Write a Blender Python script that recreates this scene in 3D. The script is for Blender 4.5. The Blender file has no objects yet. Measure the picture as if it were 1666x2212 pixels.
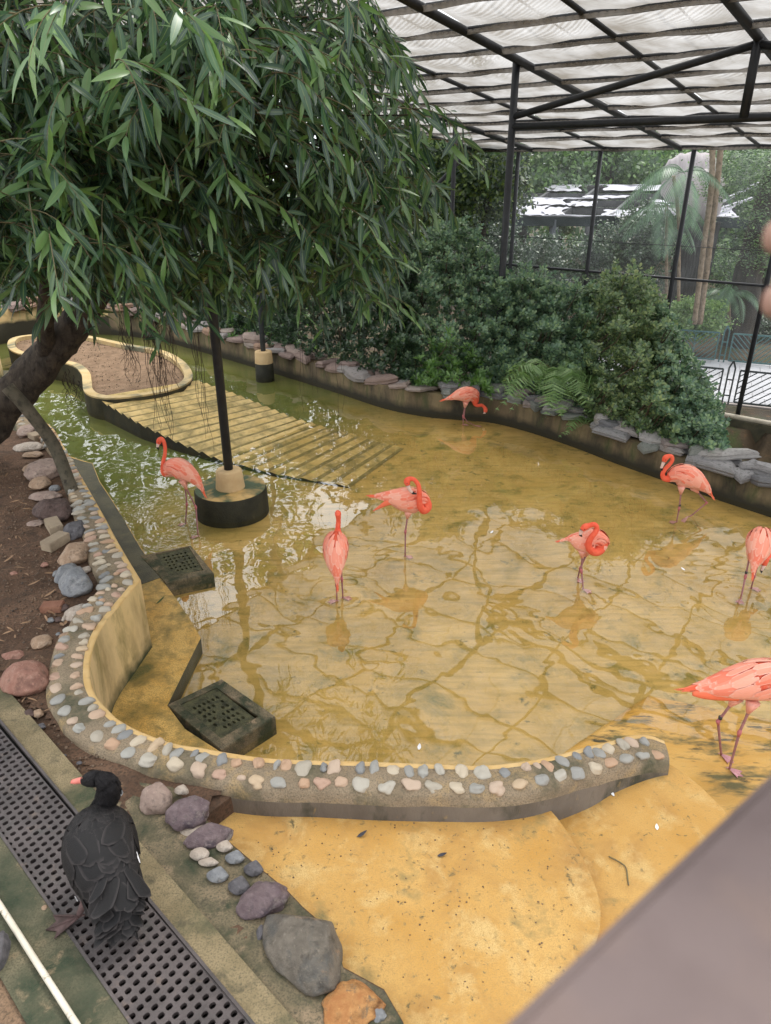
import bpy, bmesh, math, random
import numpy as np
from mathutils import Vector, Matrix, noise as mnoise

random.seed(7); rng = np.random.default_rng(7)
R = math.radians
sc = bpy.context.scene
col = sc.collection

# ------------------------------------------------------------------ camera
H = 4.0; PITCH = R(25.4); FPX = 1536.0          # eye height over the water, tilt, focal length for a 1666 x 2212 frame
cam_d = bpy.data.cameras.new('camera'); cam = bpy.data.objects.new('camera', cam_d); col.objects.link(cam)
cam.location = (0, 0, H); cam.rotation_euler = (R(90) - PITCH, 0, 0)
cam_d.sensor_fit = 'VERTICAL'; cam_d.sensor_height = 24.0; cam_d.sensor_width = 18.0
cam_d.lens = FPX / 2212 * 24.0; cam_d.clip_start = 0.02; cam_d.clip_end = 600
cam_d.dof.use_dof = True; cam_d.dof.focus_distance = 7.5; cam_d.dof.aperture_fstop = 4.6
sc.camera = cam
# ------------------------------------------------------------------ world, sun, exposure
world = bpy.data.worlds.new('World'); sc.world = world; world.use_nodes = True
wn = world.node_tree; wn.nodes.clear()
sky = wn.nodes.new('ShaderNodeTexSky'); sky.sky_type = 'NISHITA'; sky.sun_disc = False
SUN_EL, SUN_AZ = R(62), R(35)
sky.sun_elevation = SUN_EL; sky.sun_rotation = SUN_AZ; sky.dust_density = 3.0; sky.air_density = 1.0
hsv = wn.nodes.new('ShaderNodeHueSaturation'); hsv.inputs['Saturation'].default_value = 0.14; hsv.inputs['Value'].default_value = 1.0
wmix = wn.nodes.new('ShaderNodeMix'); wmix.data_type = 'RGBA'; wmix.inputs[0].default_value = 0.62
wmix.inputs[7].default_value = (10.5, 10.8, 11.2, 1)      # even cloud cover over the clear sky
bg = wn.nodes.new('ShaderNodeBackground'); bg.inputs['Strength'].default_value = 0.14
wo = wn.nodes.new('ShaderNodeOutputWorld')
wn.links.new(sky.outputs[0], hsv.inputs['Color']); wn.links.new(hsv.outputs[0], wmix.inputs[6])
wn.links.new(wmix.outputs[2], bg.inputs['Color']); wn.links.new(bg.outputs[0], wo.inputs['Surface'])
sun_d = bpy.data.lights.new('sun', 'SUN'); sun_d.energy = 1.5; sun_d.angle = R(16); sun_d.color = (1, 0.96, 0.9)
sun = bpy.data.objects.new('sun', sun_d); col.objects.link(sun)
sun.rotation_euler = (R(90) - SUN_EL, 0, -SUN_AZ + math.pi)
sun.location = (0, 0, 30)
sc.view_settings.view_transform = 'Standard'; sc.view_settings.look = 'None'
sc.view_settings.exposure = 0.88; sc.view_settings.gamma = 1.0
sc.view_settings.use_curve_mapping = False
sc.cycles.max_bounces = 8; sc.cycles.transparent_max_bounces = 16
sc.cycles.use_denoising = True; sc.cycles.caustics_reflective = False; sc.cycles.caustics_refractive = False

# ------------------------------------------------------------------ measuring helpers: photograph point -> place in the world
ct, st = math.cos(PITCH), math.sin(PITCH)
def ray(x, y):
    r = x - 833.0; u = 1106.0 - y
    return np.array([r, FPX * ct + u * st, -FPX * st + u * ct])
def W(x, y, z):
    d = ray(x, y); t = (z - H) / d[2]; return d * t + np.array([0, 0, H])
def WY(x, y, Y):
    d = ray(x, y); return d * (Y / d[1]) + np.array([0, 0, H])
def ppm(p):                                         # picture units per metre at a place
    return FPX / (p[1] * ct - (p[2] - H) * st)
def C(k, x, y):
    ox, oy, s = {3: (0, 553.2, .5), 4: (833, 553.2, .5), 5: (0, 1106.3, .5), 7: (0, 1659.5, .5), 8: (833, 1659.5, .5),
                 'z6': (0, 867.7, .2206), 'z3': (0, 1301.6, .2604)}[k]
    return ox + x * s, oy + y * s

# ------------------------------------------------------------------ object helpers
ORG = {}
def thing(name, label, cat, loc, group=None, kind=None):
    o = bpy.data.objects.new(name, None); col.objects.link(o); o.location = loc; o.empty_display_size = .1
    ORG[o.name] = np.array(loc, float)
    if label: o['label'] = label
    if cat: o['category'] = cat
    if group: o['group'] = group
    if kind: o['kind'] = kind
    return o
def tag(o, label, cat, group=None, kind=None):
    if label: o['label'] = label
    if cat: o['category'] = cat
    if group: o['group'] = group
    if kind: o['kind'] = kind
    return o
def fast_mesh(name, v, f):
    """v (n,3), f list of faces or (m,k) array"""
    me = bpy.data.meshes.new(name)
    if isinstance(f, np.ndarray):
        m, k = f.shape
        me.vertices.add(len(v)); me.vertices.foreach_set('co', np.asarray(v, np.float32).ravel())
        me.loops.add(m * k); me.loops.foreach_set('vertex_index', f.astype(np.int32).ravel())
        me.polygons.add(m); me.polygons.foreach_set('loop_start', np.arange(0, m * k, k, dtype=np.int32))
        me.polygons.foreach_set('loop_total', np.full(m, k, np.int32))
        me.update(calc_edges=True)
    else:
        me.from_pydata([tuple(map(float, p)) for p in v], [], [tuple(int(i) for i in q) for q in f]); me.update()
    return me
def mk(name, v, f, m, parent=None, smooth=True, label=None, cat=None, group=None, kind=None, origin=None, uv=None, mats=None, midx=None):
    v = np.asarray(v, float)
    if parent is not None: org = ORG[parent.name]
    elif origin is None:
        org = np.array([v[:, 0].mean(), v[:, 1].mean(), v[:, 2].min()])
    else: org = np.array(origin, float)
    me = fast_mesh(name, v - org, f)
    if mats: [me.materials.append(x) for x in mats]
    elif m: me.materials.append(m)
    if midx is not None: me.polygons.foreach_set('material_index', np.asarray(midx, np.int32))
    if smooth: me.polygons.foreach_set('use_smooth', [True] * len(me.polygons))
    if uv is not None:
        ul = me.uv_layers.new(name='UVMap'); li = np.zeros(len(me.loops), np.int32); me.loops.foreach_get('vertex_index', li)
        ul.data.foreach_set('uv', np.asarray(uv, np.float32)[li].ravel())
    o = bpy.data.objects.new(name, me); col.objects.link(o)
    ORG[o.name] = org
    if parent is not None: o.parent = parent
    else: o.location = org
    tag(o, label, cat, group, kind)
    return o
def inst(name, me, loc, rot=None, scale=(1, 1, 1), parent=None, matrix=None):
    o = bpy.data.objects.new(name, me); col.objects.link(o)
    base = ORG[parent.name] if parent is not None else np.zeros(3)
    if parent is not None: o.parent = parent
    l = np.array(loc, float) - base
    if matrix is not None: o.matrix_basis = Matrix.Translation(Vector(l)) @ matrix
    else:
        o.location = l; o.scale = scale
        if rot is not None: o.rotation_euler = rot
    ORG[o.name] = np.array(loc, float)
    return o
class MB:
    def __init__(s): s.v = []; s.f = []; s.uv = []; s.mi = []; s.n = 0
    def add(s, v, f, uv=None, mi=0):
        v = np.asarray(v, float)
        s.v.append(v); s.f += [tuple(int(i) + s.n for i in q) for q in f]; s.mi += [mi] * len(f)
        s.uv.append(np.zeros((len(v), 2)) if uv is None else np.asarray(uv, float)); s.n += len(v)
    def build(s, name, m, parent=None, **k):
        return mk(name, np.vstack(s.v), s.f, m, parent, uv=np.vstack(s.uv), midx=s.mi if k.get('mats') else None, **k)
def nrm(a): a = np.asarray(a, float); return a / (np.linalg.norm(a) + 1e-12)
def box(c, dx, dy, dz, ax=None):
    """box centre c, half sizes, axes rows"""
    A = np.eye(3) if ax is None else np.asarray(ax)
    v = [np.asarray(c) + sx * dx * A[0] + sy * dy * A[1] + sz * dz * A[2] for sx in (-1, 1) for sy in (-1, 1) for sz in (-1, 1)]
    return np.array(v), [(0, 1, 3, 2), (4, 6, 7, 5), (0, 4, 5, 1), (2, 3, 7, 6), (0, 2, 6, 4), (1, 5, 7, 3)]
def bar(p, q, w, h, up=(0, 0, 1)):
    p = np.asarray(p, float); q = np.asarray(q, float); a = nrm(q - p); b = nrm(np.cross(up, a)); c_ = np.cross(a, b)
    return box((p + q) / 2, np.linalg.norm(q - p) / 2, w / 2, h / 2, [a, b, c_])
def cat(P, k=6, closed=False):
    """Catmull-Rom through rows of P"""
    P = np.asarray(P, float); n = len(P); out = []
    rngs = range(n) if closed else range(n - 1)
    for i in rngs:
        p1 = P[i]; p2 = P[(i + 1) % n]
        p0 = P[i - 1] if (i > 0 or closed) else 2 * p1 - p2
        p3 = P[(i + 2) % n] if (i + 2 < n or closed) else 2 * p2 - p1
        for j in range(k):
            t = j / k
            out.append(.5 * ((2 * p1) + (-p0 + p2) * t + (2 * p0 - 5 * p1 + 4 * p2 - p3) * t * t + (-p0 + 3 * p1 - 3 * p2 + p3) * t ** 3))
    if not closed: out.append(P[-1])
    return np.array(out)
def tube(P, r, n=8, cap=True):
    P = np.asarray(P, float); r = np.full(len(P), r) if np.isscalar(r) else np.asarray(r, float)
    T = np.gradient(P, axis=0); T /= (np.linalg.norm(T, axis=1)[:, None] + 1e-9)
    a = nrm(np.cross(T[0], (0, 0, 1) if abs(T[0][2]) < .9 else (1, 0, 0))); v = []
    for i in range(len(P)):
        a = nrm(a - T[i] * np.dot(a, T[i])); b = np.cross(T[i], a)
        for k in range(n):
            t = 2 * math.pi * k / n; v.append(P[i] + r[i] * (math.cos(t) * a + math.sin(t) * b))
    f = [(i * n + k, i * n + (k + 1) % n, (i + 1) * n + (k + 1) % n, (i + 1) * n + k) for i in range(len(P) - 1) for k in range(n)]
    if cap: f += [tuple(range(n - 1, -1, -1)), tuple((len(P) - 1) * n + k for k in range(n))]
    return np.array(v), f
def prism(poly, z0, z1):
    n = len(poly); v = [(p[0], p[1], z1) for p in poly] + [(p[0], p[1], z0) for p in poly]
    a = sum(poly[i][0] * poly[(i + 1) % n][1] - poly[(i + 1) % n][0] * poly[i][1] for i in range(n))
    top = tuple(range(n)) if a > 0 else tuple(range(n - 1, -1, -1))
    f = [top] + [((i + 1) % n, i, n + i, n + (i + 1) % n) if a > 0 else (i, (i + 1) % n, n + (i + 1) % n, n + i) for i in range(n)]
    return np.array(v, float), f
def in_poly(x, y, P):
    x = np.asarray(x); y = np.asarray(y); ins = np.zeros(x.shape, bool); n = len(P)
    for i in range(n):
        x1, y1 = P[i][:2]; x2, y2 = P[(i + 1) % n][:2]
        c_ = ((y1 > y) != (y2 > y)) & (x < (x2 - x1) * (y - y1) / (y2 - y1 + 1e-12) + x1); ins ^= c_
    return ins
def nz(p, s=1.0, o=0.0): return mnoise.noise(Vector((p[0] * s + o, p[1] * s + o * .7, p[2] * s - o)))

# ------------------------------------------------------------------ materials
def newmat(name):
    m = bpy.data.materials.new(name); m.use_nodes = True; nt = m.node_tree; nt.nodes.clear()
    out = nt.nodes.new('ShaderNodeOutputMaterial'); return m, nt, out
def N(nt, t, **k):
    n = nt.nodes.new(t)
    for a, b in k.items():
        if a.startswith('i_'): n.inputs[a[2:].replace('_', ' ')].default_value = b
        else: setattr(n, a, b)
    return n
def mixc(nt, fac, a, b):
    n = nt.nodes.new('ShaderNodeMix'); n.data_type = 'RGBA'
    for i, s in ((0, fac), (6, a), (7, b)):
        if hasattr(s, 'links') or isinstance(s, bpy.types.NodeSocket): nt.links.new(s, n.inputs[i])
        elif i == 0: n.inputs[0].default_value = s
        else: n.inputs[i].default_value = (*s, 1)
    return n.outputs[2]
def ramp(nt, src, lo, hi):
    n = nt.nodes.new('ShaderNodeMapRange'); n.inputs[1].default_value = lo; n.inputs[2].default_value = hi
    nt.links.new(src, n.inputs[0]); return n.outputs[0]
def noise_s(nt, co, scale, detail=4, dist=0.0, rough=.55):
    n = N(nt, 'ShaderNodeTexNoise'); n.inputs['Scale'].default_value = scale; n.inputs['Detail'].default_value = detail
    n.inputs['Distortion'].default_value = dist; n.inputs['Roughness'].default_value = rough
    nt.links.new(co, n.inputs['Vector']); return n.outputs['Fac']
def pmat(name, c1, c2, s=3.0, rough=.8, stains=(), bump=.3, bs=40, fine=None, spec=.2, rand=None, lo=.35, hi=.65, world=False, stretch=None, extra=None):
    """two-colour mottled surface + stains [(colour, scale, lo, hi)] + fine relief"""
    m, nt, out = newmat(name)
    if world: co = N(nt, 'ShaderNodeNewGeometry').outputs['Position']
    else: co = N(nt, 'ShaderNodeTexCoord').outputs['Object']
    if stretch:
        mp = N(nt, 'ShaderNodeMapping'); mp.inputs['Rotation'].default_value = stretch[1]; mp.inputs['Scale'].default_value = stretch[0]
        nt.links.new(co, mp.inputs['Vector']); co2 = mp.outputs[0]
    else: co2 = co
    c_ = mixc(nt, ramp(nt, noise_s(nt, co2, s), lo, hi), c1, c2)
    if rand:
        oi = N(nt, 'ShaderNodeObjectInfo'); cr = N(nt, 'ShaderNodeValToRGB'); cr.color_ramp.interpolation = 'CONSTANT'
        el = cr.color_ramp.elements; k = len(rand)
        for i, cc in enumerate(rand):
            e = el[i] if i < 2 else el.new(i / k)
            e.position = i / k; e.color = (*cc, 1)
        nt.links.new(oi.outputs['Random'], cr.inputs[0])
        c_ = mixc(nt, ramp(nt, noise_s(nt, co2, s), .25, .9), cr.outputs[0], mixc(nt, .45, cr.outputs[0], c2))
    for k, (cc, ss, l, h_) in enumerate(stains):
        f_ = ramp(nt, noise_s(nt, co2, ss, 6, .3, .65), l, h_)
        c_ = mixc(nt, f_, c_, cc)
    if fine:
        c_ = mixc(nt, ramp(nt, noise_s(nt, co, fine[1], 3), .45, .75), c_, fine[0])
    if extra: c_ = extra(nt, co, c_)
    b = N(nt, 'ShaderNodeBsdfPrincipled'); b.inputs['Roughness'].default_value = rough; b.inputs['Specular IOR Level'].default_value = spec
    nt.links.new(c_, b.inputs['Base Color'])
    if bump:
        bp = N(nt, 'ShaderNodeBump'); bp.inputs['Strength'].default_value = bump; bp.inputs['Distance'].default_value = .02
        nt.links.new(noise_s(nt, co2, bs, 8, 0, .7), bp.inputs['Height']); nt.links.new(bp.outputs[0], b.inputs['Normal'])
    nt.links.new(b.outputs[0], out.inputs[0]); return m
def below(z0, z1, c, wob=.12, ws=6):
    """growth band under height z1 (algae)"""
    def f(nt, co, cin):
        g = N(nt, 'ShaderNodeNewGeometry'); sp = N(nt, 'ShaderNodeSeparateXYZ'); nt.links.new(g.outputs['Position'], sp.inputs[0])
        nn = noise_s(nt, g.outputs['Position'], ws, 5)
        ma = N(nt, 'ShaderNodeMath', operation='MULTIPLY_ADD'); nt.links.new(nn, ma.inputs[0]); ma.inputs[1].default_value = wob; nt.links.new(sp.outputs[2], ma.inputs[2])
        mr = ramp(nt, ma.outputs[0], z1 + wob / 2, z0 + wob / 2)
        return mixc(nt, mr, cin, c)
    return f
YEL = (.54, .325, .105); YEL2 = (.60, .40, .17)
M = {}
M['deck'] = pmat('ochre_deck', (.50, .265, .062), (.60, .365, .12), 1.8, .75, [((.38, .20, .06), 2.2, .48, .66), ((.62, .42, .17), 4.5, .52, .68), ((.20, .17, .075), 3.6, .57, .72), ((.10, .09, .05), 14, .62, .70), ((.20, .16, .08), 34, .60, .70)], .4, 90, fine=((.42, .255, .09), 170), world=True)
M['ledge'] = pmat('wet_ochre_ledge', (.62, .36, .09), (.70, .45, .145), 4, .45, [((.11, .11, .04), 2.6, .46, .66), ((.20, .15, .05), 9, .5, .7), ((.60, .42, .18), 9, .62, .85)], .4, 50, fine=((.24, .17, .06), 90), world=True)
M['ledge_dark'] = pmat('dark_wet_concrete', (.055, .055, .04), (.11, .10, .065), 3, .5, [((.16, .14, .07), 8, .55, .8)], .5, 60, world=True)
M['floor'] = None
M['wall_in'] = pmat('weathered_yellow_render', (.60, .44, .21), (.70, .53, .29), 2.0, .8, [((.16, .14, .05), 4.2, .50, .74), ((.30, .22, .10), 1.6, .48, .7)], .4, 50, world=True, stretch=((1, 1, .35), (0, 0, 0)), extra=below(.10, .27, (.05, .055, .025), .25, 7))
M['rim_yellow'] = pmat('ochre_rim', (.56, .36, .14), (.62, .43, .20), 6, .8, [((.25, .19, .09), 9, .58, .8)], .4, 80, world=True)
M['mortar'] = pmat('cement_mortar', (.25, .19, .125), (.33, .255, .17), 5, .9, [((.085, .085, .05), 2.6, .50, .66), ((.42, .29, .14), 4, .52, .7)], .8, 45, fine=((.13, .11, .08), 110), world=True)
M['cement_face'] = pmat('stained_cement', (.13, .11, .09), (.20, .17, .14), 3, .85, [((.04, .045, .03), 4, .5, .7), ((.46, .30, .11), 7, .62, .75)], .5, 40, world=True, stretch=((1, 1, .4), (0, 0, 0)))
M['soil'] = pmat('red_brown_soil', (.10, .058, .037), (.17, .10, .063), 3, .95, [((.05, .035, .025), 5, .5, .75), ((.24, .15, .09), 11, .6, .8)], 1.0, 30, fine=((.05, .035, .025), 60), world=True)
M['soil_wet'] = pmat('sandy_soil', (.20, .125, .075), (.29, .19, .12), 4, .9, [((.07, .055, .035), 6, .55, .75)], 1.0, 45, fine=((.08, .06, .04), 90), world=True)
M['apron'] = pmat('mossy_concrete', (.14, .115, .07), (.24, .185, .115), 4.5, .85, [((.04, .05, .028), 2.6, .46, .60), ((.30, .22, .14), 6, .54, .7), ((.06, .055, .04), 15, .58, .7)], .7, 55, fine=((.07, .065, .045), 100), world=True)
M['kerb_strip'] = pmat('mossy_kerb_strip', (.20, .155, .085), (.29, .225, .13), 5, .85, [((.05, .06, .032), 1.6, .46, .62), ((.08, .07, .045), 9, .56, .72)], .6, 70, fine=((.09, .08, .05), 130), world=True)
M['kerb_left'] = pmat('dark_mossy_strip', (.10, .095, .06), (.17, .145, .09), 5, .85, [((.035, .048, .028), 2.2, .42, .60), ((.24, .18, .11), 7, .58, .72)], .6, 70, fine=((.055, .055, .035), 110), world=True)
M['iron'] = pmat('cast_iron_grate', (.05, .04, .038), (.085, .068, .065), 6, .5, [((.17, .12, .09), 9, .58, .8), ((.04, .04, .035), 4, .55, .75)], .5, 90, spec=.5, world=True)
M['void'] = pmat('drain_bottom', (.012, .011, .01), (.02, .018, .015), 5, .9, world=True)
M['algae_drum'] = pmat('algae_covered_drum', (.018, .018, .012), (.035, .033, .02), 5, .6, [((.09, .075, .04), 7, .62, .85)], .5, 40, world=True)
M['drum_top'] = pmat('drum_top', (.50, .33, .13), (.40, .26, .09), 3, .55, [((.06, .085, .045), 1.5, .44, .56), ((.45, .27, .03), 6, .64, .75)], .4, 50, world=True)
M['collar'] = pmat('ochre_collar', (.50, .34, .17), (.58, .42, .23), 5, .75, [((.25, .17, .08), 5, .6, .8)], .35, 60, world=True)
M['pole'] = pmat('dark_painted_steel', (.016, .017, .020), (.026, .028, .032), 8, .45, [((.13, .13, .13), 30, .68, .8)], .25, 60, spec=.35)
M['pole_grey'] = pmat('grey_painted_steel', (.05, .058, .07), (.07, .08, .09), 8, .5, [((.13, .13, .13), 30, .68, .8)], .25, 60)
M['planter_rim'] = pmat('planter_rim', (.46, .33, .15), (.52, .40, .22), 3, .75, [((.15, .15, .10), 1.4, .47, .62), ((.22, .17, .08), 8, .58, .8)], .4, 60, world=True)
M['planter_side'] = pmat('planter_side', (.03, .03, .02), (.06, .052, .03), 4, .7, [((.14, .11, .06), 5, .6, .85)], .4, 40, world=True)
M['ramp'] = pmat('algae_ramp', (.50, .35, .13), (.60, .44, .19), 3, .6, [((.11, .10, .04), 2.6, .46, .72), ((.18, .16, .05), 9, .52, .8)], .7, 45, world=True)
M['ramp_groove'] = pmat('ramp_groove_shade', (.16, .13, .05), (.27, .205, .085), 8, .7, [((.30, .23, .10), 12, .58, .8)], .5, 40, world=True)  # darker groove colour: the shading between the ribs is painted in
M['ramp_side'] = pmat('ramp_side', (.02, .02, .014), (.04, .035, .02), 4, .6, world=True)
M['back_wall'] = pmat('back_wall_render', (.13, .095, .055), (.20, .15, .08), 2.5, .75, [((.035, .03, .02), 2.2, .45, .65), ((.07, .075, .03), 5, .5, .7)], .5, 40, world=True, stretch=((1, 1, .3), (0, 0, 0)), extra=below(.04, .17, (.028, .025, .016), .14, 5))
M['back_wall_y'] = pmat('back_wall_yellow', (.42, .29, .13), (.50, .37, .18), 2.5, .8, [((.15, .14, .05), 4, .5, .7)], .5, 40, world=True, extra=below(.42, .50, (.035, .03, .018), .15, 4))
M['outer_ground'] = pmat('leaf_litter_ground', (.05, .038, .025), (.09, .065, .04), 2, .95, [((.16, .09, .045), 8, .58, .7), ((.05, .07, .025), 1.2, .5, .7)], 1, 20, world=True)
M['paving'] = pmat('grey_paving', (.42, .42, .44), (.50, .50, .52), 2, .5, [((.30, .29, .29), 3, .55, .75)], .3, 60, world=True)
M['kerbstone'] = pmat('pink_kerbstone', (.35, .30, .28), (.42, .37, .34), 3, .7, world=True)
M['teal'] = pmat('teal_paint', (.05, .12, .125), (.07, .155, .155), 6, .45, bump=.1)
M['dark_bar'] = pmat('dark_green_paint', (.012, .022, .025), (.02, .03, .033), 6, .4, bump=.1)
M['white_pipe'] = pmat('cream_pipe', (.50, .45, .36), (.60, .55, .45), 8, .5, [((.16, .12, .08), 16, .6, .7)], .2, 40)
M['bark'] = pmat('dark_bark', (.035, .028, .022), (.075, .058, .043), 10, .9, [((.015, .012, .010), 14, .5, .7), ((.12, .10, .075), 25, .6, .8)], 1, 28, stretch=((1, 1, .5), (0, 0, 0)))
M['bark_far'] = pmat('dark_bark_far', (.028, .022, .018), (.06, .047, .035), 4, .9, [((.11, .095, .075), 5, .6, .75)], 1, 14, stretch=((1, 1, .3), (0, 0, 0)))
M['prop'] = pmat('weathered_prop_pole', (.075, .065, .045), (.12, .10, .07), 8, .85, [((.03, .027, .02), 14, .5, .7)], .7, 40)
M['palm_bark'] = pmat('palm_bark', (.20, .15, .10), (.30, .23, .16), 6, .9, [((.10, .075, .05), 10, .5, .7)], .8, 20)
M['root'] = pmat('aerial_root', (.03, .02, .016), (.06, .042, .033), 20, .9)
M['twig'] = pmat('green_brown_twig', (.14, .105, .065), (.17, .15, .075), 14, .8)
M['handrail'] = pmat('brown_painted_handrail', (.105, .077, .072), (.122, .091, .085), 25, .6, [((.14, .10, .085), 14, .5, .8)], .1, 40)
M['slate'] = pmat('slate_cap', (.20, .19, .19), (.32, .31, .30), 5, .75, [((.07, .07, .07), 6, .52, .7), ((.10, .12, .085), 3, .58, .74)], .9, 22, stretch=((1, 1, 6), (0, 0, 0)), rand=[(.30, .29, .29), (.17, .17, .18), (.38, .34, .32), (.24, .255, .225), (.33, .27, .25), (.46, .44, .42)])
M['slate_red'] = pmat('red_slate_cap', (.26, .19, .16), (.36, .29, .25), 5, .8, [((.10, .085, .075), 6, .55, .72), ((.42, .38, .34), 9, .58, .75)], .9, 22, stretch=((1, 1, 6), (0, 0, 0)), rand=[(.27, .19, .16), (.34, .26, .22), (.33, .20, .13), (.30, .28, .27), (.36, .30, .26), (.24, .17, .15)])
PEB = [(.38, .35, .29), (.24, .24, .225), (.44, .29, .19), (.30, .295, .265), (.40, .24, .165), (.46, .33, .20), (.17, .18, .185), (.34, .30, .235), (.44, .32, .23), (.27, .265, .24), (.42, .25, .145), (.47, .39, .28)]
M['pebble'] = pmat('river_pebble', (.4, .4, .4), (.45, .40, .34), 25, .6, [((.55, .52, .46), 70, .60, .8), ((.14, .11, .09), 38, .60, .75)], .25, 60, rand=PEB)
def stonemat(nm, a, b, st_=(), r=.65): return pmat('stone_' + nm, a, b, 16, r, [((a[0] * .35, a[1] * .35, a[2] * .35), 13, .52, .72)] + [(q[0], q[1] * 3, q[2], q[3]) for q in st_] + [((b[0] * 1.35, b[1] * 1.35, b[2] * 1.35), 45, .58, .75)], .9, 40)
M['s_grey'] = stonemat('grey', (.17, .175, .185), (.27, .27, .27), [((.33, .27, .2), 3, .6, .75)])
M['s_dark'] = stonemat('dark_grey', (.085, .08, .085), (.15, .14, .145))
M['s_brown'] = stonemat('brown', (.07, .045, .038), (.12, .08, .068))
M['s_tan'] = stonemat('tan', (.30, .20, .13), (.40, .28, .19), [((.45, .36, .28), 7, .55, .8)])
M['s_pink'] = stonemat('pinkish', (.28, .20, .165), (.36, .27, .22), [((.45, .38, .33), 7, .6, .8)])
M['s_red'] = stonemat('red_brown', (.27, .13, .095), (.34, .19, .14), [((.40, .30, .24), 12, .6, .8), ((.16, .08, .06), 2, .5, .7)])
M['s_purple'] = stonemat('purple', (.12, .085, .09), (.20, .15, .15), [((.33, .29, .25), 4, .58, .72), ((.06, .045, .06), 2.5, .5, .7)], .5)
M['s_big'] = stonemat('wet_grey_brown', (.115, .098, .078), (.175, .15, .12), [((.30, .19, .11), 3, .62, .76), ((.09, .09, .085), 2, .5, .7)], .4)
M['s_orange'] = stonemat('orange', (.36, .155, .055), (.46, .24, .09), [((.15, .12, .08), 7, .58, .7)])
M['s_pale'] = stonemat('pale', (.38, .31, .25), (.48, .41, .34), [((.60, .57, .52), 8, .6, .75)])
M['brick'] = pmat('sandy_brick', (.30, .235, .165), (.38, .30, .21), 8, .9, [((.20, .15, .11), 14, .58, .75)], .8, 50)
M['brick_red'] = pmat('red_brick', (.22, .10, .065), (.28, .14, .09), 8, .9, [((.12, .07, .05), 14, .58, .75)], .8, 50)
M['white_cloth'] = pmat('white_shade_cloth', (.42, .42, .46), (.52, .52, .56), 5, .9, [((.40, .38, .38), 6, .6, .8)], .3, 30)
M['canvas'] = pmat('cream_canvas', (.36, .32, .33), (.46, .42, .42), 3, .9, [((.40, .36, .36), 4, .55, .8)], .3, 30, stretch=((4, 1, .5), (0, 0, 0)))
M['grey_steel'] = pmat('grey_beam', (.07, .072, .078), (.11, .11, .115), 4, .6)
M['timber'] = pmat('dark_ribbed_pillar', (.035, .034, .036), (.085, .08, .08), 7, .8, [((.16, .16, .16), 6, .66, .8)], .6, 20, stretch=((3, 3, .25), (0, 0, 0)))
M['white_far'] = pmat('pale_far_wall', (.6, .6, .62), (.7, .7, .72), 2, .9)
M['skin'] = pmat('skin', (.36, .21, .16), (.42, .26, .20), 30, .5, bump=.1, bs=200)

def leafmat(name, cols, rough=.42, trans=.28, obj=False, spec=.5, vein=False):
    m, nt, out = newmat(name)
    src = N(nt, 'ShaderNodeObjectInfo').outputs['Random'] if obj else N(nt, 'ShaderNodeNewGeometry').outputs['Random Per Island']
    cr = N(nt, 'ShaderNodeValToRGB'); el = cr.color_ramp.elements; k = len(cols)
    for i, cc in enumerate(cols):
        e = el[i] if i < 2 else el.new(.5)
        e.position = i / (k - 1); e.color = (*cc, 1)
    nt.links.new(src, cr.inputs[0]); c_ = cr.outputs[0]
    if vein:
        uv = N(nt, 'ShaderNodeTexCoord').outputs['UV']; sp = N(nt, 'ShaderNodeSeparateXYZ'); nt.links.new(uv, sp.inputs[0])
        ab = N(nt, 'ShaderNodeMath', operation='ABSOLUTE'); nt.links.new(sp.outputs[1], ab.inputs[0])
        c_ = mixc(nt, ramp(nt, ab.outputs[0], .14, .02), c_, (.17, .24, .09))
    b = N(nt, 'ShaderNodeBsdfPrincipled'); b.inputs['Roughness'].default_value = rough; b.inputs['Specular IOR Level'].default_value = .6
    nt.links.new(c_, b.inputs['Base Color'])
    t = N(nt, 'ShaderNodeBsdfTranslucent'); hs = N(nt, 'ShaderNodeHueSaturation'); hs.inputs['Value'].default_value = 1.5; hs.inputs['Saturation'].default_value = 1.15
    nt.links.new(c_, hs.inputs['Color']); nt.links.new(hs.outputs[0], t.inputs['Color'])
    mx = N(nt, 'ShaderNodeMixShader'); mx.inputs[0].default_value = trans
    nt.links.new(b.outputs[0], mx.inputs[1]); nt.links.new(t.outputs[0], mx.inputs[2]); nt.links.new(mx.outputs[0], out.inputs[0])
    return m
M['leaf'] = leafmat('long_leaf', [(.018, .042, .026), (.03, .066, .036), (.048, .10, .048), (.075, .145, .062), (.15, .26, .075)], .30, vein=True)
M['leaf_obj'] = leafmat('long_leaf_front', [(.04, .09, .048), (.06, .13, .06), (.085, .17, .075), (.12, .22, .08), (.20, .33, .10)], .30, obj=True, vein=True)
M['shrub'] = leafmat('shrub_leaf', [(.055, .105, .065), (.09, .165, .10), (.14, .235, .135), (.19, .30, .17), (.24, .34, .16)], .4, .2)
M['shrub2'] = leafmat('olive_shrub_leaf', [(.06, .10, .05), (.10, .165, .075), (.15, .23, .10), (.21, .30, .13), (.27, .33, .13)], .4, .2)
M['shrub_dark'] = leafmat('dark_shrub_leaf', [(.02, .045, .022), (.035, .07, .03), (.055, .10, .04)], .4, .2)
M['bright'] = leafmat('bright_shrub_leaf', [(.07, .15, .04), (.11, .22, .05), (.15, .27, .07)], .4, .25)
M['fern'] = leafmat('fern_frond', [(.12, .21, .07), (.17, .28, .10), (.23, .34, .13)], .5, .3)
M['fern_old'] = leafmat('old_fern_frond', [(.15, .17, .07), (.20, .20, .09)], .6, .3)
M['tree_far'] = leafmat('far_tree_leaf', [(.035, .07, .03), (.06, .12, .045), (.10, .19, .06), (.16, .27, .08)], .5, .3)
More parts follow.
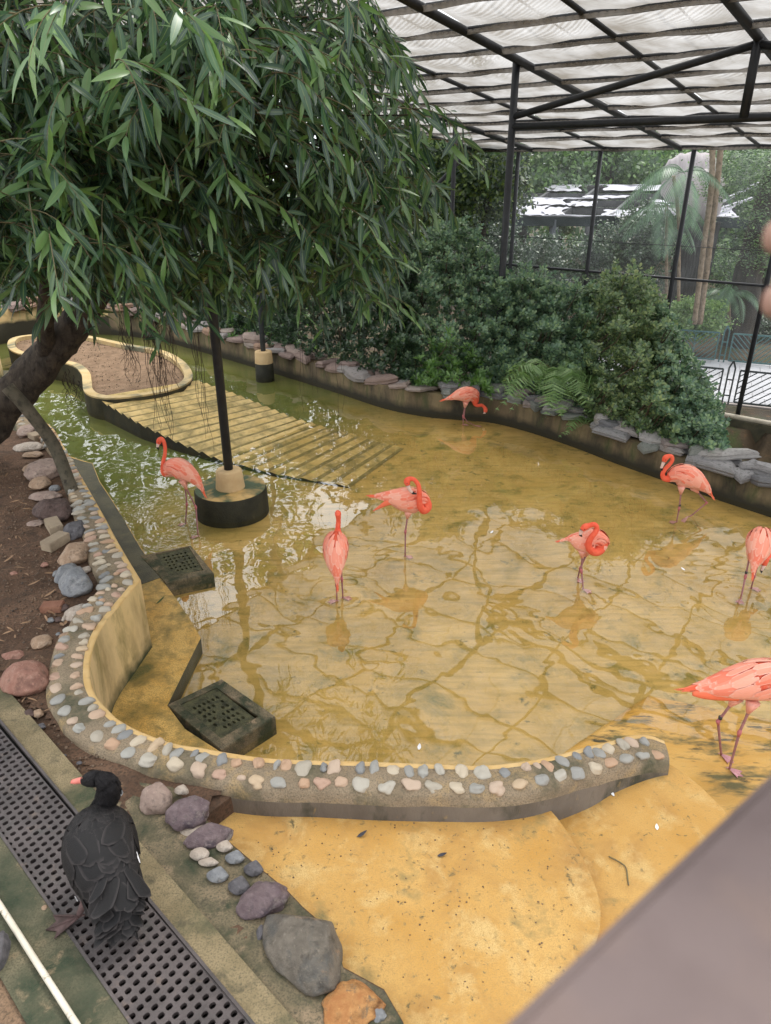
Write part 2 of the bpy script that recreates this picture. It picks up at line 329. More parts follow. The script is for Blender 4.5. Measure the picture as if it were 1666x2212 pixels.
M['tree_glossy'] = leafmat('glossy_tree_leaf', [(.022, .05, .025), (.035, .075, .03), (.05, .10, .035), (.17, .24, .05)], .35, .2)
M['tree_light'] = leafmat('light_tree_leaf', [(.10, .19, .06), (.17, .28, .09), (.24, .34, .11)], .5, .35)
M['palm'] = leafmat('palm_leaf', [(.05, .11, .055), (.08, .16, .08), (.11, .21, .095)], .4, .25)
M['stem'] = pmat('shrub_stem', (.055, .04, .028), (.09, .065, .045), 14, .85)

# flamingo plumage and other bird surfaces
def plumemat(name, cols, edge, rough=.7):
    m, nt, out = newmat(name)
    isl = N(nt, 'ShaderNodeNewGeometry').outputs['Random Per Island']
    cr = N(nt, 'ShaderNodeValToRGB'); el = cr.color_ramp.elements; k = len(cols)
    for i, cc in enumerate(cols):
        e = el[i] if i < 2 else el.new(.5)
        e.position = i / (k - 1); e.color = (*cc, 1)
    nt.links.new(isl, cr.inputs[0]); c_ = cr.outputs[0]
    uv = N(nt, 'ShaderNodeTexCoord').outputs['UV']; sp = N(nt, 'ShaderNodeSeparateXYZ'); nt.links.new(uv, sp.inputs[0])
    ab = N(nt, 'ShaderNodeMath', operation='ABSOLUTE'); nt.links.new(sp.outputs[1], ab.inputs[0])
    mxm = N(nt, 'ShaderNodeMath', operation='MAXIMUM'); nt.links.new(ramp(nt, ab.outputs[0], .72, 1.05), mxm.inputs[0]); nt.links.new(ramp(nt, sp.outputs[0], .9, 1.03), mxm.inputs[1])
    c_ = mixc(nt, mxm.outputs[0], c_, edge)
    b = N(nt, 'ShaderNodeBsdfPrincipled'); b.inputs['Roughness'].default_value = rough; b.inputs['Specular IOR Level'].default_value = .25
    nt.links.new(c_, b.inputs['Base Color'])
    co = N(nt, 'ShaderNodeMapping'); co.inputs['Scale'].default_value = (3, 26, 1); nt.links.new(uv, co.inputs['Vector'])
    bp = N(nt, 'ShaderNodeBump'); bp.inputs['Strength'].default_value = .5; bp.inputs['Distance'].default_value = .004
    nt.links.new(noise_s(nt, co.outputs[0], 2, 3), bp.inputs['Height']); nt.links.new(bp.outputs[0], b.inputs['Normal'])
    nt.links.new(b.outputs[0], out.inputs[0]); return m
M['fl_feather'] = plumemat('flamingo_feather', [(.78, .17, .095), (.80, .24, .155), (.82, .32, .22), (.84, .41, .30)], (.87, .52, .42))
M['fl_tail'] = plumemat('flamingo_tail_feather', [(.80, .10, .045), (.80, .16, .08), (.82, .26, .15)], (.82, .26, .15))
M['fl_body'] = pmat('flamingo_body', (.74, .11, .055), (.78, .16, .09), 14, .75, [((.86, .42, .32), 9, .58, .8)], .6, 70)
M['fl_neck'] = pmat('flamingo_neck', (.80, .105, .055), (.82, .15, .08), 20, .7, bump=.5, bs=120)
M['fl_belly'] = pmat('flamingo_belly', (.80, .34, .25), (.84, .42, .33), 10, .8, bump=.6, bs=60)
M['fl_leg'] = pmat('flamingo_leg', (.27, .12, .12), (.36, .17, .165), 25, .55, [((.20, .12, .11), 20, .55, .8)], .4, 120)
M['fl_joint'] = pmat('flamingo_joint', (.42, .12, .13), (.48, .16, .16), 25, .5, bump=.4, bs=120)
M['fl_foot'] = pmat('flamingo_foot', (.50, .24, .26), (.58, .32, .33), 25, .5, bump=.3, bs=120)
M['bill'] = pmat('flamingo_bill', (.62, .42, .36), (.70, .52, .46), 25, .4, bump=.1)
M['black'] = pmat('black_horn', (.012, .012, .013), (.02, .02, .02), 20, .35, bump=.1)
M['band'] = pmat('leg_band', (.03, .028, .028), (.08, .075, .07), 30, .4, bump=.1)
M['sw_feather'] = plumemat('black_swan_feather', [(.006, .0055, .006), (.010, .009, .009), (.016, .014, .014)], (.040, .034, .033), .6)
M['sw_body'] = pmat('black_swan_down', (.009, .008, .009), (.018, .016, .017), 30, .7, [((.035, .032, .032), 40, .58, .8)], 1, 70)
M['sw_bill'] = pmat('swan_bill', (.50, .13, .10), (.58, .20, .16), 25, .35, bump=.1)
M['sw_leg'] = pmat('swan_leg', (.06, .04, .035), (.16, .10, .095), 12, .6, bump=.5, bs=60)
M['white'] = pmat('white_feather', (.75, .75, .76), (.8, .8, .8), 12, .7)
M['dark_feather'] = pmat('dark_feather', (.04, .038, .045), (.09, .085, .09), 18, .7)
M['deadleaf'] = pmat('dead_leaf', (.22, .13, .07), (.32, .2, .12), 12, .7)
M['greenleaf'] = pmat('fallen_green_leaf', (.05, .09, .03), (.08, .13, .05), 12, .5)

# pool floor
def make_floor():
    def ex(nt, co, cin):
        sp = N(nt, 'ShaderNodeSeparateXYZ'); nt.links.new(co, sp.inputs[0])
        # greener and darker towards the back left: tree reflections and depth painted in
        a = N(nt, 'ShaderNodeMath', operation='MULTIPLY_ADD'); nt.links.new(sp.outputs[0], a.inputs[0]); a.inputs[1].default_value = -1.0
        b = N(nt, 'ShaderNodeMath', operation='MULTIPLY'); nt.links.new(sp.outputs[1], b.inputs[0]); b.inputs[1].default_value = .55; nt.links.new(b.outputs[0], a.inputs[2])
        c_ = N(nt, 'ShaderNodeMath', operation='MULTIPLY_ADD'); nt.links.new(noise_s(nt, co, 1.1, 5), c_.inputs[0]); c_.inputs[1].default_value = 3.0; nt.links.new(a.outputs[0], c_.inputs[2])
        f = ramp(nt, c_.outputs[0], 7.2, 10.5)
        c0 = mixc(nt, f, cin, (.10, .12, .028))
        # brushed strokes in the algae
        mp = N(nt, 'ShaderNodeMapping'); mp.inputs['Rotation'].default_value = (0, 0, R(-32)); mp.inputs['Scale'].default_value = (1.0, 7, 1); nt.links.new(co, mp.inputs['Vector'])
        g = ramp(nt, noise_s(nt, mp.outputs[0], 2.2, 4, .5), .44, .72)
        mg = N(nt, 'ShaderNodeMath', operation='MULTIPLY'); mg.inputs[1].default_value = .42; nt.links.new(g, mg.inputs[0])
        return mixc(nt, mg.outputs[0], c0, (.16, .14, .04))
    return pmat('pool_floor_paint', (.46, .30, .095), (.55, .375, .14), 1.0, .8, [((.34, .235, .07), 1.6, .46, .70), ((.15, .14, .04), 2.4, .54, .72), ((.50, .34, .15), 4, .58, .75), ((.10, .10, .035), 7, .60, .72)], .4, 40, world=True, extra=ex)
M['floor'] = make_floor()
def make_water():
    m, nt, out = newmat('pool_water')
    co = N(nt, 'ShaderNodeNewGeometry').outputs['Position']
    mp = N(nt, 'ShaderNodeMapping'); mp.inputs['Rotation'].default_value = (0, 0, R(25)); mp.inputs['Scale'].default_value = (1, .8, 1); nt.links.new(co, mp.inputs['Vector'])
    big = noise_s(nt, mp.outputs[0], 1.15, 0, .9, .5)
    mid = noise_s(nt, mp.outputs[0], 3.4, 0, 1.2, .5)
    sm = noise_s(nt, co, 11, 2, 0, .5)
    def rings(cx, cy, sc_, fall):
        vs = N(nt, 'ShaderNodeVectorMath', operation='SUBTRACT'); nt.links.new(co, vs.inputs[0]); vs.inputs[1].default_value = (cx, cy, 0)
        ln = N(nt, 'ShaderNodeVectorMath', operation='LENGTH'); nt.links.new(vs.outputs[0], ln.inputs[0])
        ss = N(nt, 'ShaderNodeMath', operation='MULTIPLY'); ss.inputs[1].default_value = sc_; nt.links.new(ln.outputs['Value'], ss.inputs[0])
        sn = N(nt, 'ShaderNodeMath', operation='SINE'); nt.links.new(ss.outputs[0], sn.inputs[0])
        fl = ramp(nt, ln.outputs['Value'], fall, .1)
        q = N(nt, 'ShaderNodeMath', operation='MULTIPLY'); nt.links.new(sn.outputs[0], q.inputs[0]); nt.links.new(fl, q.inputs[1]); return q.outputs[0]
    def add(a, b, k):
        n = N(nt, 'ShaderNodeMath', operation='MULTIPLY_ADD'); nt.links.new(b, n.inputs[0]); n.inputs[1].default_value = k; nt.links.new(a, n.inputs[2]); return n.outputs[0]
    base = N(nt, 'ShaderNodeMath', operation='MULTIPLY'); base.inputs[1].default_value = .017; nt.links.new(big, base.inputs[0])
    h_ = add(base.outputs[0], mid, .0015); h_ = add(h_, sm, .00006)
    f1 = W(399, 1131, 0); f2 = W(735, 1290, 0); f3 = W(1600, 1290, 0)
    h_ = add(h_, rings(f1[0], f1[1], 42, 1.3), .0006); h_ = add(h_, rings(f2[0], f2[1], 30, 1.0), .0006); h_ = add(h_, rings(f3[0], f3[1], 30, 1.2), .0006)
    bp = N(nt, 'ShaderNodeBump'); bp.inputs['Strength'].default_value = 1.0; bp.inputs['Distance'].default_value = 1.0; nt.links.new(h_, bp.inputs['Height'])
    tr = N(nt, 'ShaderNodeBsdfTransparent'); tr.inputs[0].default_value = (.96, .935, .83, 1)
    gl = N(nt, 'ShaderNodeBsdfGlossy'); gl.inputs['Roughness'].default_value = .012; gl.inputs['Color'].default_value = (1, 1, 1, 1); nt.links.new(bp.outputs[0], gl.inputs['Normal'])
    fr = N(nt, 'ShaderNodeFresnel'); fr.inputs['IOR'].default_value = 1.85; nt.links.new(bp.outputs[0], fr.inputs['Normal'])
    mx = N(nt, 'ShaderNodeMixShader'); 
    ge = N(nt, 'ShaderNodeNewGeometry'); om = N(nt, 'ShaderNodeMath', operation='SUBTRACT'); om.inputs[0].default_value = 1.0; nt.links.new(ge.outputs['Backfacing'], om.inputs[1])
    fm = N(nt, 'ShaderNodeMath', operation='MULTIPLY'); nt.links.new(fr.outputs[0], fm.inputs[0]); nt.links.new(om.outputs[0], fm.inputs[1])      # no mirror from below
    nt.links.new(fm.outputs[0], mx.inputs[0]); nt.links.new(tr.outputs[0], mx.inputs[1]); nt.links.new(gl.outputs[0], mx.inputs[2])
    nt.links.new(mx.outputs[0], out.inputs[0]); return m
M['water'] = make_water()
def netmat(name, colr, open_, facing=True, hatch=.0, hs=22):
    m, nt, out = newmat(name)
    d = N(nt, 'ShaderNodeBsdfDiffuse'); t = N(nt, 'ShaderNodeBsdfTranslucent'); tr = N(nt, 'ShaderNodeBsdfTransparent')
    co = N(nt, 'ShaderNodeNewGeometry').outputs['Position']
    c_ = mixc(nt, ramp(nt, noise_s(nt, co, 1.7, 4), .35, .7), colr, (colr[0] * .5, colr[1] * .46, colr[2] * .40))
    nt.links.new(c_, d.inputs[0]); nt.links.new(c_, t.inputs[0])
    a = N(nt, 'ShaderNodeMixShader'); a.inputs[0].default_value = .55; nt.links.new(d.outputs[0], a.inputs[1]); nt.links.new(t.outputs[0], a.inputs[2])
    lw = N(nt, 'ShaderNodeLayerWeight'); lw.inputs[0].default_value = .5
    f = N(nt, 'ShaderNodeMath', operation='MULTIPLY_ADD'); nt.links.new(lw.outputs['Facing'], f.inputs[0]); f.inputs[1].default_value = -.45 if facing else 0; f.inputs[2].default_value = open_
    f2 = f.outputs[0]
    if hatch:
        wv = N(nt, 'ShaderNodeTexWave'); wv.inputs['Scale'].default_value = hs; wv.inputs['Distortion'].default_value = 1.2; wv.bands_direction = 'DIAGONAL'
        mp = N(nt, 'ShaderNodeMapping'); mp.inputs['Rotation'].default_value = (0, 0, R(20)); nt.links.new(co, mp.inputs[0]); nt.links.new(mp.outputs[0], wv.inputs['Vector'])
        g = N(nt, 'ShaderNodeMath', operation='MULTIPLY_ADD'); nt.links.new(wv.outputs['Fac'], g.inputs[0]); g.inputs[1].default_value = hatch; nt.links.new(f2, g.inputs[2])
        f2 = g.outputs[0]
    cl = N(nt, 'ShaderNodeClamp'); nt.links.new(f2, cl.inputs[0])
    mx = N(nt, 'ShaderNodeMixShader'); nt.links.new(cl.outputs[0], mx.inputs[0]); nt.links.new(a.outputs[0], mx.inputs[1]); nt.links.new(tr.outputs[0], mx.inputs[2])
    nt.links.new(mx.outputs[0], out.inputs[0]); return m
M['roof_net'] = netmat('shade_net', (.46, .45, .44), .27, True, .16, 7)
M['fold_net'] = netmat('bunched_net', (.36, .335, .31), .50, True, .15, 9)
M['side_net'] = netmat('fine_side_mesh', (.28, .30, .31), .81, False)

# ------------------------------------------------------------------ levels
ZW = 0.0; ZF = -.07; ZL = .10; ZC = .82; ZG = .76; ZD = .61; ZD2 = .50

# kerb wall: pairs (inner edge, outer edge) measured at its top
PAIRS = [((-60, 700), (-200, 720)), ((-20, 722), (-150, 760)), ((-8, 738), (-110, 775)), ((-45, 775), (-130, 800)), ((-40, 825), (-110, 850)), ((10, 868), (-50, 895)), ((70, 895), (20, 915)),
 ((113, 923), (76, 934)), ((137, 962), (100, 965)), ((154, 993), (126, 1000)), ((176, 1029), (140, 1045)), ((205, 1079), (152, 1088)), ((229, 1121), (165, 1125)), ((249, 1159), (182, 1165)),
 ((280, 1212), (196, 1212)), ((304, 1251), (213, 1262)), ((284, 1275), (190, 1292)), ((263, 1301), (164, 1318)), ((234, 1335), (148, 1345)), ((213, 1367), (122, 1375)), ((199, 1406), (109, 1408)),
 ((194, 1442), (103, 1447)), ((198, 1479), (98, 1484)), ((213, 1510), (104, 1512)), ((234, 1533), (118, 1538)), ((258, 1555), (138, 1566)), ((299, 1578), (185, 1600)), ((351, 1598), (247, 1632)),
 ((391, 1609), (315, 1656)), ((434, 1615), (385, 1672)), ((477, 1623), (445, 1686)), ((575, 1637), (550, 1702)), ((672, 1642), (668, 1706)), ((803, 1645), (803, 1712)), ((922, 1650), (925, 1716)),
 ((1041, 1653), (1052, 1716)), ((1127, 1645), (1145, 1706)), ((1190, 1634), (1215, 1692)), ((1264, 1614), (1285, 1674)), ((1315, 1602), (1335, 1657)), ((1363, 1588), (1388, 1646)), ((1400, 1587), (1425, 1644)), ((1435, 1600), (1448, 1645))]
def sharp_pairs():
    zz_ = [ZC] * (len(PAIRS) - 6) + [.80, .765, .715, .67, .63, .605]
    I = np.array([W(*a, z_) for (a, b), z_ in zip(PAIRS, zz_)]); O = np.array([W(*b, z_) for (a, b), z_ in zip(PAIRS, zz_)])
    k = 15  # the convex corner stays sharp
    def seg(A): return np.vstack([cat(A[:3], 5)[:-1], cat(A[2:k + 1], 5)[:-1], cat(A[k:], 5)])
    return seg(I), seg(O)
KI, KO = sharp_pairs(); NK = len(KI)

# back wall base line at the water, from far left to right
BW = np.array([W(x, y, 0) for x, y in [(-330, 800), (-200, 775), (-80, 752), (0, 738), (70, 727), (140, 719), (240, 718), (340, 730), (430, 753), (540, 785), (650, 818), (740, 846), (833, 876), (920, 893), (983, 899), (1058, 905),
      (1120, 919), (1183, 938), (1260, 965), (1333, 993), (1410, 1020), (1483, 1046), (1570, 1076), (1666, 1107), (1800, 1152), (1960, 1210)]])
BH = np.array([.80, .80, .80, .80, .78, .72, .62, .52, .46, .42, .40, .39, .38, .38, .38, .38, .37, .36, .35, .34, .34, .33, .33, .33, .33, .33])
BWc = cat(np.column_stack([BW, BH]), 4); BHc = BWc[:, 3]; BWc = BWc[:, :3]
T_ = np.gradient(BWc, axis=0); BN = np.column_stack([-T_[:, 1], T_[:, 0], 0 * T_[:, 0]]); BN /= np.linalg.norm(BN, axis=1)[:, None]   # points away from the pool
RIGHT = np.array([BWc[-1][:2], BWc[-1][:2] + [1.5, -3.0], BWc[-1][:2] + [1.0, -8]])

# ------------------------------------------------------------------ ground sheet outside, to the horizon
def terrain():
    xs = np.concatenate([[-400, -200, -100, -60, -40, -30, -24], np.arange(-20, 30, .45), [32, 36, 42, 52, 70, 120, 220, 400]])
    ys = np.concatenate([[-300, -80, -30, -15, -8], np.arange(-5, 34, .45), [36, 40, 46, 56, 75, 120, 220, 450]])
    X, Y = np.meshgrid(xs, ys, indexing='ij'); Z = np.full(X.shape, -1.95)
    P = np.column_stack([X.ravel(), Y.ravel()])
    d = np.full(len(P), 1e9); side = np.zeros(len(P))
    for i in range(0, len(BWc)):
        v = P - BWc[i, :2]; dd = np.hypot(v[:, 0], v[:, 1]); s = v @ BN[i, :2]
        m_ = dd < d; d[m_] = dd[m_]; side[m_] = s[m_]
    U = P @ np.array([.632, .775]); V = P @ np.array([-.775, .632])
    t = np.clip((d - 1.0) / 6.0, 0, 1); z = .22 * (1 - t) + -1.95 * t
    ditch = (V < 4.2) & (U < 19.15) & (U > 12); zz = np.clip((d - .8) / 3.5, 0, 1); z = np.where(ditch & (P[:, 0] > 3), .2 * (1 - zz) - 3.1 * zz, z)
    z = np.where(side > 0.12, z, -1.2)                    # pool side: well below everything built there
    near = (P[:, 1] < 4) | ((P[:, 0] < -9) & (P[:, 1] < 16)); z = np.where(near, -1.2, z)
    far = (np.hypot(P[:, 0], P[:, 1]) > 45); z = np.where(far, -1.95, z)
    z += .05 * np.array([mnoise.noise(Vector((p[0] * .6, p[1] * .6, 0))) for p in P]) * (np.abs(P[:, 0]) < 35)
    n, m_ = X.shape; idx = np.arange(n * m_).reshape(n, m_)
    f = np.column_stack([idx[:-1, :-1].ravel(), idx[1:, :-1].ravel(), idx[1:, 1:].ravel(), idx[:-1, 1:].ravel()])
    mk('ground', np.column_stack([P, z]), f, M['outer_ground'], kind='structure', origin=(0, 0, 0))
terrain()

# ------------------------------------------------------------------ pool floor and water
poolpoly = [tuple(p[:2] + n[:2] * .08) for p, n in zip(BWc, BN)] + [tuple(r) for r in RIGHT] + [(1.0, 1.2), (-3.2, 1.6)] + [(-9, 4), (-14, 12)]
wp = [tuple(p[:2] + n[:2] * .08) for p, n in zip(BWc, BN)] + [tuple(r) for r in RIGHT[:2]] + [tuple(W(1800, 1560, 0)[:2]), tuple(W(1700, 1800, 0)[:2])] + \
     [tuple(W(x, y, 0)[:2]) for x, y in [(1440, 1760), (1300, 1790)]] + [tuple(((KI[i] * .4 + KO[i] * .6))[:2]) for i in range(NK - 6, 0, -3)] + [(-16, 14)]
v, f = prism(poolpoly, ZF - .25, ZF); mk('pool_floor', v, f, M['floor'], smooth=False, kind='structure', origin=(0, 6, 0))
nw = len(wp); v = np.array([(p[0], p[1], 0) for p in wp]); 
a_ = sum(wp[i][0] * wp[(i + 1) % nw][1] - wp[(i + 1) % nw][0] * wp[i][1] for i in range(nw))
mk('water', v, [tuple(range(nw)) if a_ > 0 else tuple(range(nw - 1, -1, -1))], M['water'], smooth=False, kind='structure', origin=(0, 6, 0))

# ------------------------------------------------------------------ kerb wall with set pebbles
kw = thing('pebbled_kerb_wall', 'curving yellow rendered pool wall with a mortar top set with river pebbles', 'wall', (KI[60][0], KI[60][1], 0))
def strip(rows, wrap=False):
    n = len(rows[0]); v = np.vstack(rows); f = [(a * n + i, a * n + i + 1, (a + 1) * n + i + 1, (a + 1) * n + i) for a in range(len(rows) - 1) for i in range(n - 1)]
    return v, f
def lift(P, z): Q = P.copy(); Q[:, 2] = z; return Q
I0 = lift(KI, -.2); I1 = KI - [0, 0, .012]; I2 = KI * .94 + KO * .06; I3 = KI * .84 + KO * .16
v, f = strip([I0, I1]); mk('inner_face', v, [q[::-1] for q in f], M['wall_in'], kw)
I1b = KI * .99 + KO * .01; v, f = strip([I1, I1b, I2, I3]); mk('rim', v, [q[::-1] for q in f], M['rim_yellow'], kw)
rows = [I3]
for k, t in enumerate([.3, .5, .7, .88, 1.0, 1.05]):
    Q = KI * (1 - t) + KO * t
    dz = [.006, .01, .01, .0, -.03, -.09][k]
    for i in range(NK):
        Q[i, 2] = Q[i, 2] + dz + .012 * nz(Q[i], 5); Q[i, :2] += (KO[i] - KI[i])[:2] * .05 * nz(Q[i], 3, 4) * (k > 3)
    rows.append(Q)
v, f = strip(rows); mk('mortar_top', v, [q[::-1] for q in f], M['mortar'], kw)
O1 = rows[-1]; O2 = KI * -.02 + KO * 1.02; O2[:, 2] = ZD - .25; 
v, f = strip([O1 * 1.0, np.array([[(p[0] + q[0]) / 2, (p[1] + q[1]) / 2, min((p[2] + ZD) / 2, p[2] - .03)] for p, q in zip(O1, O2)]), O2]); mk('outer_face', v, [q[::-1] for q in f], M['cement_face'], kw)
# end cap
cap = np.array([KI[-1]] + [r_[-1] for r_ in rows] + [lift(O1[-1:], -.1)[0], lift(KI[-1:], -.1)[0]]); mk('end_cap', cap, [tuple(range(len(cap)))], M['mortar'], kw, smooth=False)

def pebble_mesh(seed, sub=2, flat=.55, rough_=.16):
    bm = bmesh.new(); bmesh.ops.create_icosphere(bm, subdivisions=sub, radius=1)
    for w in bm.verts:
        p = w.co; k = 1 + rough_ * mnoise.noise(Vector((p.x * 1.1 + seed * 3.1, p.y * 1.1, p.z * 1.1 - seed)))
        w.co = Vector((p.x * k, p.y * k, p.z * k * flat))
    me = bpy.data.meshes.new('pebble'); bm.to_mesh(me); bm.free(); me.polygons.foreach_set('use_smooth', [True] * len(me.polygons))
    me.materials.append(M['pebble']); return me
PM = [pebble_mesh(s, 3, .6 + .12 * (s % 3), .28 + .16 * (s % 3)) for s in range(12)]
cnt = 0
s_arc = np.concatenate([[0], np.cumsum(np.linalg.norm(np.diff(KI * .5 + KO * .5, axis=0), axis=1))])
i_far = 28
def on_kerb(s, t):
    i = np.searchsorted(s_arc, s) - 1; i = max(0, min(NK - 2, i)); a = (s - s_arc[i]) / (s_arc[i + 1] - s_arc[i] + 1e-9)
    p = (KI[i] * (1 - a) + KI[i + 1] * a); q = (KO[i] * (1 - a) + KO[i + 1] * a)
    tt = nrm((KI * .5 + KO * .5)[i + 1] - (KI * .5 + KO * .5)[i]); return p * (1 - t) + q * t, tt, np.linalg.norm(q - p)
for row, t0 in enumerate((.30, .78)):
    s = s_arc[i_far] + .05 * row
    while s < s_arc[-1] - .05:
        p, tt, wd = on_kerb(s, t0 + random.uniform(-.05, .05))
        if wd > .05:
            a = math.atan2(tt[1], tt[0]) + R(90) + random.uniform(-.35, .35)
            farside = s < s_arc[75]
            L = random.choice((1, 1, 1, .72, 1.12)) * random.uniform(.044, .057); Wd = L * random.uniform(.55, .9)
            if row == 1 and p[1] < 4.2: L, Wd = L * .95, Wd * 1.1; a += R(80)
            if farside: L *= 1.05; Wd *= .85
            inst('pebble', random.choice(PM), (p[0], p[1], p[2] + .003), (random.uniform(-.2, .2), random.uniform(-.2, .2), a), (L, Wd, random.uniform(.026, .042)), kw); cnt += 1
            s += Wd * 2 + random.uniform(.012, .075) if not (row == 1 and p[1] < 4.2) else L * 2 + random.uniform(.02, .05)
        else: s += .05
# extra middle pebbles in the wider far stretch and at the corner
for k in range(46):
    s = random.uniform(s_arc[i_far], s_arc[85]); p, tt, wd = on_kerb(s, random.uniform(.48, .62))
    if wd > .3: inst('pebble', random.choice(PM), (p[0], p[1], p[2] + .008), (0, 0, math.atan2(tt[1], tt[0]) + R(90)), (random.uniform(.025, .04), .022, .028), kw)

# ------------------------------------------------------------------ ledge along the wall, drain boxes
led = [W(x, y, ZL)[:2] for x, y in [(150, 985), (183, 996), (200, 1000), (216, 1040), (243, 1080), (271, 1126), (303, 1180), (357, 1262), (383, 1296), (410, 1336), (434, 1378), (398, 1450), (362, 1524), (400, 1575), (478, 1625), (560, 1640)]]
led += [tuple((KI[i] * .8 + KO[i] * .2)[:2]) for i in range(NK - 1, 0, -1) if 22 < i < 122]
def drop_dups(P, e=.02):
    o = [P[0]]
    for p in P[1:]:
        if math.hypot(p[0] - o[-1][0], p[1] - o[-1][1]) > e: o.append(p)
    return o
LP = drop_dups([tuple(p) for p in led])
v, f = prism(LP, -.2, ZL); mk('alcove_ledge', v, f, None, smooth=False, mats=[M['ledge'], M['ledge_dark']], midx=[0] + [1] * (len(f) - 1), kind='structure')
dk = [W(x, y, ZL + .004)[:2] for x, y in [(152, 988), (181, 997), (199, 1001), (215, 1041), (242, 1081), (270, 1127), (302, 1181), (356, 1262), (345, 1248), (306, 1262)]]
dk += [tuple((KI[i] * .97 + KO[i] * .03)[:2]) for i in range(62, 26, -3)]
v, f = prism([tuple(p) for p in dk], ZL - .02, ZL + .004); mk('wet_strip', v, f, M['ledge_dark'], smooth=False, kind='structure')
far_led = [W(x, y, .12)[:2] for x, y in [(-40, 800), (22, 800), (64, 828), (60, 850), (30, 880), (120, 925), (90, 960), (-60, 900)]]
v, f = prism([tuple(p) for p in far_led], -.2, .12); mk('far_ledge', v, f, M['ledge_dark'], smooth=False, kind='structure')
def drain_box(c4, p4, ztop, label, nr, nc):
    P = [W(x, y, ztop) for x, y in c4]; t = thing('drain_box', label, 'drain', np.mean(P, axis=0) * [1, 1, 0], 'drain boxes on the pool ledge')
    C_ = np.mean(P, axis=0); Q = [W(x, y, ztop) for x, y in p4]
    # frame as ring of top quads with real depth to the plate
    mb = MB(); n = 4
    o = np.array(P); i_ = np.array(Q); ch = .012
    oo = np.array([C_ + (p - C_) * .985 for p in o]); low = o.copy(); low[:, 2] = ztop - ch; bot = o.copy(); bot[:, 2] = -.2; rec = i_.copy(); rec[:, 2] = ztop - .02
    allv = np.vstack([oo, i_, low, bot, rec]); ff = []
    for k in range(4):
        j = (k + 1) % 4
        ff += [(k, j, 4 + j, 4 + k), (8 + k, 8 + j, j, k), (12 + k, 12 + j, 8 + j, 8 + k), (4 + k, 4 + j, 16 + j, 16 + k)]
    mb.add(allv, ff); mb.build('box', M['apron'], t, smooth=False)
    # perforated plate
    e1 = (Q[1] - Q[0]); e2 = (Q[3] - Q[0]); mbp = MB(); base = Q[0].copy(); base[2] = ztop - .012
    N1, N2 = 8, 8
    for a in range(N1):
        for b in range(N2):
            c = base + e1 * (a + .5) / N1 + e2 * (b + .5) / N2; hx = e1 / N1 / 2; hy = e2 / N2 / 2
            corner = [c - hx - hy, c - hy, c + hx - hy, c + hx, c + hx + hy, c + hy, c - hx + hy, c - hx]
            hole = 1 <= a < N1 - 1 and 1 <= b < N2 - 1 and not ((a + b) % 7 == 0 and random.random() < .5)
            if hole:
                off = [-135, -90, -45, 0, 45, 90, 135, 180]; rr = .62
                inn = [c + hx * rr * math.cos(R(d)) + hy * rr * math.sin(R(d)) for d in off]
                dn = [p - np.array([0, 0, .03]) for p in inn]
                mbp.add(corner + inn + dn, [(k, (k + 1) % 8, 8 + (k + 1) % 8, 8 + k) for k in range(8)] + [(8 + k, 8 + (k + 1) % 8, 16 + (k + 1) % 8, 16 + k) for k in range(8)])
            else: mbp.add(corner, [tuple(range(8))])
    mbp.build('perforated_plate', M['plate'], t, smooth=False)
    bt = np.array(Q); bt[:, 2] = ztop - .10; mk('drain_shaft', bt, [(0, 1, 2, 3)], M['void'], t, smooth=False)
M['plate'] = pmat('mossy_drain_plate', (.06, .062, .035), (.11, .105, .055), 20, .6, [((.20, .17, .07), 25, .58, .75), ((.02, .022, .015), 14, .5, .7)], .8, 90, world=True)
drain_box([C(5, *p) for p in [(606, 188), (825, 143), (924, 262), (716, 306)]], [C(5, *p) for p in [(670, 180), (815, 149), (880, 250), (732, 277)]], .108, 'dark square concrete drain box with a perforated cover beside the dark wet strip', 6, 6)
drain_box([C(5, *p) for p in [(722, 832), (958, 720), (1190, 882), (956, 1028)]], [C(5, *p) for p in [(780, 830), (935, 757), (1118, 882), (955, 977)]], .112, 'large concrete drain box with a mossy perforated cover inside the kerb bend', 6, 6)
fb = [W(x, y, .2) for x, y in [(14, 803), (33, 806), (50, 818), (22, 822)]]; v, f = prism([tuple(p[:2]) for p in fb], -.2, .2)
mk('drain_box', v, f, M['apron'], smooth=False, label='small greenish drain box low at the far left pool edge', cat='drain', group='drain boxes on the pool ledge')

# ------------------------------------------------------------------ yellow deck, lower step, wet entry slab
def GP(L, z): return [tuple(W(x, y, z)[:2]) for x, y in L]
mid = lambda i: tuple((KI[i] * .5 + KO[i] * .5)[:2])
nk = NK
j30 = [i for i in range(NK) if abs(KI[i][0] - W(1127, 1645, ZC)[0]) < .06 and KI[i][1] < 4][0]
up = [mid(i) for i in range(nk - 62, j30, 3)] + GP([(1150, 1708), (1176, 1735), (1205, 1768), (1232, 1806), (1256, 1848), (1276, 1888), (1290, 1925), (1298, 1965), (1296, 2010), (1280, 2060), (1240, 2130), (1180, 2230), (1130, 2420)], ZD) + GP([(900, 2420), (872, 2212), (830, 2140), (742, 2092), (722, 2020), (655, 1962), (620, 1925), (565, 1880), (500, 1825), (440, 1765)], ZD)
v, f = prism(drop_dups(up), ZD - .4, ZD); mk('upper_deck', v, f, M['deck'], smooth=False, kind='structure')
lo_ = [mid(i) for i in range(j30 - 6, nk, 2)] + GP([(1446, 1650), (1475, 1668), (1515, 1700), (1560, 1745), (1620, 1812), (1700, 1930), (1800, 2150), (1800, 2500), (1100, 2500), (1100, 1900)], ZD2)
v, f = prism(drop_dups(lo_), ZD2 - .5, ZD2); mk('lower_deck', v, f, M['deck'], smooth=False, kind='structure')
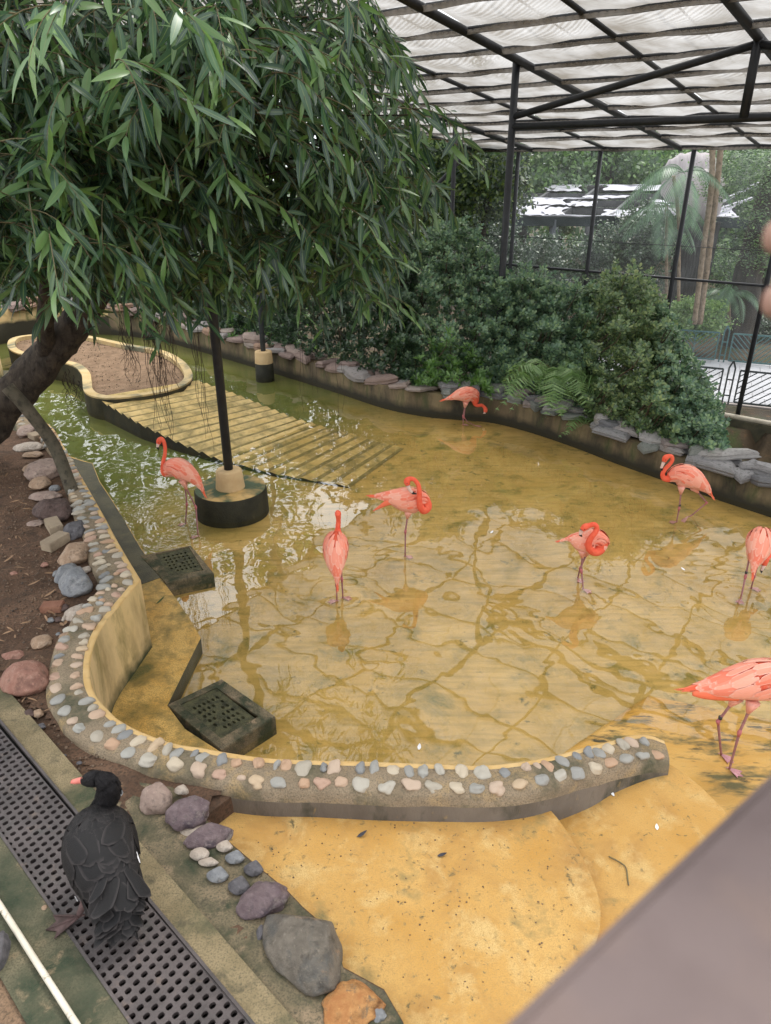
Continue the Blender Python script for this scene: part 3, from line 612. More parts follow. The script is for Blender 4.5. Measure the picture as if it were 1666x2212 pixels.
# sloping entry slab
def slab():
    A = [(1205, 1660), (1400, 1508), (1640, 1500), (1900, 1530), (2000, 1800), (1900, 2200), (1330, 1900)]
    pts = []
    n = 26; ctl = np.array([[1205, 1650, -.03], [1300, 1575, -.05], [1400, 1508, -.075]]);
    v = []; f = []
    a0 = W(1215, 1640, 0)[:2]; a1 = W(1400, 1508, -.07)[:2]; far_dir = nrm(W(1666, 1560, 0)[:2] - W(1400, 1508, 0)[:2])
    e = np.array(a1) - np.array(a0)
    nu, nv = 40, 70
    for i in range(nu + 1):
        for j in range(nv + 1):
            s = -1.1 + 2.1 * i / nu; t = 3.6 * j / nv
            p = np.array(a0) + e * s + far_dir * t
            z = .06 - .10 * s
            z += .006 * math.sin((s * 18)) * (s > .15) + .01 * mnoise.noise(Vector((p[0] * 2, p[1] * 2, 3)))
            v.append((p[0], p[1], z))
    for i in range(nu):
        for j in range(nv):
            q = i * (nv + 1) + j; f.append((q, q + 1, q + nv + 2, q + nv + 1))
    b = len(v)
    for i in range(nu + 1):
        x, y, z = v[i * (nv + 1)]; v.append((x, y, -.3))
    for i in range(nu): f.append((i * (nv + 1), (i + 1) * (nv + 1), b + i + 1, b + i))
    v = np.array(v); 
    if np.cross(v[f[0][1]] - v[f[0][0]], v[f[0][2]] - v[f[0][0]])[2] < 0: f = [q[::-1] for q in f]
    mk('entry_slab', v, f, None, kind='structure', mats=[M['slab'], M['ledge_dark']], midx=[0] * (nu * nv) + [1] * nu)
M['slab'] = pmat('wet_ochre_slab', (.56, .31, .07), (.64, .39, .12), 2.0, .3, [((.14, .12, .05), 2.4, .50, .64), ((.06, .055, .03), 3.4, .56, .66), ((.66, .50, .26), 22, .68, .82)], .5, 40, world=True, stretch=((1, 3.0, 1), (0, 0, R(28))))
slab()
def slab_z(x, y):
    a0 = W(1215, 1640, 0)[:2]; a1 = W(1400, 1508, -.07)[:2]; fd = nrm(W(1666, 1560, 0)[:2] - W(1400, 1508, 0)[:2]); A = np.array([a1 - a0, fd]).T
    return .06 - .10 * np.linalg.solve(A, np.array([x, y]) - a0)[0]
def slab_foot(px, py):
    z = .1
    for _ in range(6): p = W(px, py, z); z = slab_z(p[0], p[1])
    return z

# ------------------------------------------------------------------ left bank: soil, apron, channel with iron grates
band = [mid(i) for i in range(0, nk - 55, 2)]
bank = band + GP([(445, 1765), (500, 1825), (565, 1880), (620, 1925), (655, 1962), (722, 2020), (742, 2092), (830, 2140), (872, 2212), (900, 2500)], ZG - .03) + [(-1.6, .1), (-9, .1), (-14, 4), (-14, 12)]
v, f = prism(drop_dups(bank), ZG - .35, ZG - .02); mk('soil_bank', v, f, M['soil'], smooth=False, kind='structure')
# small relief: a grid patch of crumbly soil clipped to the visible bank
def soil_patch():
    poly = [p for p in bank]
    p1 = np.array(W(0, 1471, ZG)[:2]); p2 = np.array(W(645, 2212, ZG)[:2]); 
    V_ = []; F_ = []; idx = {}
    st_ = .05
    xs = np.arange(-7, .2, st_); ys = np.arange(1.2, 10, st_)
    X, Y = np.meshgrid(xs, ys, indexing='ij'); ins = in_poly(X, Y, poly)
    side = (p2[0] - p1[0]) * (Y - p1[1]) - (p2[1] - p1[1]) * (X - p1[0])
    ins &= side > .02 * np.linalg.norm(p2 - p1)
    kc = (KO[:, :2])
    ok = ins
    Z = np.zeros(X.shape)
    for i in range(len(xs)):
        for j in range(len(ys)):
            if ok[i, j]: Z[i, j] = ZG - .005 + .035 * mnoise.noise(Vector((xs[i] * 2.2, ys[j] * 2.2, 0))) + .015 * mnoise.noise(Vector((xs[i] * 9, ys[j] * 9, 4)))
    for i in range(len(xs) - 1):
        for j in range(len(ys) - 1):
            if ok[i, j] and ok[i + 1, j] and ok[i, j + 1] and ok[i + 1, j + 1]:
                q = []
                for a, b in ((i, j), (i + 1, j), (i + 1, j + 1), (i, j + 1)):
                    if (a, b) not in idx: idx[(a, b)] = len(V_); V_.append((xs[a], ys[b], Z[a, b]))
                    q.append(idx[(a, b)])
                F_.append(tuple(q))
    mk('soil', np.array(V_), F_, M['soil'], kind='structure')
soil_patch()
ap = GP([(200, 1700), (300, 1690), (372, 1700), (440, 1765), (500, 1825), (565, 1880), (620, 1925), (655, 1962), (722, 2020), (742, 2092), (830, 2140), (872, 2212), (900, 2500), (900, 2560), (645, 2212), (365, 1898)], ZG + .012)
v, f = prism(ap, ZG - .1, ZG + .012); mk('mossy_apron', v, f, M['apron'], smooth=False, kind='structure')
zs = ZG + .03
def ext(a, b, k0, k1): a = np.array(a, float); b = np.array(b, float); return a + (b - a) * k0, a + (b - a) * k1
R0, R1 = ext(W(0, 1557, zs), W(541, 2206, zs), -.6, 1.6)      # grate right edge
L0, L1 = ext(W(46, 1898, zs), W(273, 2212, zs), -2.2, 2.2)     # grate left edge
K0, K1 = ext(W(0, 1471, zs), W(645, 2212, zs), -.5, 1.5)      # right strip outer edge
gd = nrm((R1 - R0) + (L1 - L0)); gp = np.array([gd[1], -gd[0], 0]);  # gd towards camera/right
def line_at(A, B, s):   # point on line A-B whose coordinate along gd is s
    a = A @ gd; b = B @ gd; return A + (B - A) * ((s - a) / (b - a))
sL = min(L0 @ gd, R0 @ gd) ; sH = max(L1 @ gd, R1 @ gd)
s_a, s_b = W(0, 1500, zs) @ gd - .6, W(500, 2300, zs) @ gd + .4
Ra, Rb, La, Lb, Ka, Kb = [line_at(A, B, s) for A, B in ((R0, R1), (L0, L1), (K0, K1)) for s in (s_a, s_b)]
wid = np.linalg.norm(Rb - Lb); 
La = Ra + (Lb - Rb)                                            # the channel keeps its width
v, f = prism([tuple(p[:2]) for p in (Ra, Rb, Kb, Ka)], ZG - .2, zs); mk('kerb_strip', v, f, M['kerb_strip'], smooth=False, kind='structure')
ow = nrm(Lb - Rb)
v, f = prism([tuple(p[:2]) for p in (La, Lb, Lb + ow * .30, La + ow * .30)], ZG - .2, zs); mk('kerb_strip', v, f, M['kerb_left'], smooth=False, kind='structure')
v, f = prism([tuple(p[:2]) for p in (Ra, Rb, Lb, La)], ZG - .3, ZG - .012); mk('channel_bottom', v, f, M['void'], smooth=False, kind='structure')
gt = thing('iron_channel_grate', 'long dark iron channel cover punched with rows of square holes under the black swan', 'grate', (Rb + Lb) / 2 * [1, 1, 0] + [0, 0, ZG])
P0 = W(*C(7, 475, 933), zs); e2 = (W(*C(7, 580, 1075), zs) - P0) / 4; e1 = (W(*C(7, 1003, 1063), zs) - W(*C(7, 580, 1075), zs)) / 6
# make the rows run along the channel direction
e2 = gd * np.linalg.norm(e2)
per = ow * -1; acr = wid * .99; ncols = 8
e1n = e1 - e2 * 0; k_ = (acr / ncols) / abs(e1n @ per); e1n = e1n * k_
sl = Lb + per * (wid * .005); nrow = int(np.linalg.norm(Rb - Ra) / np.linalg.norm(e2))
panel = 0; row = 0
while row < nrow:
    nr_ = min(17, nrow - row); mbg = MB()
    for r_ in range(nr_):
        for c_i in range(ncols):
            # rows are sheared across the channel; wrap the shear so that the strip stays straight
            o_ = sl - e2 * (row + r_) ; c = o_ + e1n * (c_i + .5) - e2 * .5
            hx = e1n / 2; hy = e2 / 2 * (1 if 0 < r_ < nr_ - 1 else .985)
            corner = [c - hx - hy, c - hy, c + hx - hy, c + hx, c + hx + hy, c + hy, c - hx + hy, c - hx]
            ax = per * np.linalg.norm(e1n) * .25; ay = gd * np.linalg.norm(e2) * .265
            inn = []
            for d in (-135, -90, -45, 0, 45, 90, 135, 180):
                cx, cy = math.cos(R(d)), math.sin(R(d)); sx = math.copysign(abs(cx) ** .5, cx) if abs(cx) > .01 else 0; sy = math.copysign(abs(cy) ** .5, cy) if abs(cy) > .01 else 0
                inn.append(c + ax * sx * (.93 if sx and sy else 1) + ay * sy * (.93 if sx and sy else 1))
            dn = [p - np.array([0, 0, .022]) for p in inn]
            mbg.add(corner + inn + dn, [(k, (k + 1) % 8, 8 + (k + 1) % 8, 8 + k) for k in range(8)] + [(8 + k, 8 + (k + 1) % 8, 16 + (k + 1) % 8, 16 + k) for k in range(8)])
    vv = np.vstack(mbg.v)
    mbg.v = [np.column_stack([vv[:, 0], vv[:, 1], vv[:, 2] - .004])]; mbg.build('grate_panel', M['iron'], gt, smooth=False)
    row += nr_
for A, B in ((Ra, Rb), (La, Lb)):
    v, f = bar(A - [0, 0, .008], B - [0, 0, .008], .014, .03); mk('edge_bar', v, f, M['iron'], gt, smooth=False)
# thin pipe on the left strip, gravel soil beyond
v, f = tube([W(*q, ZG + .06) for q in [(-60, 1865), (0, 1955), (80, 2080), (165, 2212), (260, 2360)]], .014, 10)
mk('water_pipe', v, f, M['white_pipe'], label='thin cream pipe lying along the mossy strip at bottom left', cat='pipe')
gs = [tuple((Lb + ow * .30)[:2]), tuple((La + ow * .30)[:2]), tuple((La + ow * 2.2)[:2]), tuple((Lb + ow * 2.2)[:2])]
v, f = prism(gs, ZG - .2, ZG + .01); mk('gravel_soil', v, f, M['soil_wet'], smooth=False, kind='structure')

# ------------------------------------------------------------------ stones
def boulder(label, k, x, y, w, h, mat, z=ZG, name='boulder', rot=0, ang=.25, hh=.55, seed=None, parent=None, cat_='stone', kz=0, group=None, tilt=0):
    px, py = C(k, x, y); p = W(px, py + h * (.5 if k in (3, 4, 5, 7, 8) else .22) * .15, z + .03); m_ = ppm(p); s = {7: .5, 5: .5, 'z6': .2206, 'z3': .2604}[k]
    dep = math.atan2(H - z, p[1]); a = w * s / m_ / 2; tot = h * s / m_ / 2
    a *= 1.1; tot *= 1.18; bz = tot * hh * 1.15; by = max(.4 * a, (tot - bz * math.cos(dep) * .6) / math.sin(dep) * .85)
    by = min(by, a * 1.9)
    seed = random.random() * 50 if seed is None else seed
    bm = bmesh.new(); bmesh.ops.create_icosphere(bm, subdivisions=4 if w * s > 20 else 3, radius=1)
    ca, sa = math.cos(R(rot)), math.sin(R(rot))
    for q in bm.verts:
        c_ = q.co.copy(); n1 = mnoise.noise(Vector((c_.x * 1.0 + seed, c_.y * 1.0, c_.z * 1.0))); n2 = mnoise.noise(Vector((c_.x * 2.6, c_.y * 2.6 + seed, c_.z * 2.6)))
        n3 = mnoise.noise(Vector((c_.x * 7, c_.y * 7 + seed, c_.z * 7)))
        c_ *= 1 + ang * n1 + ang * .5 * n2 + .03 * n3
        # blunt facets
        for ax_ in ((.8, .5, .3), (-.6, .7, .35), (.1, -.85, .5), (-.7, -.5, .5), (.2, .1, .97)):
            d_ = c_.x * ax_[0] + c_.y * ax_[1] + c_.z * ax_[2]; lim = .78 + .12 * math.sin(seed * 7 + ax_[0] * 9)
            if d_ > lim: c_ -= Vector(ax_) * (d_ - lim) * .8
        x_, y_, z_ = c_.x * a, c_.y * by, c_.z * bz + math.sin(R(tilt)) * c_.x * a * .5
        q.co = Vector((x_ * ca - y_ * sa, x_ * sa + y_ * ca, z_))
    me = bpy.data.meshes.new(name); bm.to_mesh(me); bm.free(); me.polygons.foreach_set('use_smooth', [True] * len(me.polygons)); me.materials.append(M[mat])
    o = bpy.data.objects.new(name, me); col.objects.link(o); o.location = (p[0], p[1], z + bz * .55 + kz)
    tag(o, label, cat_, group); return o
G1 = 'loose stones along the soil side of the kerb'; G2 = 'stones edging the yellow deck'
B = boulder
B('pinkish boulder half hidden behind the leaning trunk', 'z6', 280, 270, 170, 160, 's_pink', group=G1)
B('long flat pale boulder under the leaning trunk', 'z6', 290, 425, 270, 105, 's_pale', group=G1)
B('flat orange stone behind the pair of rounded boulders', 'z6', 330, 500, 180, 70, 's_tan', group=G1)
B('large rounded pinkish boulder beside the foot of the prop pole', 'z6', 430, 660, 320, 240, 's_pink', group=G1)
B('rounded tan boulder leaning on the large pinkish one', 'z6', 350, 655, 210, 130, 's_tan', kz=.03, group=G1)
B('squared tan stone in front of the rounded tan boulder', 'z6', 395, 775, 200, 150, 's_tan', ang=.12, group=G1)
B('small grey stone right of the squared tan stone', 'z6', 535, 825, 95, 80, 's_grey', group=G1)
B('oval brownish boulder behind the dark rough rock', 'z6', 460, 900, 290, 110, 's_pink', group=G1)
B('dark brown craggy rock, the widest on the soil bank', 'z6', 525, 1035, 370, 270, 's_brown', ang=.45, group=G1)
B('flat broken stone left of the sandy bricks', 'z6', 350, 1155, 160, 80, 's_pink', hh=.3, group=G1)
B('dark grey rounded boulder beside the sandy bricks', 'z6', 740, 1240, 230, 230, 's_dark', group=G1)
B('rusty tan boulder between dark and long grey boulders', 'z6', 740, 1460, 270, 260, 's_tan', rot=-20, group=G1)
B('tall blue grey boulder behind its larger twin', 'z6', 670, 1660, 200, 260, 's_grey', group=G1)
B('largest blue grey boulder, long and pointed toward the camera', 'z6', 750, 1780, 290, 330, 's_grey', rot=8, kz=.03, hh=.6, group=G1)
B('small speckled white pebble above the grey boulders', 'z6', 845, 1620, 85, 80, 's_pale', group=G1)
B('small grey pebble left of the blue grey boulders', 'z6', 545, 1655, 50, 70, 's_grey', group=G1)
B('small brown stone beside the red brick', 'z6', 627, 1990, 85, 80, 's_brown', group=G1)
B('pink and white broken stone at the kerb edge', 'z6', 750, 2020, 210, 200, 's_pale', ang=.12, hh=.35, group=G1)
B('small grey pebble below the red brick', 'z6', 490, 2108, 70, 55, 's_grey', group=G1)
B('small brown pebble below the red brick', 'z6', 568, 2105, 75, 60, 's_brown', group=G1)
B('small upright tan pebble at the kerb below the brown stone', 'z6', 628, 2095, 42, 75, 's_pale', group=G1)
B('reddish stone chunk lying in the soil near the bricks', 'z6', 435, 1570, 80, 60, 's_red', group=G1)
B('tiny red stone chip on the soil near the left picture edge', 'z6', 130, 1655, 75, 50, 's_red', group=G1)
B('rounded brown boulder on soil left of the kerb bend', 'z3', 350, 312, 160, 150, 's_tan', group=G1)
B('flat orange brown stone sunk in the soil', 'z3', 110, 400, 175, 95, 's_red', hh=.3, group=G1)
B('big angular red brown boulder left of the kerb bend', 'z3', 215, 610, 400, 330, 's_red', ang=.14, rot=-8, group=G1)
B('small blue grey pebble by the kerb near the brown boulder', 'z3', 480, 242, 48, 50, 's_grey', group=G1)
B('tan rock embedded at the kerb top edge', 'z3', 565, 260, 140, 85, 's_tan', z=ZC - .03, group=G1)
for x, y, w, h, mt, nm in [(310, 890, 90, 80, 's_tan', 'lumpy tan clod behind the mossy strip'), (235, 900, 100, 90, 's_brown', 'dark clod of earth behind the mossy strip'), (335, 1000, 75, 60, 's_dark', 'small black clod between mossy strip and kerb'), (655, 1300, 45, 40, 's_dark', 'tiny dark clod near the swan head'), (525, 1238, 40, 28, 's_dark', 'tiny flat dark chip by the kerb foot')]:
    B(nm, 'z3', x, y, w, h, mt, group=G1, name='clod')
B('lumpy pinkish conglomerate rock at the kerb foot', 7, 675, 118, 120, 150, 's_pink', rot=15, z=ZG, hh=.6, group=G2)
B('small white pebble on mortar beside the purple rock', 7, 783, 76, 56, 52, 's_pale', z=ZG + .05, group=G2)
B('craggy purple rock touching the end of the cement wall face', 7, 812, 180, 180, 150, 's_purple', rot=25, ang=.35, group=G2)
B('smooth cream stone between two purple rocks', 7, 838, 245, 120, 70, 's_pale', hh=.35, group=G2)
B('long purple brown rock with a pale end', 7, 895, 278, 200, 120, 's_purple', rot=22, group=G2)
for x, y, w, h, mt, lb in [(970, 318, 66, 56, 's_pale', 'speckled white pebble highest in the pebble group'), (862, 352, 76, 60, 's_pale', 'speckled grey pebble at the left of the pebble group'), (900, 386, 84, 42, 's_pale', 'narrow cream pebble in the pebble group'), (1015, 366, 78, 64, 's_grey', 'grey green pebble in the pebble group'),
                            (1096, 413, 80, 72, 's_dark', 'dark blue round pebble at the deck side of the group'), (940, 441, 90, 74, 's_grey', 'pale grey oval pebble low in the pebble group'), (1033, 486, 88, 86, 's_dark', 'olive grey round pebble lowest in the pebble group')]:
    B(lb, 7, x, y, w, h, mt, z=ZG + .02, ang=.08, name='pebble_stone', group=G2)
B('smooth wet purple rock above the biggest boulder', 7, 1138, 548, 215, 165, 's_purple', rot=22, group=G2)
B('biggest smooth grey brown boulder at the deck edge', 7, 1312, 735, 385, 300, 's_big', rot=-38, ang=.2, hh=.42, group=G2)
B('small dull stone wedged under the biggest boulder', 7, 1432, 900, 110, 66, 's_big', z=ZG - .02, group=G2)
B('narrow mossy stone left of the biggest boulder', 7, 1125, 690, 34, 70, 's_dark', group=G2)
B('flat bright orange rock at the bottom of the deck edge', 7, 1512, 985, 245, 215, 's_orange', rot=15, hh=.3, ang=.3, group=G2)
B('small grey speckled pebble at the bottom deck corner', 7, 1636, 1042, 66, 76, 's_grey', group=G2)
B('pale oval pebble on the soil behind the swan neck', 7, 508, 92, 42, 52, 's_grey', group=G1, name='pebble_stone')
B('dark grey rock cut by the left picture edge near the pipe', 7, -10, 780, 90, 240, 's_dark', group=G1)
B('mossy yellow brown stone beside the thin pipe', 7, 70, 770, 48, 44, 's_tan', group=G1)
B('flat dark chip beside the thin pipe', 7, 95, 805, 40, 32, 's_dark', group=G1)
B('small rusty pebble on the iron grate', 7, 188, 586, 26, 28, 's_tan', z=ZG + .02, group=G1)
def brickb(label, k, x, y, rot, mat, dims=(.2, .1, .06), z=ZG, tilt=0):
    p = W(*C(k, x, y), z + dims[2] / 2); bm = bmesh.new(); bmesh.ops.create_cube(bm, size=1); bmesh.ops.scale(bm, vec=dims, verts=bm.verts)
    bmesh.ops.bevel(bm, geom=bm.edges[:], offset=.006, segments=2, affect='EDGES')
    for q in bm.verts: q.co += Vector((1, 1, 1)) * .004 * mnoise.noise(q.co * 30)
    me = bpy.data.meshes.new('brick'); bm.to_mesh(me); bm.free(); me.materials.append(M[mat]); o = bpy.data.objects.new('brick', me); col.objects.link(o)
    o.location = (p[0], p[1], z + dims[2] / 2); o.rotation_euler = (0, R(tilt), R(rot)); tag(o, label, 'brick', 'loose bricks on the soil bank')
brickb('upper sandy brick, turned across the lower one', 'z6', 530, 1215, -55, 'brick', (.27, .13, .09))
brickb('lower sandy brick standing beside the tan boulder', 'z6', 545, 1370, 68, 'brick', (.25, .13, .10))
brickb('small grey brown brick under the leaning trunk', 'z6', 345, 340, -40, 'brick', (.2, .12, .08))
brickb('dull red brick half sunk near the small brown stone', 'z6', 515, 2010, 5, 'brick_red', (.17, .11, .06), z=ZG - .01)
# gravel and crumbs (uncountable)
def gravel(name, poly, n, r0, r1, z, mat):
    P = np.array(poly); x = rng.uniform(P[:, 0].min(), P[:, 0].max(), n * 3); y = rng.uniform(P[:, 1].min(), P[:, 1].max(), n * 3); k = in_poly(x, y, poly); x = x[k][:n]; y = y[k][:n]
    t = np.array([(1, 0, 0), (0, 1, 0), (-1, 0, 0), (0, -1, 0), (0, 0, .8), (0, 0, -.4)], float); ff = np.array([(0, 1, 4), (1, 2, 4), (2, 3, 4), (3, 0, 4), (1, 0, 5), (2, 1, 5), (3, 2, 5), (0, 3, 5)])
    m_ = len(x); sz = rng.uniform(r0, r1, m_) ** 1; a = rng.uniform(0, 6.28, m_); V_ = t[None] * sz[:, None, None] * rng.uniform(.6, 1.3, (m_, 6, 1))
    ca, sa = np.cos(a)[:, None], np.sin(a)[:, None]; X = V_[:, :, 0] * ca - V_[:, :, 1] * sa; Y = V_[:, :, 0] * sa + V_[:, :, 1] * ca
    V_ = np.stack([X + x[:, None], Y + y[:, None], V_[:, :, 2] + z], 2).reshape(-1, 3); F_ = (ff[None] + (np.arange(m_) * 6)[:, None, None]).reshape(-1, 3)
    mk(name, V_, F_, mat, smooth=False, kind='stuff', label=None)
M['gravel'] = pmat('gravel', (.10, .07, .05), (.22, .15, .10), 12, .9, rand=None, world=True, stains=[((.05, .045, .04), 9, .5, .7)])
gravel('soil_crumbs', GP([(0, 1471), (180, 1680), (300, 1668), (150, 1600), (90, 1520), (85, 1450), (120, 1340), (170, 1280), (120, 1150), (60, 1000), (-150, 1000), (-100, 1471)], ZG), 2600, .004, .016, ZG + .005, M['gravel'])
gravel('gravel', gs, 900, .004, .02, ZG + .012, M['gravel'])

# ------------------------------------------------------------------ back wall with slate caps
bw = thing('stone_capped_wall', 'low dark pool wall at the back capped with rough slate slabs', 'wall', (BWc[50][0], BWc[50][1], 0))
n1 = 36
def bwface(i0, i1, mat):
    A = BWc[i0:i1].copy(); Bt = A.copy(); Bt[:, 2] = BHc[i0:i1]; A[:, 2] = -.3; C2 = Bt + BN[i0:i1] * .42; D2 = C2.copy(); D2[:, 2] = -2.2
    v, f = strip([A, Bt, C2, D2]); mk('wall_face', v, [q[::-1] for q in f][:], mat, bw)
bwface(0, 25, M['back_wall_y']); bwface(24, len(BWc), M['back_wall'])
arc = np.concatenate([[0], np.cumsum(np.linalg.norm(np.diff(BWc, axis=0), axis=1))])
def slate_mesh(seed):
    bm = bmesh.new(); n = 8; rad = [1 + .22 * math.sin(seed * 3 + k * 2.4) + random.uniform(-.24, .2) for k in range(n)]
    lay = [(-.5, .90), (-.32, 1.0), (-.1, .94), (.08, 1.02), (.3, .93), (.5, .80)]; rows_ = []
    for z_, s_ in lay:
        rows_.append([bm.verts.new((math.cos(2 * math.pi * k / n) * rad[k] * s_ * random.uniform(.95, 1.05), math.sin(2 * math.pi * k / n) * rad[k] * s_ * random.uniform(.95, 1.05), z_ + random.uniform(-.04, .04) + .16 * math.sin(k + seed) * z_)) for k in range(n)])
    for a in range(len(lay) - 1):
        for k in range(n): bm.faces.new((rows_[a][k], rows_[a][(k + 1) % n], rows_[a + 1][(k + 1) % n], rows_[a + 1][k]))
    c_ = bm.verts.new((0, 0, .56)); [bm.faces.new((rows_[-1][k], rows_[-1][(k + 1) % n], c_)) for k in range(n)]
    bm.faces.new(rows_[0][::-1]); me = bpy.data.meshes.new('slate_slab'); bm.to_mesh(me); bm.free(); return me
SG = []; SR = []
for s in range(7):
    a = slate_mesh(s + .3); b = a.copy(); a.materials.append(M['slate']); b.materials.append(M['slate_red']); SG.append(a); SR.append(b)
s = 0.3
while s < arc[-1]:
    i = min(len(BWc) - 2, np.searchsorted(arc, s)); p = BWc[i]; n_ = BN[i]; h_ = BHc[i]; t_ = nrm(BWc[i + 1] - BWc[i]); a = math.atan2(t_[1], t_[0])
    right = p[0] > 1.0
    L = random.choice((.16, .22, .30, .36)) * random.uniform(.85, 1.15) if right else random.uniform(.25, .42); th = random.uniform(.09, .16)
    me = random.choice(SG if right else SR)
    for lay in range(2 if (right or random.random() < .3) else 1):
        q = p + n_ * random.uniform(.06, .15) + n_ * (.12 if lay else 0); dz = .045 + lay * th * .75
        inst('slate_slab', me, (q[0], q[1], h_ + dz), (random.uniform(-.2, .2), random.uniform(-.22, .16), a + random.uniform(-.5, .5)), (L * random.uniform(.85, 1.1), random.uniform(.13, .25), th * random.uniform(.6, 1.2)), bw)
        me = random.choice(SG if right else SR)
    q = p + n_ * .36; inst('slate_slab', me, (q[0], q[1], h_ + .03), (random.uniform(-.1, .1), random.uniform(-.1, .1), random.uniform(0, 3)), (L * .8, .2, .12), bw)
    s += L * random.uniform(1.35, 1.7)

# ------------------------------------------------------------------ planter island and ribbed ramp
po = [C(3, *p) for p in [(32, 380), (55, 352), (150, 337), (300, 332), (420, 350), (560, 380), (700, 405), (790, 450), (832, 505), (815, 545), (740, 577), (600, 603), (470, 613), (395, 603), (362, 580), (357, 545), (350, 505), (310, 470), (230, 452), (120, 432), (50, 408)]]
zP = .36
PO = cat(np.array([W(x, y, zP)[:2] for x, y in po]), 4, True); nP = len(PO)
ar = sum(PO[i][0] * PO[(i + 1) % nP][1] - PO[(i + 1) % nP][0] * PO[i][1] for i in range(nP)); sg = 1 if ar > 0 else -1
tg = np.roll(PO, -1, 0) - np.roll(PO, 1, 0); tg /= np.linalg.norm(tg, axis=1)[:, None]; PI_ = PO + sg * np.column_stack([-tg[:, 1], tg[:, 0]]) * .165
cx_ = PI_.copy()
pl = thing('planter_island', 'low kidney shaped planter island with ochre rim and dry soil in the pool', 'planter', (PO[:, 0].mean(), PO[:, 1].mean(), 0))
def ring(A, za, B_, zb): 
    v = np.vstack([np.column_stack([A, np.full(nP, za)]), np.column_stack([B_, np.full(nP, zb)])]); f = [(i, (i + 1) % nP, nP + (i + 1) % nP, nP + i) for i in range(nP)]
    return v, f if sg > 0 else [q[::-1] for q in f]
v, f = ring(PO, zP, PI_, zP); v2, f2 = ring(PI_, zP, PI_, zP - .12); mb = MB(); mb.add(v, f); mb.add(v2, f2); v3, f3 = ring(PO, zP - .03, PO, zP); mb.add(v3, f3); mb.build('rim', M['planter_rim'], pl, smooth=False)
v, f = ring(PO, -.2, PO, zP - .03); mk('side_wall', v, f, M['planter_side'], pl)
v = np.column_stack([PI_, np.full(nP, zP - .09)]); mk('soil_bed', v, [tuple(range(nP)) if sg > 0 else tuple(range(nP - 1, -1, -1))], M['soil_wet'], pl, smooth=False)
gravel('planter_litter', [tuple(p) for p in PI_], 500, .006, .022, zP - .085, M['gravel'])
# ramp
rp = thing('ribbed_ramp', 'sloping ochre concrete ramp with cross ribs running from the planter down under water', 'ramp', tuple(W(470, 985, 0)[:2]) + (0,))
A_ = np.array([W(*p) for p in [(203, 858, .30), (300, 915, .20), (378, 953, .10), (470, 992, .005), (600, 1025, -.025), (755, 1052, -.05)]])
B_ = np.array([W(*p) for p in [(425, 822, .30), (500, 848, .20), (565, 874, .10), (640, 905, .005), (750, 935, -.025), (872, 968, -.05)]])
NR = 22; per_r = 8; n = NR * per_r
def rs(A):
    d = np.concatenate([[0], np.cumsum(np.linalg.norm(np.diff(A, axis=0), axis=1))]); t = np.linspace(0, d[-1], n + 1); return np.column_stack([np.interp(t, d, A[:, k]) for k in range(3)])
Ar, Br = rs(A_), rs(B_); v = []; f = []; m_ = 14
for i in range(n + 1):
    ph = (i / per_r) % 1.0; rib = .050 * (ph / .2 if ph < .2 else 1 - (ph - .2) / .8) - .025
    if Ar[i, 2] < 0: rib *= .55
    for j in range(m_ + 1):
        p = Ar[i] * (1 - j / m_) + Br[i] * (j / m_); p[2] += rib + .006 * nz(p, 6); v.append(p)
b0 = len(v)
f = [(i * (m_ + 1) + j, (i + 1) * (m_ + 1) + j, (i + 1) * (m_ + 1) + j + 1, i * (m_ + 1) + j + 1) for i in range(n) for j in range(m_)]
mk('ribbed_surface', np.array(v), f, None, rp, mats=[M['ramp'], M['ramp_groove']], midx=[1 if (i % per_r) in (0, 6, 7) else 0 for i in range(n) for j in range(m_)])
sv = []
for i in range(n + 1): q = v[i * (m_ + 1)].copy(); sv += [q, np.array([q[0], q[1], -.2])]
for i in range(n + 1): q = v[i * (m_ + 1) + m_].copy(); sv += [q, np.array([q[0], q[1], -.2])]
k2 = 2 * (n + 1); f = [(2 * i, 2 * i + 1, 2 * i + 3, 2 * i + 2) for i in range(n)] + [(k2 + 2 * i, k2 + 2 * i + 2, k2 + 2 * i + 3, k2 + 2 * i + 1) for i in range(n)]
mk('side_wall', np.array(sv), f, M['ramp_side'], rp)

# ------------------------------------------------------------------ lathe, column bases
def lathe(c, prof, n=40):
    v = []; 
    for r_, z_ in prof:
        for k in range(n): v.append((c[0] + r_ * math.cos(2 * math.pi * k / n), c[1] + r_ * math.sin(2 * math.pi * k / n), z_))
    f = [(i * n + k, i * n + (k + 1) % n, (i + 1) * n + (k + 1) % n, (i + 1) * n + k) for i in range(len(prof) - 1) for k in range(n)]
    f.append(tuple((len(prof) - 1) * n + k for k in range(n))); return np.array(v), f
ROOF = lambda x, y: 7.169 - .0887 * x - .0974 * y
p1 = W(498, 1052, .30); p1[2] = 0
b1 = thing('column_base', 'wide round concrete footing with a short ochre collar, black with algae, nearer column', 'column base', p1, 'round column footings in the pool')
v, f = lathe(p1, [(.475, -.2), (.475, .02), (.468, .27), (.455, .292)], 56); mk('drum', v, f[:-1], M['algae_drum'], b1)
v, f = lathe(p1, [(.455, .292), (.44, .30), (.2, .302), (.15, .302)], 56); mk('drum_top', v, f, M['drum_top'], b1)
v, f = lathe(p1, [(.19, .30), (.178, .40), (.165, .535), (.15, .55), (.06, .555)], 40); mk('collar', v, f, M['collar'], b1)
p2 = W(573, 815, 0)
p2[2] = 0
b2 = thing('column_base', 'narrow round footing half ochre half black, farther column by the back wall', 'column base', p2, 'round column footings in the pool')
v, f = lathe(p2, [(.205, -.2), (.20, .02), (.192, .33)], 40); mk('lower_drum', v, f, M['algae_drum'], b2)
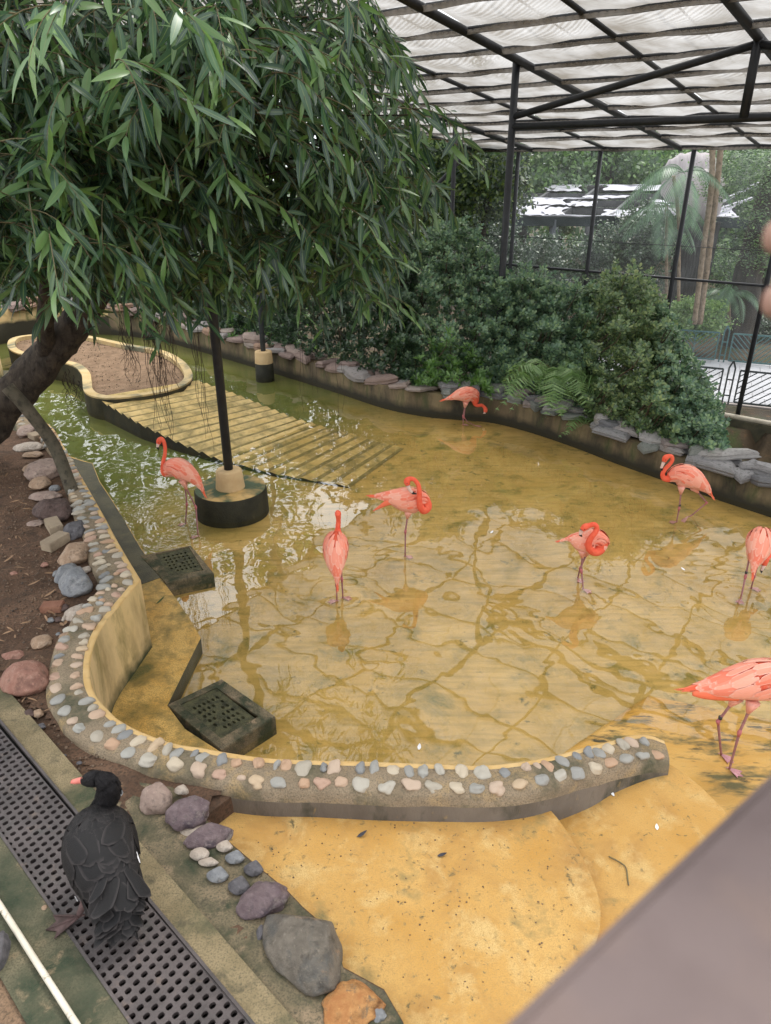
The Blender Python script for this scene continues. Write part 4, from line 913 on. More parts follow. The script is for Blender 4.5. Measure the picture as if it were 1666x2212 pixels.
v, f = lathe(p2, [(.194, .32), (.182, .56), (.17, .575), (.08, .578)], 40); mk('collar', v, f, M['collar'], b2)

# ------------------------------------------------------------------ aviary: roof grid, posts, nets
Uh = np.array([.632, .775]); Vh = np.array([-.775, .632])
def uv(u, v_, dz=0):
    p = Uh * u + Vh * v_; return np.array([p[0], p[1], ROOF(*p) + dz])
av = thing('aviary_cage', 'large dark steel pipe aviary frame with a sagging grey net roof over the pool', 'aviary', (4.6, 16.5, -1.95))
UL = [-3.1 + 1.02 * k for k in range(23)]; UL[-1] = 19.85
UL = [9.16 + 1.02 * k for k in range(-5, 10)] + [19.85]
VL = [-5.8, -4.0, -2.2, -.35, 1.4, 3.22, 4.98, 6.8, 8.78, 10.9, 12.8]; MAIN = (-4.0, -.35, 3.22, 6.8, 10.9)
for v_ in VL:
    big_ = v_ in MAIN; rr = .062 if big_ else .038
    v, f = tube([uv(UL[0], v_, -.03 if big_ else 0), uv(UL[-1], v_, -.03 if big_ else 0)], rr, 10); mk('rafter', v, f, M['pole'], av)
for i, u in enumerate(UL):
    v, f = tube([uv(u, VL[0]), uv(u, VL[-1])], .052 if i == len(UL) - 1 else .036, 8); mk('purlin', v, f, M['pole'], av)
# thin ties above the net
for v_ in (4.1, 5.9, 7.9, 2.3, .5, 9.9):
    v, f = tube([uv(UL[0], v_, .22), uv(UL[-1], v_, .22)], .014, 6); mk('tie_rod', v, f, M['pole'], av)
def post(x, y, z0, r_=.058, mat='pole', top=None):
    z1 = ROOF(x, y) - .02 if top is None else top
    v, f = tube([(x, y, z0), (x, y, (z0 + z1) / 2), (x, y, z1)], r_, 16); mk('post', v, f, M[mat], av)
post(p1[0] + .0, p1[1], .54, .058); post(p2[0], p2[1], .57, .055, 'pole_grey')
pa = uv(11.78, 6.88); post(pa[0], pa[1], -1.2, .062)
pj = uv(11.70, 3.22); zch = 4.70
v, f = tube([(pa[0], pa[1], zch + .02), uv(11.74, 3.22) * [1, 1, 0] + [0, 0, zch], uv(11.7, -2.5) * [1, 1, 0] + [0, 0, zch]], .055, 12); mk('truss_chord', v, f, M['pole'], av)
v, f = tube([(pa[0], pa[1], zch + .16), pj - [0, 0, .10]], .052, 12); mk('truss_diagonal', v, f, M['pole'], av)
v, f = tube([pj, [pj[0], pj[1], zch]], .062, 12); mk('truss_vertical', v, f, M['pole'], av)
qj = uv(11.7, -.4); v, f = tube([pj - [0, 0, .1], [qj[0], qj[1], zch + .1]], .052, 12); mk('truss_diagonal', v, f, M['pole'], av)
for u_, v_ in ((16.0, 10.9),):
    q = uv(u_, v_)
    if (u_, v_) != (11.6, 10.9): post(q[0], q[1], -1.0 if u_ > 8 else .0, .055)
q0 = WY(1000, 325, 19.5); q1 = WY(995, 345, 19.5); q2 = WY(935, 410, 19.5); q3 = WY(905, 450, 19.5)
v, f = tube([q0, q1], .05, 8); v2, f2 = tube([q1, q2, q3], .05, 8); mb = MB(); mb.add(v, f); mb.add(v2, f2); mb.build('brace', M['pole'], av)
# end fence at the eave
def on_eave(px):
    a = 3.0
    lo2, hi2 = -3.0, 14.0
    for _ in range(50):
        m2 = (lo2 + hi2) / 2; q = uv(19.85, m2); d = q - [0, 0, H]; x = 833 + FPX * d[0] / (d[1] * ct - d[2] * st)
        if x > px: lo2 = m2
        else: hi2 = m2
    return uv(19.85, m2)
EP = [on_eave(x) for x in (960, 1121, 1299, 1501, 1722, 1960)]
ZO = -1.95
for q in EP[1:]: post(q[0], q[1], ZO, .058, top=q[2])
for z_ in (1.08,):
    q1_ = EP[0].copy(); q2_ = EP[-1].copy(); q1_[2] = q2_[2] = W(0, 0, 0)[2] * 0 + 0
q4 = EP[4]; zr = None
def z_on(px, py, q):  # height of image point on the vertical through q
    d = ray(px, py); t = math.hypot(q[0], q[1]) / math.hypot(d[0], d[1]); return H + d[2] * t
zr = z_on(1640, 617, EP[4]); 
v, f = tube([EP[0] * [1, 1, 0] + [0, 0, zr], EP[-1] * [1, 1, 0] + [0, 0, zr]], .035, 8); mk('mid_rail', v, f, M['pole'], av)
v, f = tube([EP[0] * [1, 1, 0] + [0, 0, zr + .8], EP[-1] * [1, 1, 0] + [0, 0, zr + .8]], .008, 5); mk('wire', v, f, M['pole'], av)
# nets
def roof_net():
    v = []; f = []; 
    for a in range(len(UL) - 1):
        for b in range(len(VL) - 1):
            n1_, n2_ = 7, 6; base = len(v); sag = random.uniform(.05, .12); ph = random.uniform(0, 6)
            for i in range(n1_ + 1):
                for j in range(n2_ + 1):
                    s, t = i / n1_, j / n2_; u_ = UL[a] + (UL[a + 1] - UL[a]) * s; w_ = VL[b] + (VL[b + 1] - VL[b]) * t
                    dz = .045 - sag * (math.sin(math.pi * s) ** .7) * (math.sin(math.pi * t) ** .5) + .012 * math.sin(ph + 9 * t + 3 * s) * math.sin(math.pi * s)
                    # folds near the lower purlin
                    dz -= .05 * math.exp(-((s - .9) / .07) ** 2) * (.5 + .5 * math.sin(ph + t * 11)) * math.sin(math.pi * t)
                    v.append(uv(u_, w_, dz))
            for i in range(n1_):
                for j in range(n2_):
                    q = base + i * (n2_ + 1) + j; f.append((q, q + 1, q + n2_ + 2, q + n2_ + 1))
    mk('roof_net', np.array(v), f, M['roof_net'], av)
roof_net()
def net_folds():
    v = []; f = []
    for u in UL[1:]:
        ph = random.uniform(0, 9); base = len(v); n = int((VL[-1] - VL[0]) / .15)
        for j in range(n + 1):
            w_ = VL[0] + (VL[-1] - VL[0]) * j / n; wd = .12 + .08 * mnoise.noise(Vector((u * 3, w_ * 1.3, 0))) ; dr = .03 + .05 * abs(mnoise.noise(Vector((u * 2, w_ * .9, 5))))
            v += [uv(u - .02, w_, .01), uv(u - wd * .5, w_, -.035 - dr), uv(u - wd, w_, -.03)]
        for j in range(n):
            a = base + 3 * j; f += [(a, a + 3, a + 4, a + 1), (a + 1, a + 4, a + 5, a + 2)]
    mk('net_folds', np.array(v), f, M['fold_net'], av, kind='stuff')
net_folds()
for i in range(len(EP) - 1):
    a, b = EP[i], EP[i + 1]; v = np.array([[a[0], a[1], ZO], [b[0], b[1], ZO], b, a]); mk('side_net', v, [(0, 1, 2, 3)], M['side_net'], av, smooth=False)

# retaining edge with cream pipe beyond the ditch
ra = uv(19.62, 6.2); rb = uv(19.62, -3.0); zp = z_on(1600, 908, uv(19.6, 3.0))
v, f = bar(ra * [1, 1, 0] + [0, 0, zp - .9], rb * [1, 1, 0] + [0, 0, zp - .9], .22, 1.7); mk('retaining_wall', v, f, M['ledge_dark'], smooth=False, label='low dark retaining wall behind the right end of the pool', cat='wall')
v, f = tube([ra * [1, 1, 0] + [0, 0, zp], rb * [1, 1, 0] + [0, 0, zp]], .07, 12); mk('water_pipe', v, f, M['white_pipe'], label='thick stained cream pipe lying on the retaining wall at right', cat='pipe')

# ------------------------------------------------------------------ path outside with slabs, two teal fences
ZP = -1.9
pa_, pb_ = W(1380, 848, ZP), W(1800, 893, ZP); pc_, pd_ = W(1380, 762, ZP), W(1800, 796, ZP)
dirp = nrm(pb_ - pa_); dirq = nrm((pc_ - pa_) - dirp * np.dot(pc_ - pa_, dirp)); wpath = np.dot(pc_ - pa_, dirq)
path = thing('path', None, None, tuple(pa_), kind='structure')
v, f = prism([tuple((pa_ + dirp * s + dirq * t)[:2]) for s, t in ((-2, -.1), (9, -.1), (9, wpath + .1), (-2, wpath + .1))], ZP - .3, ZP - .015); mk('path_base', v, f, M['kerbstone'], path, smooth=False)
bm = bmesh.new(); bmesh.ops.create_cube(bm, size=1); bmesh.ops.bevel(bm, geom=bm.edges[:], offset=.03, segments=1, affect='EDGES'); slab_me = bpy.data.meshes.new('paving_slab'); bm.to_mesh(slab_me); bm.free(); slab_me.materials.append(M['paving'])
angp = math.atan2(dirp[1], dirp[0]); nn = max(3, int(wpath / .62))
for i in range(-3, 15):
    for j in range(nn):
        q = pa_ + dirp * (i * .62 + (.31 if j % 2 else 0)) + dirq * ((j + .5) * wpath / nn)
        inst('paving_slab', slab_me, (q[0], q[1], ZP - .005), (0, 0, angp), (.605, wpath / nn - .015, .03), path)
def fence(p, q, h_, mat, label, seed, npan):
    p = np.array(p); q = np.array(q); L = np.linalg.norm((q - p)[:2]); d = nrm(q - p); t = thing('park_fence', label, 'fence', tuple(p), 'teal park fences along the path')
    seg_ = L / npan; up_ = np.array([0, 0, 1.0])
    def b_(a, c, w=.035): v, f = bar(a, c, w, w * .8, up=np.cross(d, up_)); mk('bar', v, f, mat, t, smooth=False)
    for k in range(npan):
        a = p + d * (k * seg_ + .22); b = p + d * ((k + 1) * seg_ - .22); w = np.linalg.norm(b - a)
        for z_ in (.08, h_): b_(a + up_ * z_, b + up_ * z_, .05)
        b_(a + up_ * .08, a + up_ * h_, .045); b_(b + up_ * .08, b + up_ * h_, .045)
        m2 = (a + b) / 2
        if seed: b_(m2 + up_ * .08, m2 + up_ * h_, .03)
        step = .17
        for s in (-1, 1):                     # chevrons meeting at the middle stile
            z_ = .08 - (w / 2 if seed else w * .75)
            if not seed and s > 0: break
            while z_ < h_:
                if not seed:
                    z0 = max(z_, .08); z1 = min(z_ + w * .75, h_); x0 = (z0 - z_) / .75; x1 = (z1 - z_) / .75
                    if x1 - x0 > .03: b_(a + d * x0 + up_ * z0, a + d * x1 + up_ * z1, .026)
                    z_ += step; continue
                z0 = max(z_, .08); x0 = (z0 - z_); z1 = min(z_ + w / 2, h_); x1 = z1 - z_
                if x1 - x0 > .03:
                    A = m2 + d * s * (x0 if seed else w / 2 - x0) + up_ * z0; Bq = m2 + d * s * (x1 if seed else w / 2 - x1) + up_ * z1
                    b_(A, Bq, .026)
                z_ += step
        c = p + d * (k * seg_)                # pointed double post
        for s in (-1, 1): b_(c + d * .08 * s, c + d * .08 * s + up_ * (h_ + .05), .045); b_(c + d * .08 * s + up_ * (h_ + .05), c + up_ * (h_ + .25), .045)
        for z_ in (.25, .7): b_(c - d * .08 + up_ * z_, c + d * .08 + up_ * z_, .035)
f1a, f1b = W(1330, 846, ZP), W(1830, 902, ZP)
fence(f1a, f1b, .98, M['dark_bar'], 'nearer dark teal park fence with slanting bars and pointed posts before the path', 0, 4)
f2a, f2b = W(1200, 752, ZP), W(1830, 806, ZP)
fence(f2a, f2b, 1.0, M['teal'], 'farther light teal park fence beyond the grey path', 1, 5)

# ------------------------------------------------------------------ foliage helpers
def scatter(name, tv, tf, pos, X, Zn, size, mat, parent=None, uvt=None, **k):
    """copies of a leaf template joined in one mesh"""
    pos = np.asarray(pos); X = X / np.linalg.norm(X, axis=1)[:, None]; Y = np.cross(Zn, X); Y /= (np.linalg.norm(Y, axis=1)[:, None] + 1e-9); Z = np.cross(X, Y)
    n = len(pos); tv = np.asarray(tv, float); m = len(tv); size = np.asarray(size)
    if size.ndim == 1: size = np.column_stack([size, size, size])
    V_ = pos[:, None, :] + (tv[None, :, 0, None] * size[:, 0, None, None]) * X[:, None, :] + (tv[None, :, 1, None] * size[:, 1, None, None]) * Y[:, None, :] + (tv[None, :, 2, None] * size[:, 2, None, None]) * Z[:, None, :]
    tf = np.asarray(tf); F_ = (tf[None] + (np.arange(n) * m)[:, None, None]).reshape(-1, tf.shape[1])
    uv_ = None if uvt is None else np.tile(np.asarray(uvt), (n, 1))
    return mk(name, V_.reshape(-1, 3), F_, mat, parent, uv=uv_, **k)
def leaf_long(ns=5, w=.105, droop=.16, fold=.18):
    v = []; uvt = []; 
    for i in range(ns + 1):
        t = i / ns; ww = w * (math.sin(math.pi * min(1, t * .96 + .03)) ** .75) * (1.1 - .35 * t)
        if i == ns: ww = .003
        z = -droop * t * t
        v += [(t, -ww, z + ww * fold), (t, 0, z), (t, ww, z + ww * fold)]; uvt += [(t, -1), (t, 0), (t, 1)]
    f = []
    for i in range(ns):
        a = 3 * i; f += [(a, a + 3, a + 4, a + 1), (a + 1, a + 4, a + 5, a + 2)]
    return v, f, uvt
LL = leaf_long(5, .092, .16, .22)
LL2 = leaf_long(5, .105, .26, .3)
def leaf_small(w=.28, ob=True):
    # obovate: 6 vertices, folded
    v = [(0, 0, 0), (.45, -w * .75, .05), (.8, -w, .04), (1, 0, -.03), (.8, w, .04), (.45, w * .75, .05), (.5, 0, 0)]
    f = [(0, 1, 6, 5), (6, 1, 2, 3), (5, 6, 3, 4)]
    return v, f
LS = leaf_small()
LD = ([(0, 0, 0), (.5, -.3, .04), (1, 0, 0), (.5, .3, .04)], [(0, 1, 2, 3)])
def rnd_unit(n): a = rng.normal(size=(n, 3)); return a / np.linalg.norm(a, axis=1)[:, None]

# ------------------------------------------------------------------ long-leaved fig in the foreground
tree = thing('weeping_fig_tree', 'leaning dark trunked tree with dense long drooping leaves filling the upper left', 'tree', (-5.3, 8.1, ZG))
tp = np.array([(-5.6, 7.9, .55), (-5.1, 8.05, 1.0), (-4.55, 8.15, 1.5), (-3.95, 8.2, 2.05), (-3.5, 8.2, 2.5), (-3.1, 8.2, 3.0), (-2.7, 8.1, 3.7), (-2.3, 7.8, 4.6)])
tc = cat(tp, 10); rr_ = np.interp(np.linspace(0, 1, len(tc)), [0, .25, .55, .8, 1], [.30, .23, .17, .14, .09])
v, f = tube(tc, rr_, 22)
cc = np.repeat(tc, 22, 0); dv = v[:len(cc)] - cc
amp = np.array([1 + .22 * nz(p, 3.5) + .12 * nz(p, 11, 3) + .06 * nz(p, 28, 5) for p in v[:len(cc)]]); v[:len(cc)] = cc + dv * amp[:, None]
mk('trunk', v, f, M['bark'], tree)
def limb(pts, r0, r1, nm='branch', mat='bark', n=9):
    c_ = cat(np.array(pts, float), 6); r_ = np.linspace(r0, r1, len(c_)); c_ = c_ + .02 * np.array([[nz(p, 3), nz(p, 3, 7), nz(p, 3, 13)] for p in c_])
    v, f = tube(c_, r_, n); return mk(nm, v, f, M[mat], tree)
limb([(-5.35, 7.95, .55), (-5.0, 7.9, 1.15), (-4.75, 7.7, 1.55), (-4.9, 7.5, 2.2), (-5.0, 7.2, 3.0)], .13, .07)
limb([(-3.9, 8.15, 2.1), (-3.5, 7.6, 2.9), (-3.0, 6.8, 3.5), (-2.4, 6.0, 4.2)], .10, .04)
limb([(-3.0, 8.2, 3.1), (-2.0, 8.3, 3.5), (-1.0, 8.4, 3.9), (0, 8.4, 4.0)], .09, .03)
limb([(-2.7, 8.1, 3.7), (-1.8, 7.4, 4.5), (-.9, 6.8, 5.2)], .08, .03)
limb([(-3.3, 8.2, 2.8), (-2.9, 7.6, 3.1), (-2.2, 6.9, 3.1), (-1.6, 6.4, 3.0)], .06, .02)
limb([(-2.4, 8.0, 4.2), (-2.9, 7.0, 5.0), (-3.4, 6.0, 5.4)], .08, .03)
# prop pole
v, f = tube(cat(np.array([WY(16, 836, 7.50), WY(60, 885, 7.5), WY(118, 965, 7.5), W(160, 1072, ZG)]), 5), .07, 12)
for i in range(len(v)): v[i] += .006 * np.array([nz(v[i], 9), nz(v[i], 9, 5), 0])
mk('prop_pole', v, f, M['prop'], label='weathered wooden pole propping up the leaning trunk', cat='pole')

outline = [(-450, -700), (560, -700), (700, -400), (790, -60), (808, 60), (800, 150), (830, 215), (915, 220), (880, 290), (875, 370), (850, 430), (815, 500), (825, 590), (795, 645), (750, 600), (690, 640), (640, 580), (580, 560), (530, 575), (500, 530), (460, 600), (425, 650), (385, 600), (330, 645), (260, 600), (190, 650), (150, 600), (90, 560), (40, 590), (-40, 570), (-450, 580)]
def depth_front(x, y):      # nearest distance (forward metres) of the crown surface
    return 5.0 + 1.2 * math.cos(x / 150.0) * math.sin(y / 130.0 + 1.0) * .35 + .0012 * max(0, x) + .9 * mnoise.noise(Vector((x / 170, y / 150, 2))) - .0012 * (700 - y) * .4
def sample_crown(n, y0=-700, y1=720, x0=-450, x1=1000, deep=2.6):
    out = []
    while len(out) < n:
        x = random.uniform(x0, x1); y = random.uniform(y0, y1)
        if not in_poly(np.array(x), np.array(y), outline): continue
        g = mnoise.noise(Vector((x / 60, y / 45, 9)))
        d = depth_front(x, y) + abs(random.gauss(0, 1)) * deep * .5 + (0 if g > -.1 else .5)
        d = min(d, 9.3)
        out.append(WY(x, y, d))
    return np.array(out)
def twigs(anchors, lmin=.35, lmax=.8, nl=(7, 13), out_dir=None):
    LP_, LX, LZ, LS_ = [], [], [], []; paths = []
    for p in anchors:
        a = random.uniform(0, 2 * math.pi); h = np.array([math.cos(a), math.sin(a) - .45, 0]); h = h / (np.linalg.norm(h) + .01)
        L = random.uniform(lmin, lmax); pts = []; q = p.copy(); d = nrm(h * .8 + np.array([.25 if p[0] > -2 else 0, 0, .15]))
        ns = 7
        for i in range(ns):
            pts.append(q.copy()); d = nrm(d + np.array([0, 0, -.19])); q = q + d * L / ns
        pts.append(q); pts = np.array(pts); paths.append(pts)
        k = random.randint(*nl)
        for j in range(k):
            t = (j + .6) / k; i = min(ns - 1, int(t * ns)); c_ = pts[i] * (1 - (t * ns - i)) + pts[i + 1] * (t * ns - i); tg_ = nrm(pts[i + 1] - pts[i])
            sd = nrm(np.cross(tg_, (0, 0, 1)) + 1e-6) * (1 if j % 2 else -1)
            x = nrm(tg_ * .55 + sd * random.uniform(.2, .9) + np.array([0, 0, -random.uniform(-.1, .85)]) + rng.normal(size=3) * .28)
            zz = nrm(np.array([0, -.45, .8]) + rng.normal(size=3) * .5 + sd * .3)
            LP_.append(c_); LX.append(x); LZ.append(zz); LS_.append(random.uniform(.14, .255) * (1.0 if j < k - 1 else .8))
    return np.array(LP_), np.array(LX), np.array(LZ), np.array(LS_), paths
anch = np.vstack([sample_crown(1350, 0, 760, -60, 1000), sample_crown(650, -700, 10, -450, 1000, 3.5), sample_crown(250, 0, 720, -450, -60)])
# tufts hanging in front, nearer the lens
extra_t = [WY(x, y, d) for x, y, d in [(70, 300, 4.6), (40, 330, 4.7), (150, 350, 5.0), (250, 130, 4.4), (300, 180, 4.6), (40, 30, 4.2), (170, 20, 4.3), (270, -30, 4.0), (330, 230, 5.0), (420, 200, 5.1), (470, 330, 5.2), (560, 60, 5.0), (620, 300, 5.2),
           (330, 470, 5.2), (400, 380, 5.2), (230, 420, 5.1), (120, 430, 5.0), (0, 480, 4.6), (520, 420, 5.3), (560, 520, 5.6), (660, 500, 5.8), (720, 480, 6.0), (760, 430, 6.2), (700, 180, 5.6), (760, 90, 5.6), (800, 250, 6.0), (850, 330, 6.4), (930, 300, 6.8), (900, 420, 6.8), (370, 560, 5.6), (300, 570, 5.5), (200, 590, 5.6), (440, 540, 5.6), (620, 560, 6.0), (820, 560, 6.6), (860, 600, 6.9)]]
LPp, LXx, LZz, LSs, tpaths = twigs(anch)
P2, X2, Z2, S2, tp2 = twigs([q for q in extra_t for _ in range(2)], .4, .75, (9, 14))
LPp = np.vstack([LPp, P2]); LXx = np.vstack([LXx, X2]); LZz = np.vstack([LZz, Z2]); LSs = np.concatenate([LSs, S2]); tpaths += tp2
# the 300 leaves that show largest are pieces of their own
dvec = LPp - [0, 0, H]; dep_ = dvec[:, 1] * ct - dvec[:, 2] * st; sx = 833 + FPX * dvec[:, 0] / dep_; sy = 1106 - FPX * (dvec[:, 1] * st + dvec[:, 2] * ct) / dep_
vis = (sx > 0) & (sx < 1666) & (sy > 0) & (sy < 800); score = np.where(vis, LSs / dep_, 0); order = np.argsort(-score)[:300]
mask = np.ones(len(LPp), bool); mask[order] = False
scatter('foliage', LL[0], LL[1], LPp[mask], LXx[mask], LZz[mask], LSs[mask], M['leaf'], tree, LL[2], kind='stuff')
lm = []
for tv, tf, tu in (LL, LL2, leaf_long(6, .09, .10, .1), leaf_long(6, .11, .3, .2)):
    me = fast_mesh('leaf', np.array(tv), np.array(tf)); me.materials.append(M['leaf_obj']); me.polygons.foreach_set('use_smooth', [True] * len(me.polygons))
    ul = me.uv_layers.new(name='UVMap'); li = np.zeros(len(me.loops), np.int32); me.loops.foreach_get('vertex_index', li); ul.data.foreach_set('uv', np.array(tu, np.float32)[li].ravel()); lm.append(me)
for i in order:
    x = nrm(LXx[i]); y = nrm(np.cross(LZz[i], x)); z = np.cross(x, y); s_ = LSs[i] * 1.06
    mt = Matrix(((x[0] * s_, y[0] * s_, z[0] * s_, 0), (x[1] * s_, y[1] * s_, z[1] * s_, 0), (x[2] * s_, y[2] * s_, z[2] * s_, 0), (0, 0, 0, 1)))
    inst('leaf', random.choice(lm), LPp[i], parent=tree, matrix=mt)
# twigs joined
def tri_tubes(paths, r0, r1):
    V_ = []; F_ = []; n = 0
    for P in paths:
        P = np.asarray(P); m = len(P); T = np.gradient(P, axis=0); r_ = np.linspace(r0, r1, m)
        for i in range(m):
            t = nrm(T[i]); a = nrm(np.cross(t, (0.3, .2, 1))); b = np.cross(t, a)
            for k in range(3): V_.append(P[i] + r_[i] * (math.cos(2.094 * k) * a + math.sin(2.094 * k) * b))
        for i in range(m - 1):
            for k in range(3): F_.append((n + 3 * i + k, n + 3 * i + (k + 1) % 3, n + 3 * i + 3 + (k + 1) % 3, n + 3 * i + 3 + k))
        n += 3 * m
    return np.array(V_), np.array(F_)
v, f = tri_tubes(tpaths, .0048, .0016); mk('twigs', v, f, M['twig'], tree, kind='stuff')
inner = []
for k in range(150):
    a = random.choice(anch); b = tc[random.randint(45, len(tc) - 1)]; m2 = (a + b) / 2 + rng.normal(size=3) * .2 + [0, 0, .2]
    inner.append(cat(np.array([b, m2, a]), 4))
v, f = tri_tubes(inner, .02, .005); mk('branchlets', v, f, M['bark'], tree, kind='stuff')
# aerial roots in bundles
def root_bundle(x0, x1, y0, y1, Y, n, wob=.05):
    ps = []
    for k in range(n):
        x = random.uniform(x0, x1); ya = y0 + random.uniform(-20, 20); yb = random.uniform(y0 + (y1 - y0) * .45, y1); q = WY(x, ya, Y); z1_ = WY(x, yb, Y)[2]
        m = 12; ph = random.uniform(0, 6); P = [q + np.array([wob * math.sin(ph + i * .8) * i / m + random.uniform(-.01, .01), random.uniform(-.02, .02), (z1_ - q[2]) * i / m]) for i in range(m + 1)]; ps.append(P)
    v, f = tri_tubes(ps, .0045, .002); mk('aerial_roots', v, f, M['root'], tree, kind='stuff')
root_bundle(255, 285, 690, 860, 9.2, 16); root_bundle(305, 345, 680, 990, 8.8, 24); root_bundle(345, 375, 690, 880, 9.0, 8); root_bundle(410, 436, 720, 985, 9.0, 6, .03)
root_bundle(95, 165, 540, 735, 8.2, 26); root_bundle(55, 85, 600, 700, 8.0, 4); root_bundle(135, 172, 810, 895, 8.25, 14)
root_bundle(600, 740, 640, 960, 11.0, 5, .02); root_bundle(735, 745, 650, 1030, 10.5, 1, .03)

# ------------------------------------------------------------------ shrubs behind the back wall
def back_at(px):
    """point of the back wall under picture column px, and its outward normal"""
    d = BWc - [0, 0, H]; x = 833 + FPX * d[:, 0] / (d[:, 1] * ct - d[:, 2] * st); i = int(np.argmin(np.abs(x - px))); return BWc[i], BN[i]
def shrub(name, label, x0, x1, top, mat, n, size, depth=2.6, leaf=LS, group='shrubs behind the slate capped wall', low=.25, lean=.0, front=.0, dens=1.0, bottom_out=.0):
    """mound of rosettes; top = [(x, y)] skyline in the photograph"""
    pb, nb = back_at((x0 + x1) / 2); t = thing(name, label, 'shrub', (pb[0] + nb[0], pb[1] + nb[1], .2), group)
    tx = [a for a, b in top]; ty = [b for a, b in top]; pos = []; X = []; Z = []; S = []; stems = []
    while len(pos) < n:
        px = random.uniform(x0, x1); p0, nb = back_at(px); yt = np.interp(px, tx, ty)
        s = random.random() ** .8                                     # 0 at the wall, 1 at the crown
        edge = min(1, (px - x0) / 40, (x1 - px) / 40); edge = max(0, edge) ** .5
        # surface: rises away from the wall
        yb = np.interp(px, [0, 2000], [0, 2000]) * 0 + 1106 - FPX * ((p0[1] + .3) * st + (low + .2 - H) * ct) / ((p0[1] + .3) * ct - (low + .2 - H) * st)
        py = yb + (yt - yb) * s
        py = py + (1 - edge) * 20 - (abs(random.gauss(0, 16)) * s * (1 + mnoise.noise(Vector((px / 14, 3, 1)))) if s > .8 else 0)
        dY = front + .25 + depth * (s ** 1.25) + .75 * mnoise.noise(Vector((px / 38, py / 30, 1))) * min(1, s * 4) + .3 * mnoise.noise(Vector((px / 15, py / 13, 6))) * min(1, s * 4)
        c0 = WY(px, py, p0[1] + dY)
        if c0[2] < -.1: continue
        inward = random.random() ** 2 * .55; c0 = c0 + np.array([0, inward, -inward * .35])
        up = nrm(np.array([random.gauss(0, .35), -.55 + random.gauss(0, .3), .75]))
        k = random.randint(5, 8); a0 = random.uniform(0, 6.28); e1_ = nrm(np.cross(up, (1, .2, .1))); e2_ = np.cross(up, e1_)
        for j in range(k):
            a = a0 + j * 2.4; rad = e1_ * math.cos(a) + e2_ * math.sin(a); pos.append(c0 + rad * .004 - up * .012 * j * random.random()); X.append(nrm(rad * (.55 + .1 * j) + up * .6)); Z.append(nrm(up * .8 - rad * .3 + rng.normal(size=3) * .15)); S.append(size * random.uniform(.75, 1.2))
        if random.random() < .10: stems.append([c0 + np.array([random.uniform(-.15, .15), .5, -.45]), c0 + np.array([0, .18, -.2]), c0])
    scatter('foliage', leaf[0], leaf[1] if len({len(q) for q in leaf[1]}) == 1 else leaf[1], np.array(pos), np.array(X), np.array(Z), np.array(S), mat, t, kind='stuff')
    v, f = tri_tubes(stems, .012, .005); mk('stems', v, f, M['stem'], t, kind='stuff')
    return t
LS = ([(0, 0, 0), (.5, -.27, .05), (.86, -.24, .04), (1, 0, -.02), (.86, .24, .04), (.5, .27, .05)], [(0, 1, 2, 3), (0, 3, 4, 5)])
sk = [(760, 600), (880, 570), (930, 510), (960, 490), (1010, 490), (1060, 545), (1100, 600), (1150, 600), (1200, 625), (1260, 640), (1330, 600), (1400, 605), (1440, 660), (1480, 745), (1520, 810), (1555, 870), (1575, 930)]
shrub('leafy_shrub', 'tallest rounded small leaved shrub under the aviary post', 850, 1110, sk, M['shrub'], 19000, .076, 1.0, leaf=LS, front=.2)
shrub('leafy_shrub', 'middle shrub of small rounded leaves behind the fern', 1080, 1290, sk, M['shrub'], 18000, .074, 1.2, leaf=LS, front=.2)
shrub('leafy_shrub', 'upright shrub with reddish stems left of the teal fences', 1260, 1460, sk, M['shrub2'], 17000, .068, 1.5, leaf=LS)
shrub('leafy_shrub', 'rightmost shrub spilling down toward the cream pipe', 1420, 1572, sk, M['shrub'], 11000, .064, 1.4, leaf=LS)
skl = [(-100, 640), (60, 600), (300, 600), (430, 590), (560, 560), (700, 560), (800, 600), (900, 640)]
shrub('dark_shrub', 'dark shady shrub behind the far left wall', -120, 330, [(-120, 560), (330, 560)], M['shrub_dark'], 9000, .09, 2.5, leaf=LS)
shrub('dark_shrub', 'dark glossy shrub behind the farther column', 300, 640, [(300, 520), (640, 520)], M['shrub_dark'], 15000, .09, 1.6, leaf=LS)
shrub('dark_shrub', 'dark tangled shrub under the drooping leaves', 610, 900, [(610, 480), (900, 520)], M['shrub_dark'], 17000, .085, 1.3, leaf=LS)
LB_ = ([(0, 0, 0), (.4, -.17, .04), (.75, -.15, .02), (1, 0, -.06), (.75, .15, .02), (.4, .17, .04)], [(0, 1, 2, 3), (0, 3, 4, 5)])
shrub('bright_shrub', 'bright green low shrub right of the feeding flamingo, above the wall', 895, 1065, [(895, 800), (930, 755), (975, 745), (1040, 775), (1065, 800)], M['bright'], 1700, .115, .5, leaf=LB_, front=-.1)
shrub('bright_shrub', 'bright green shrub glimpsed between the two column poles', 475, 560, [(475, 640), (560, 640)], M['bright'], 900, .11, 1.2, leaf=LB_, front=-.1)
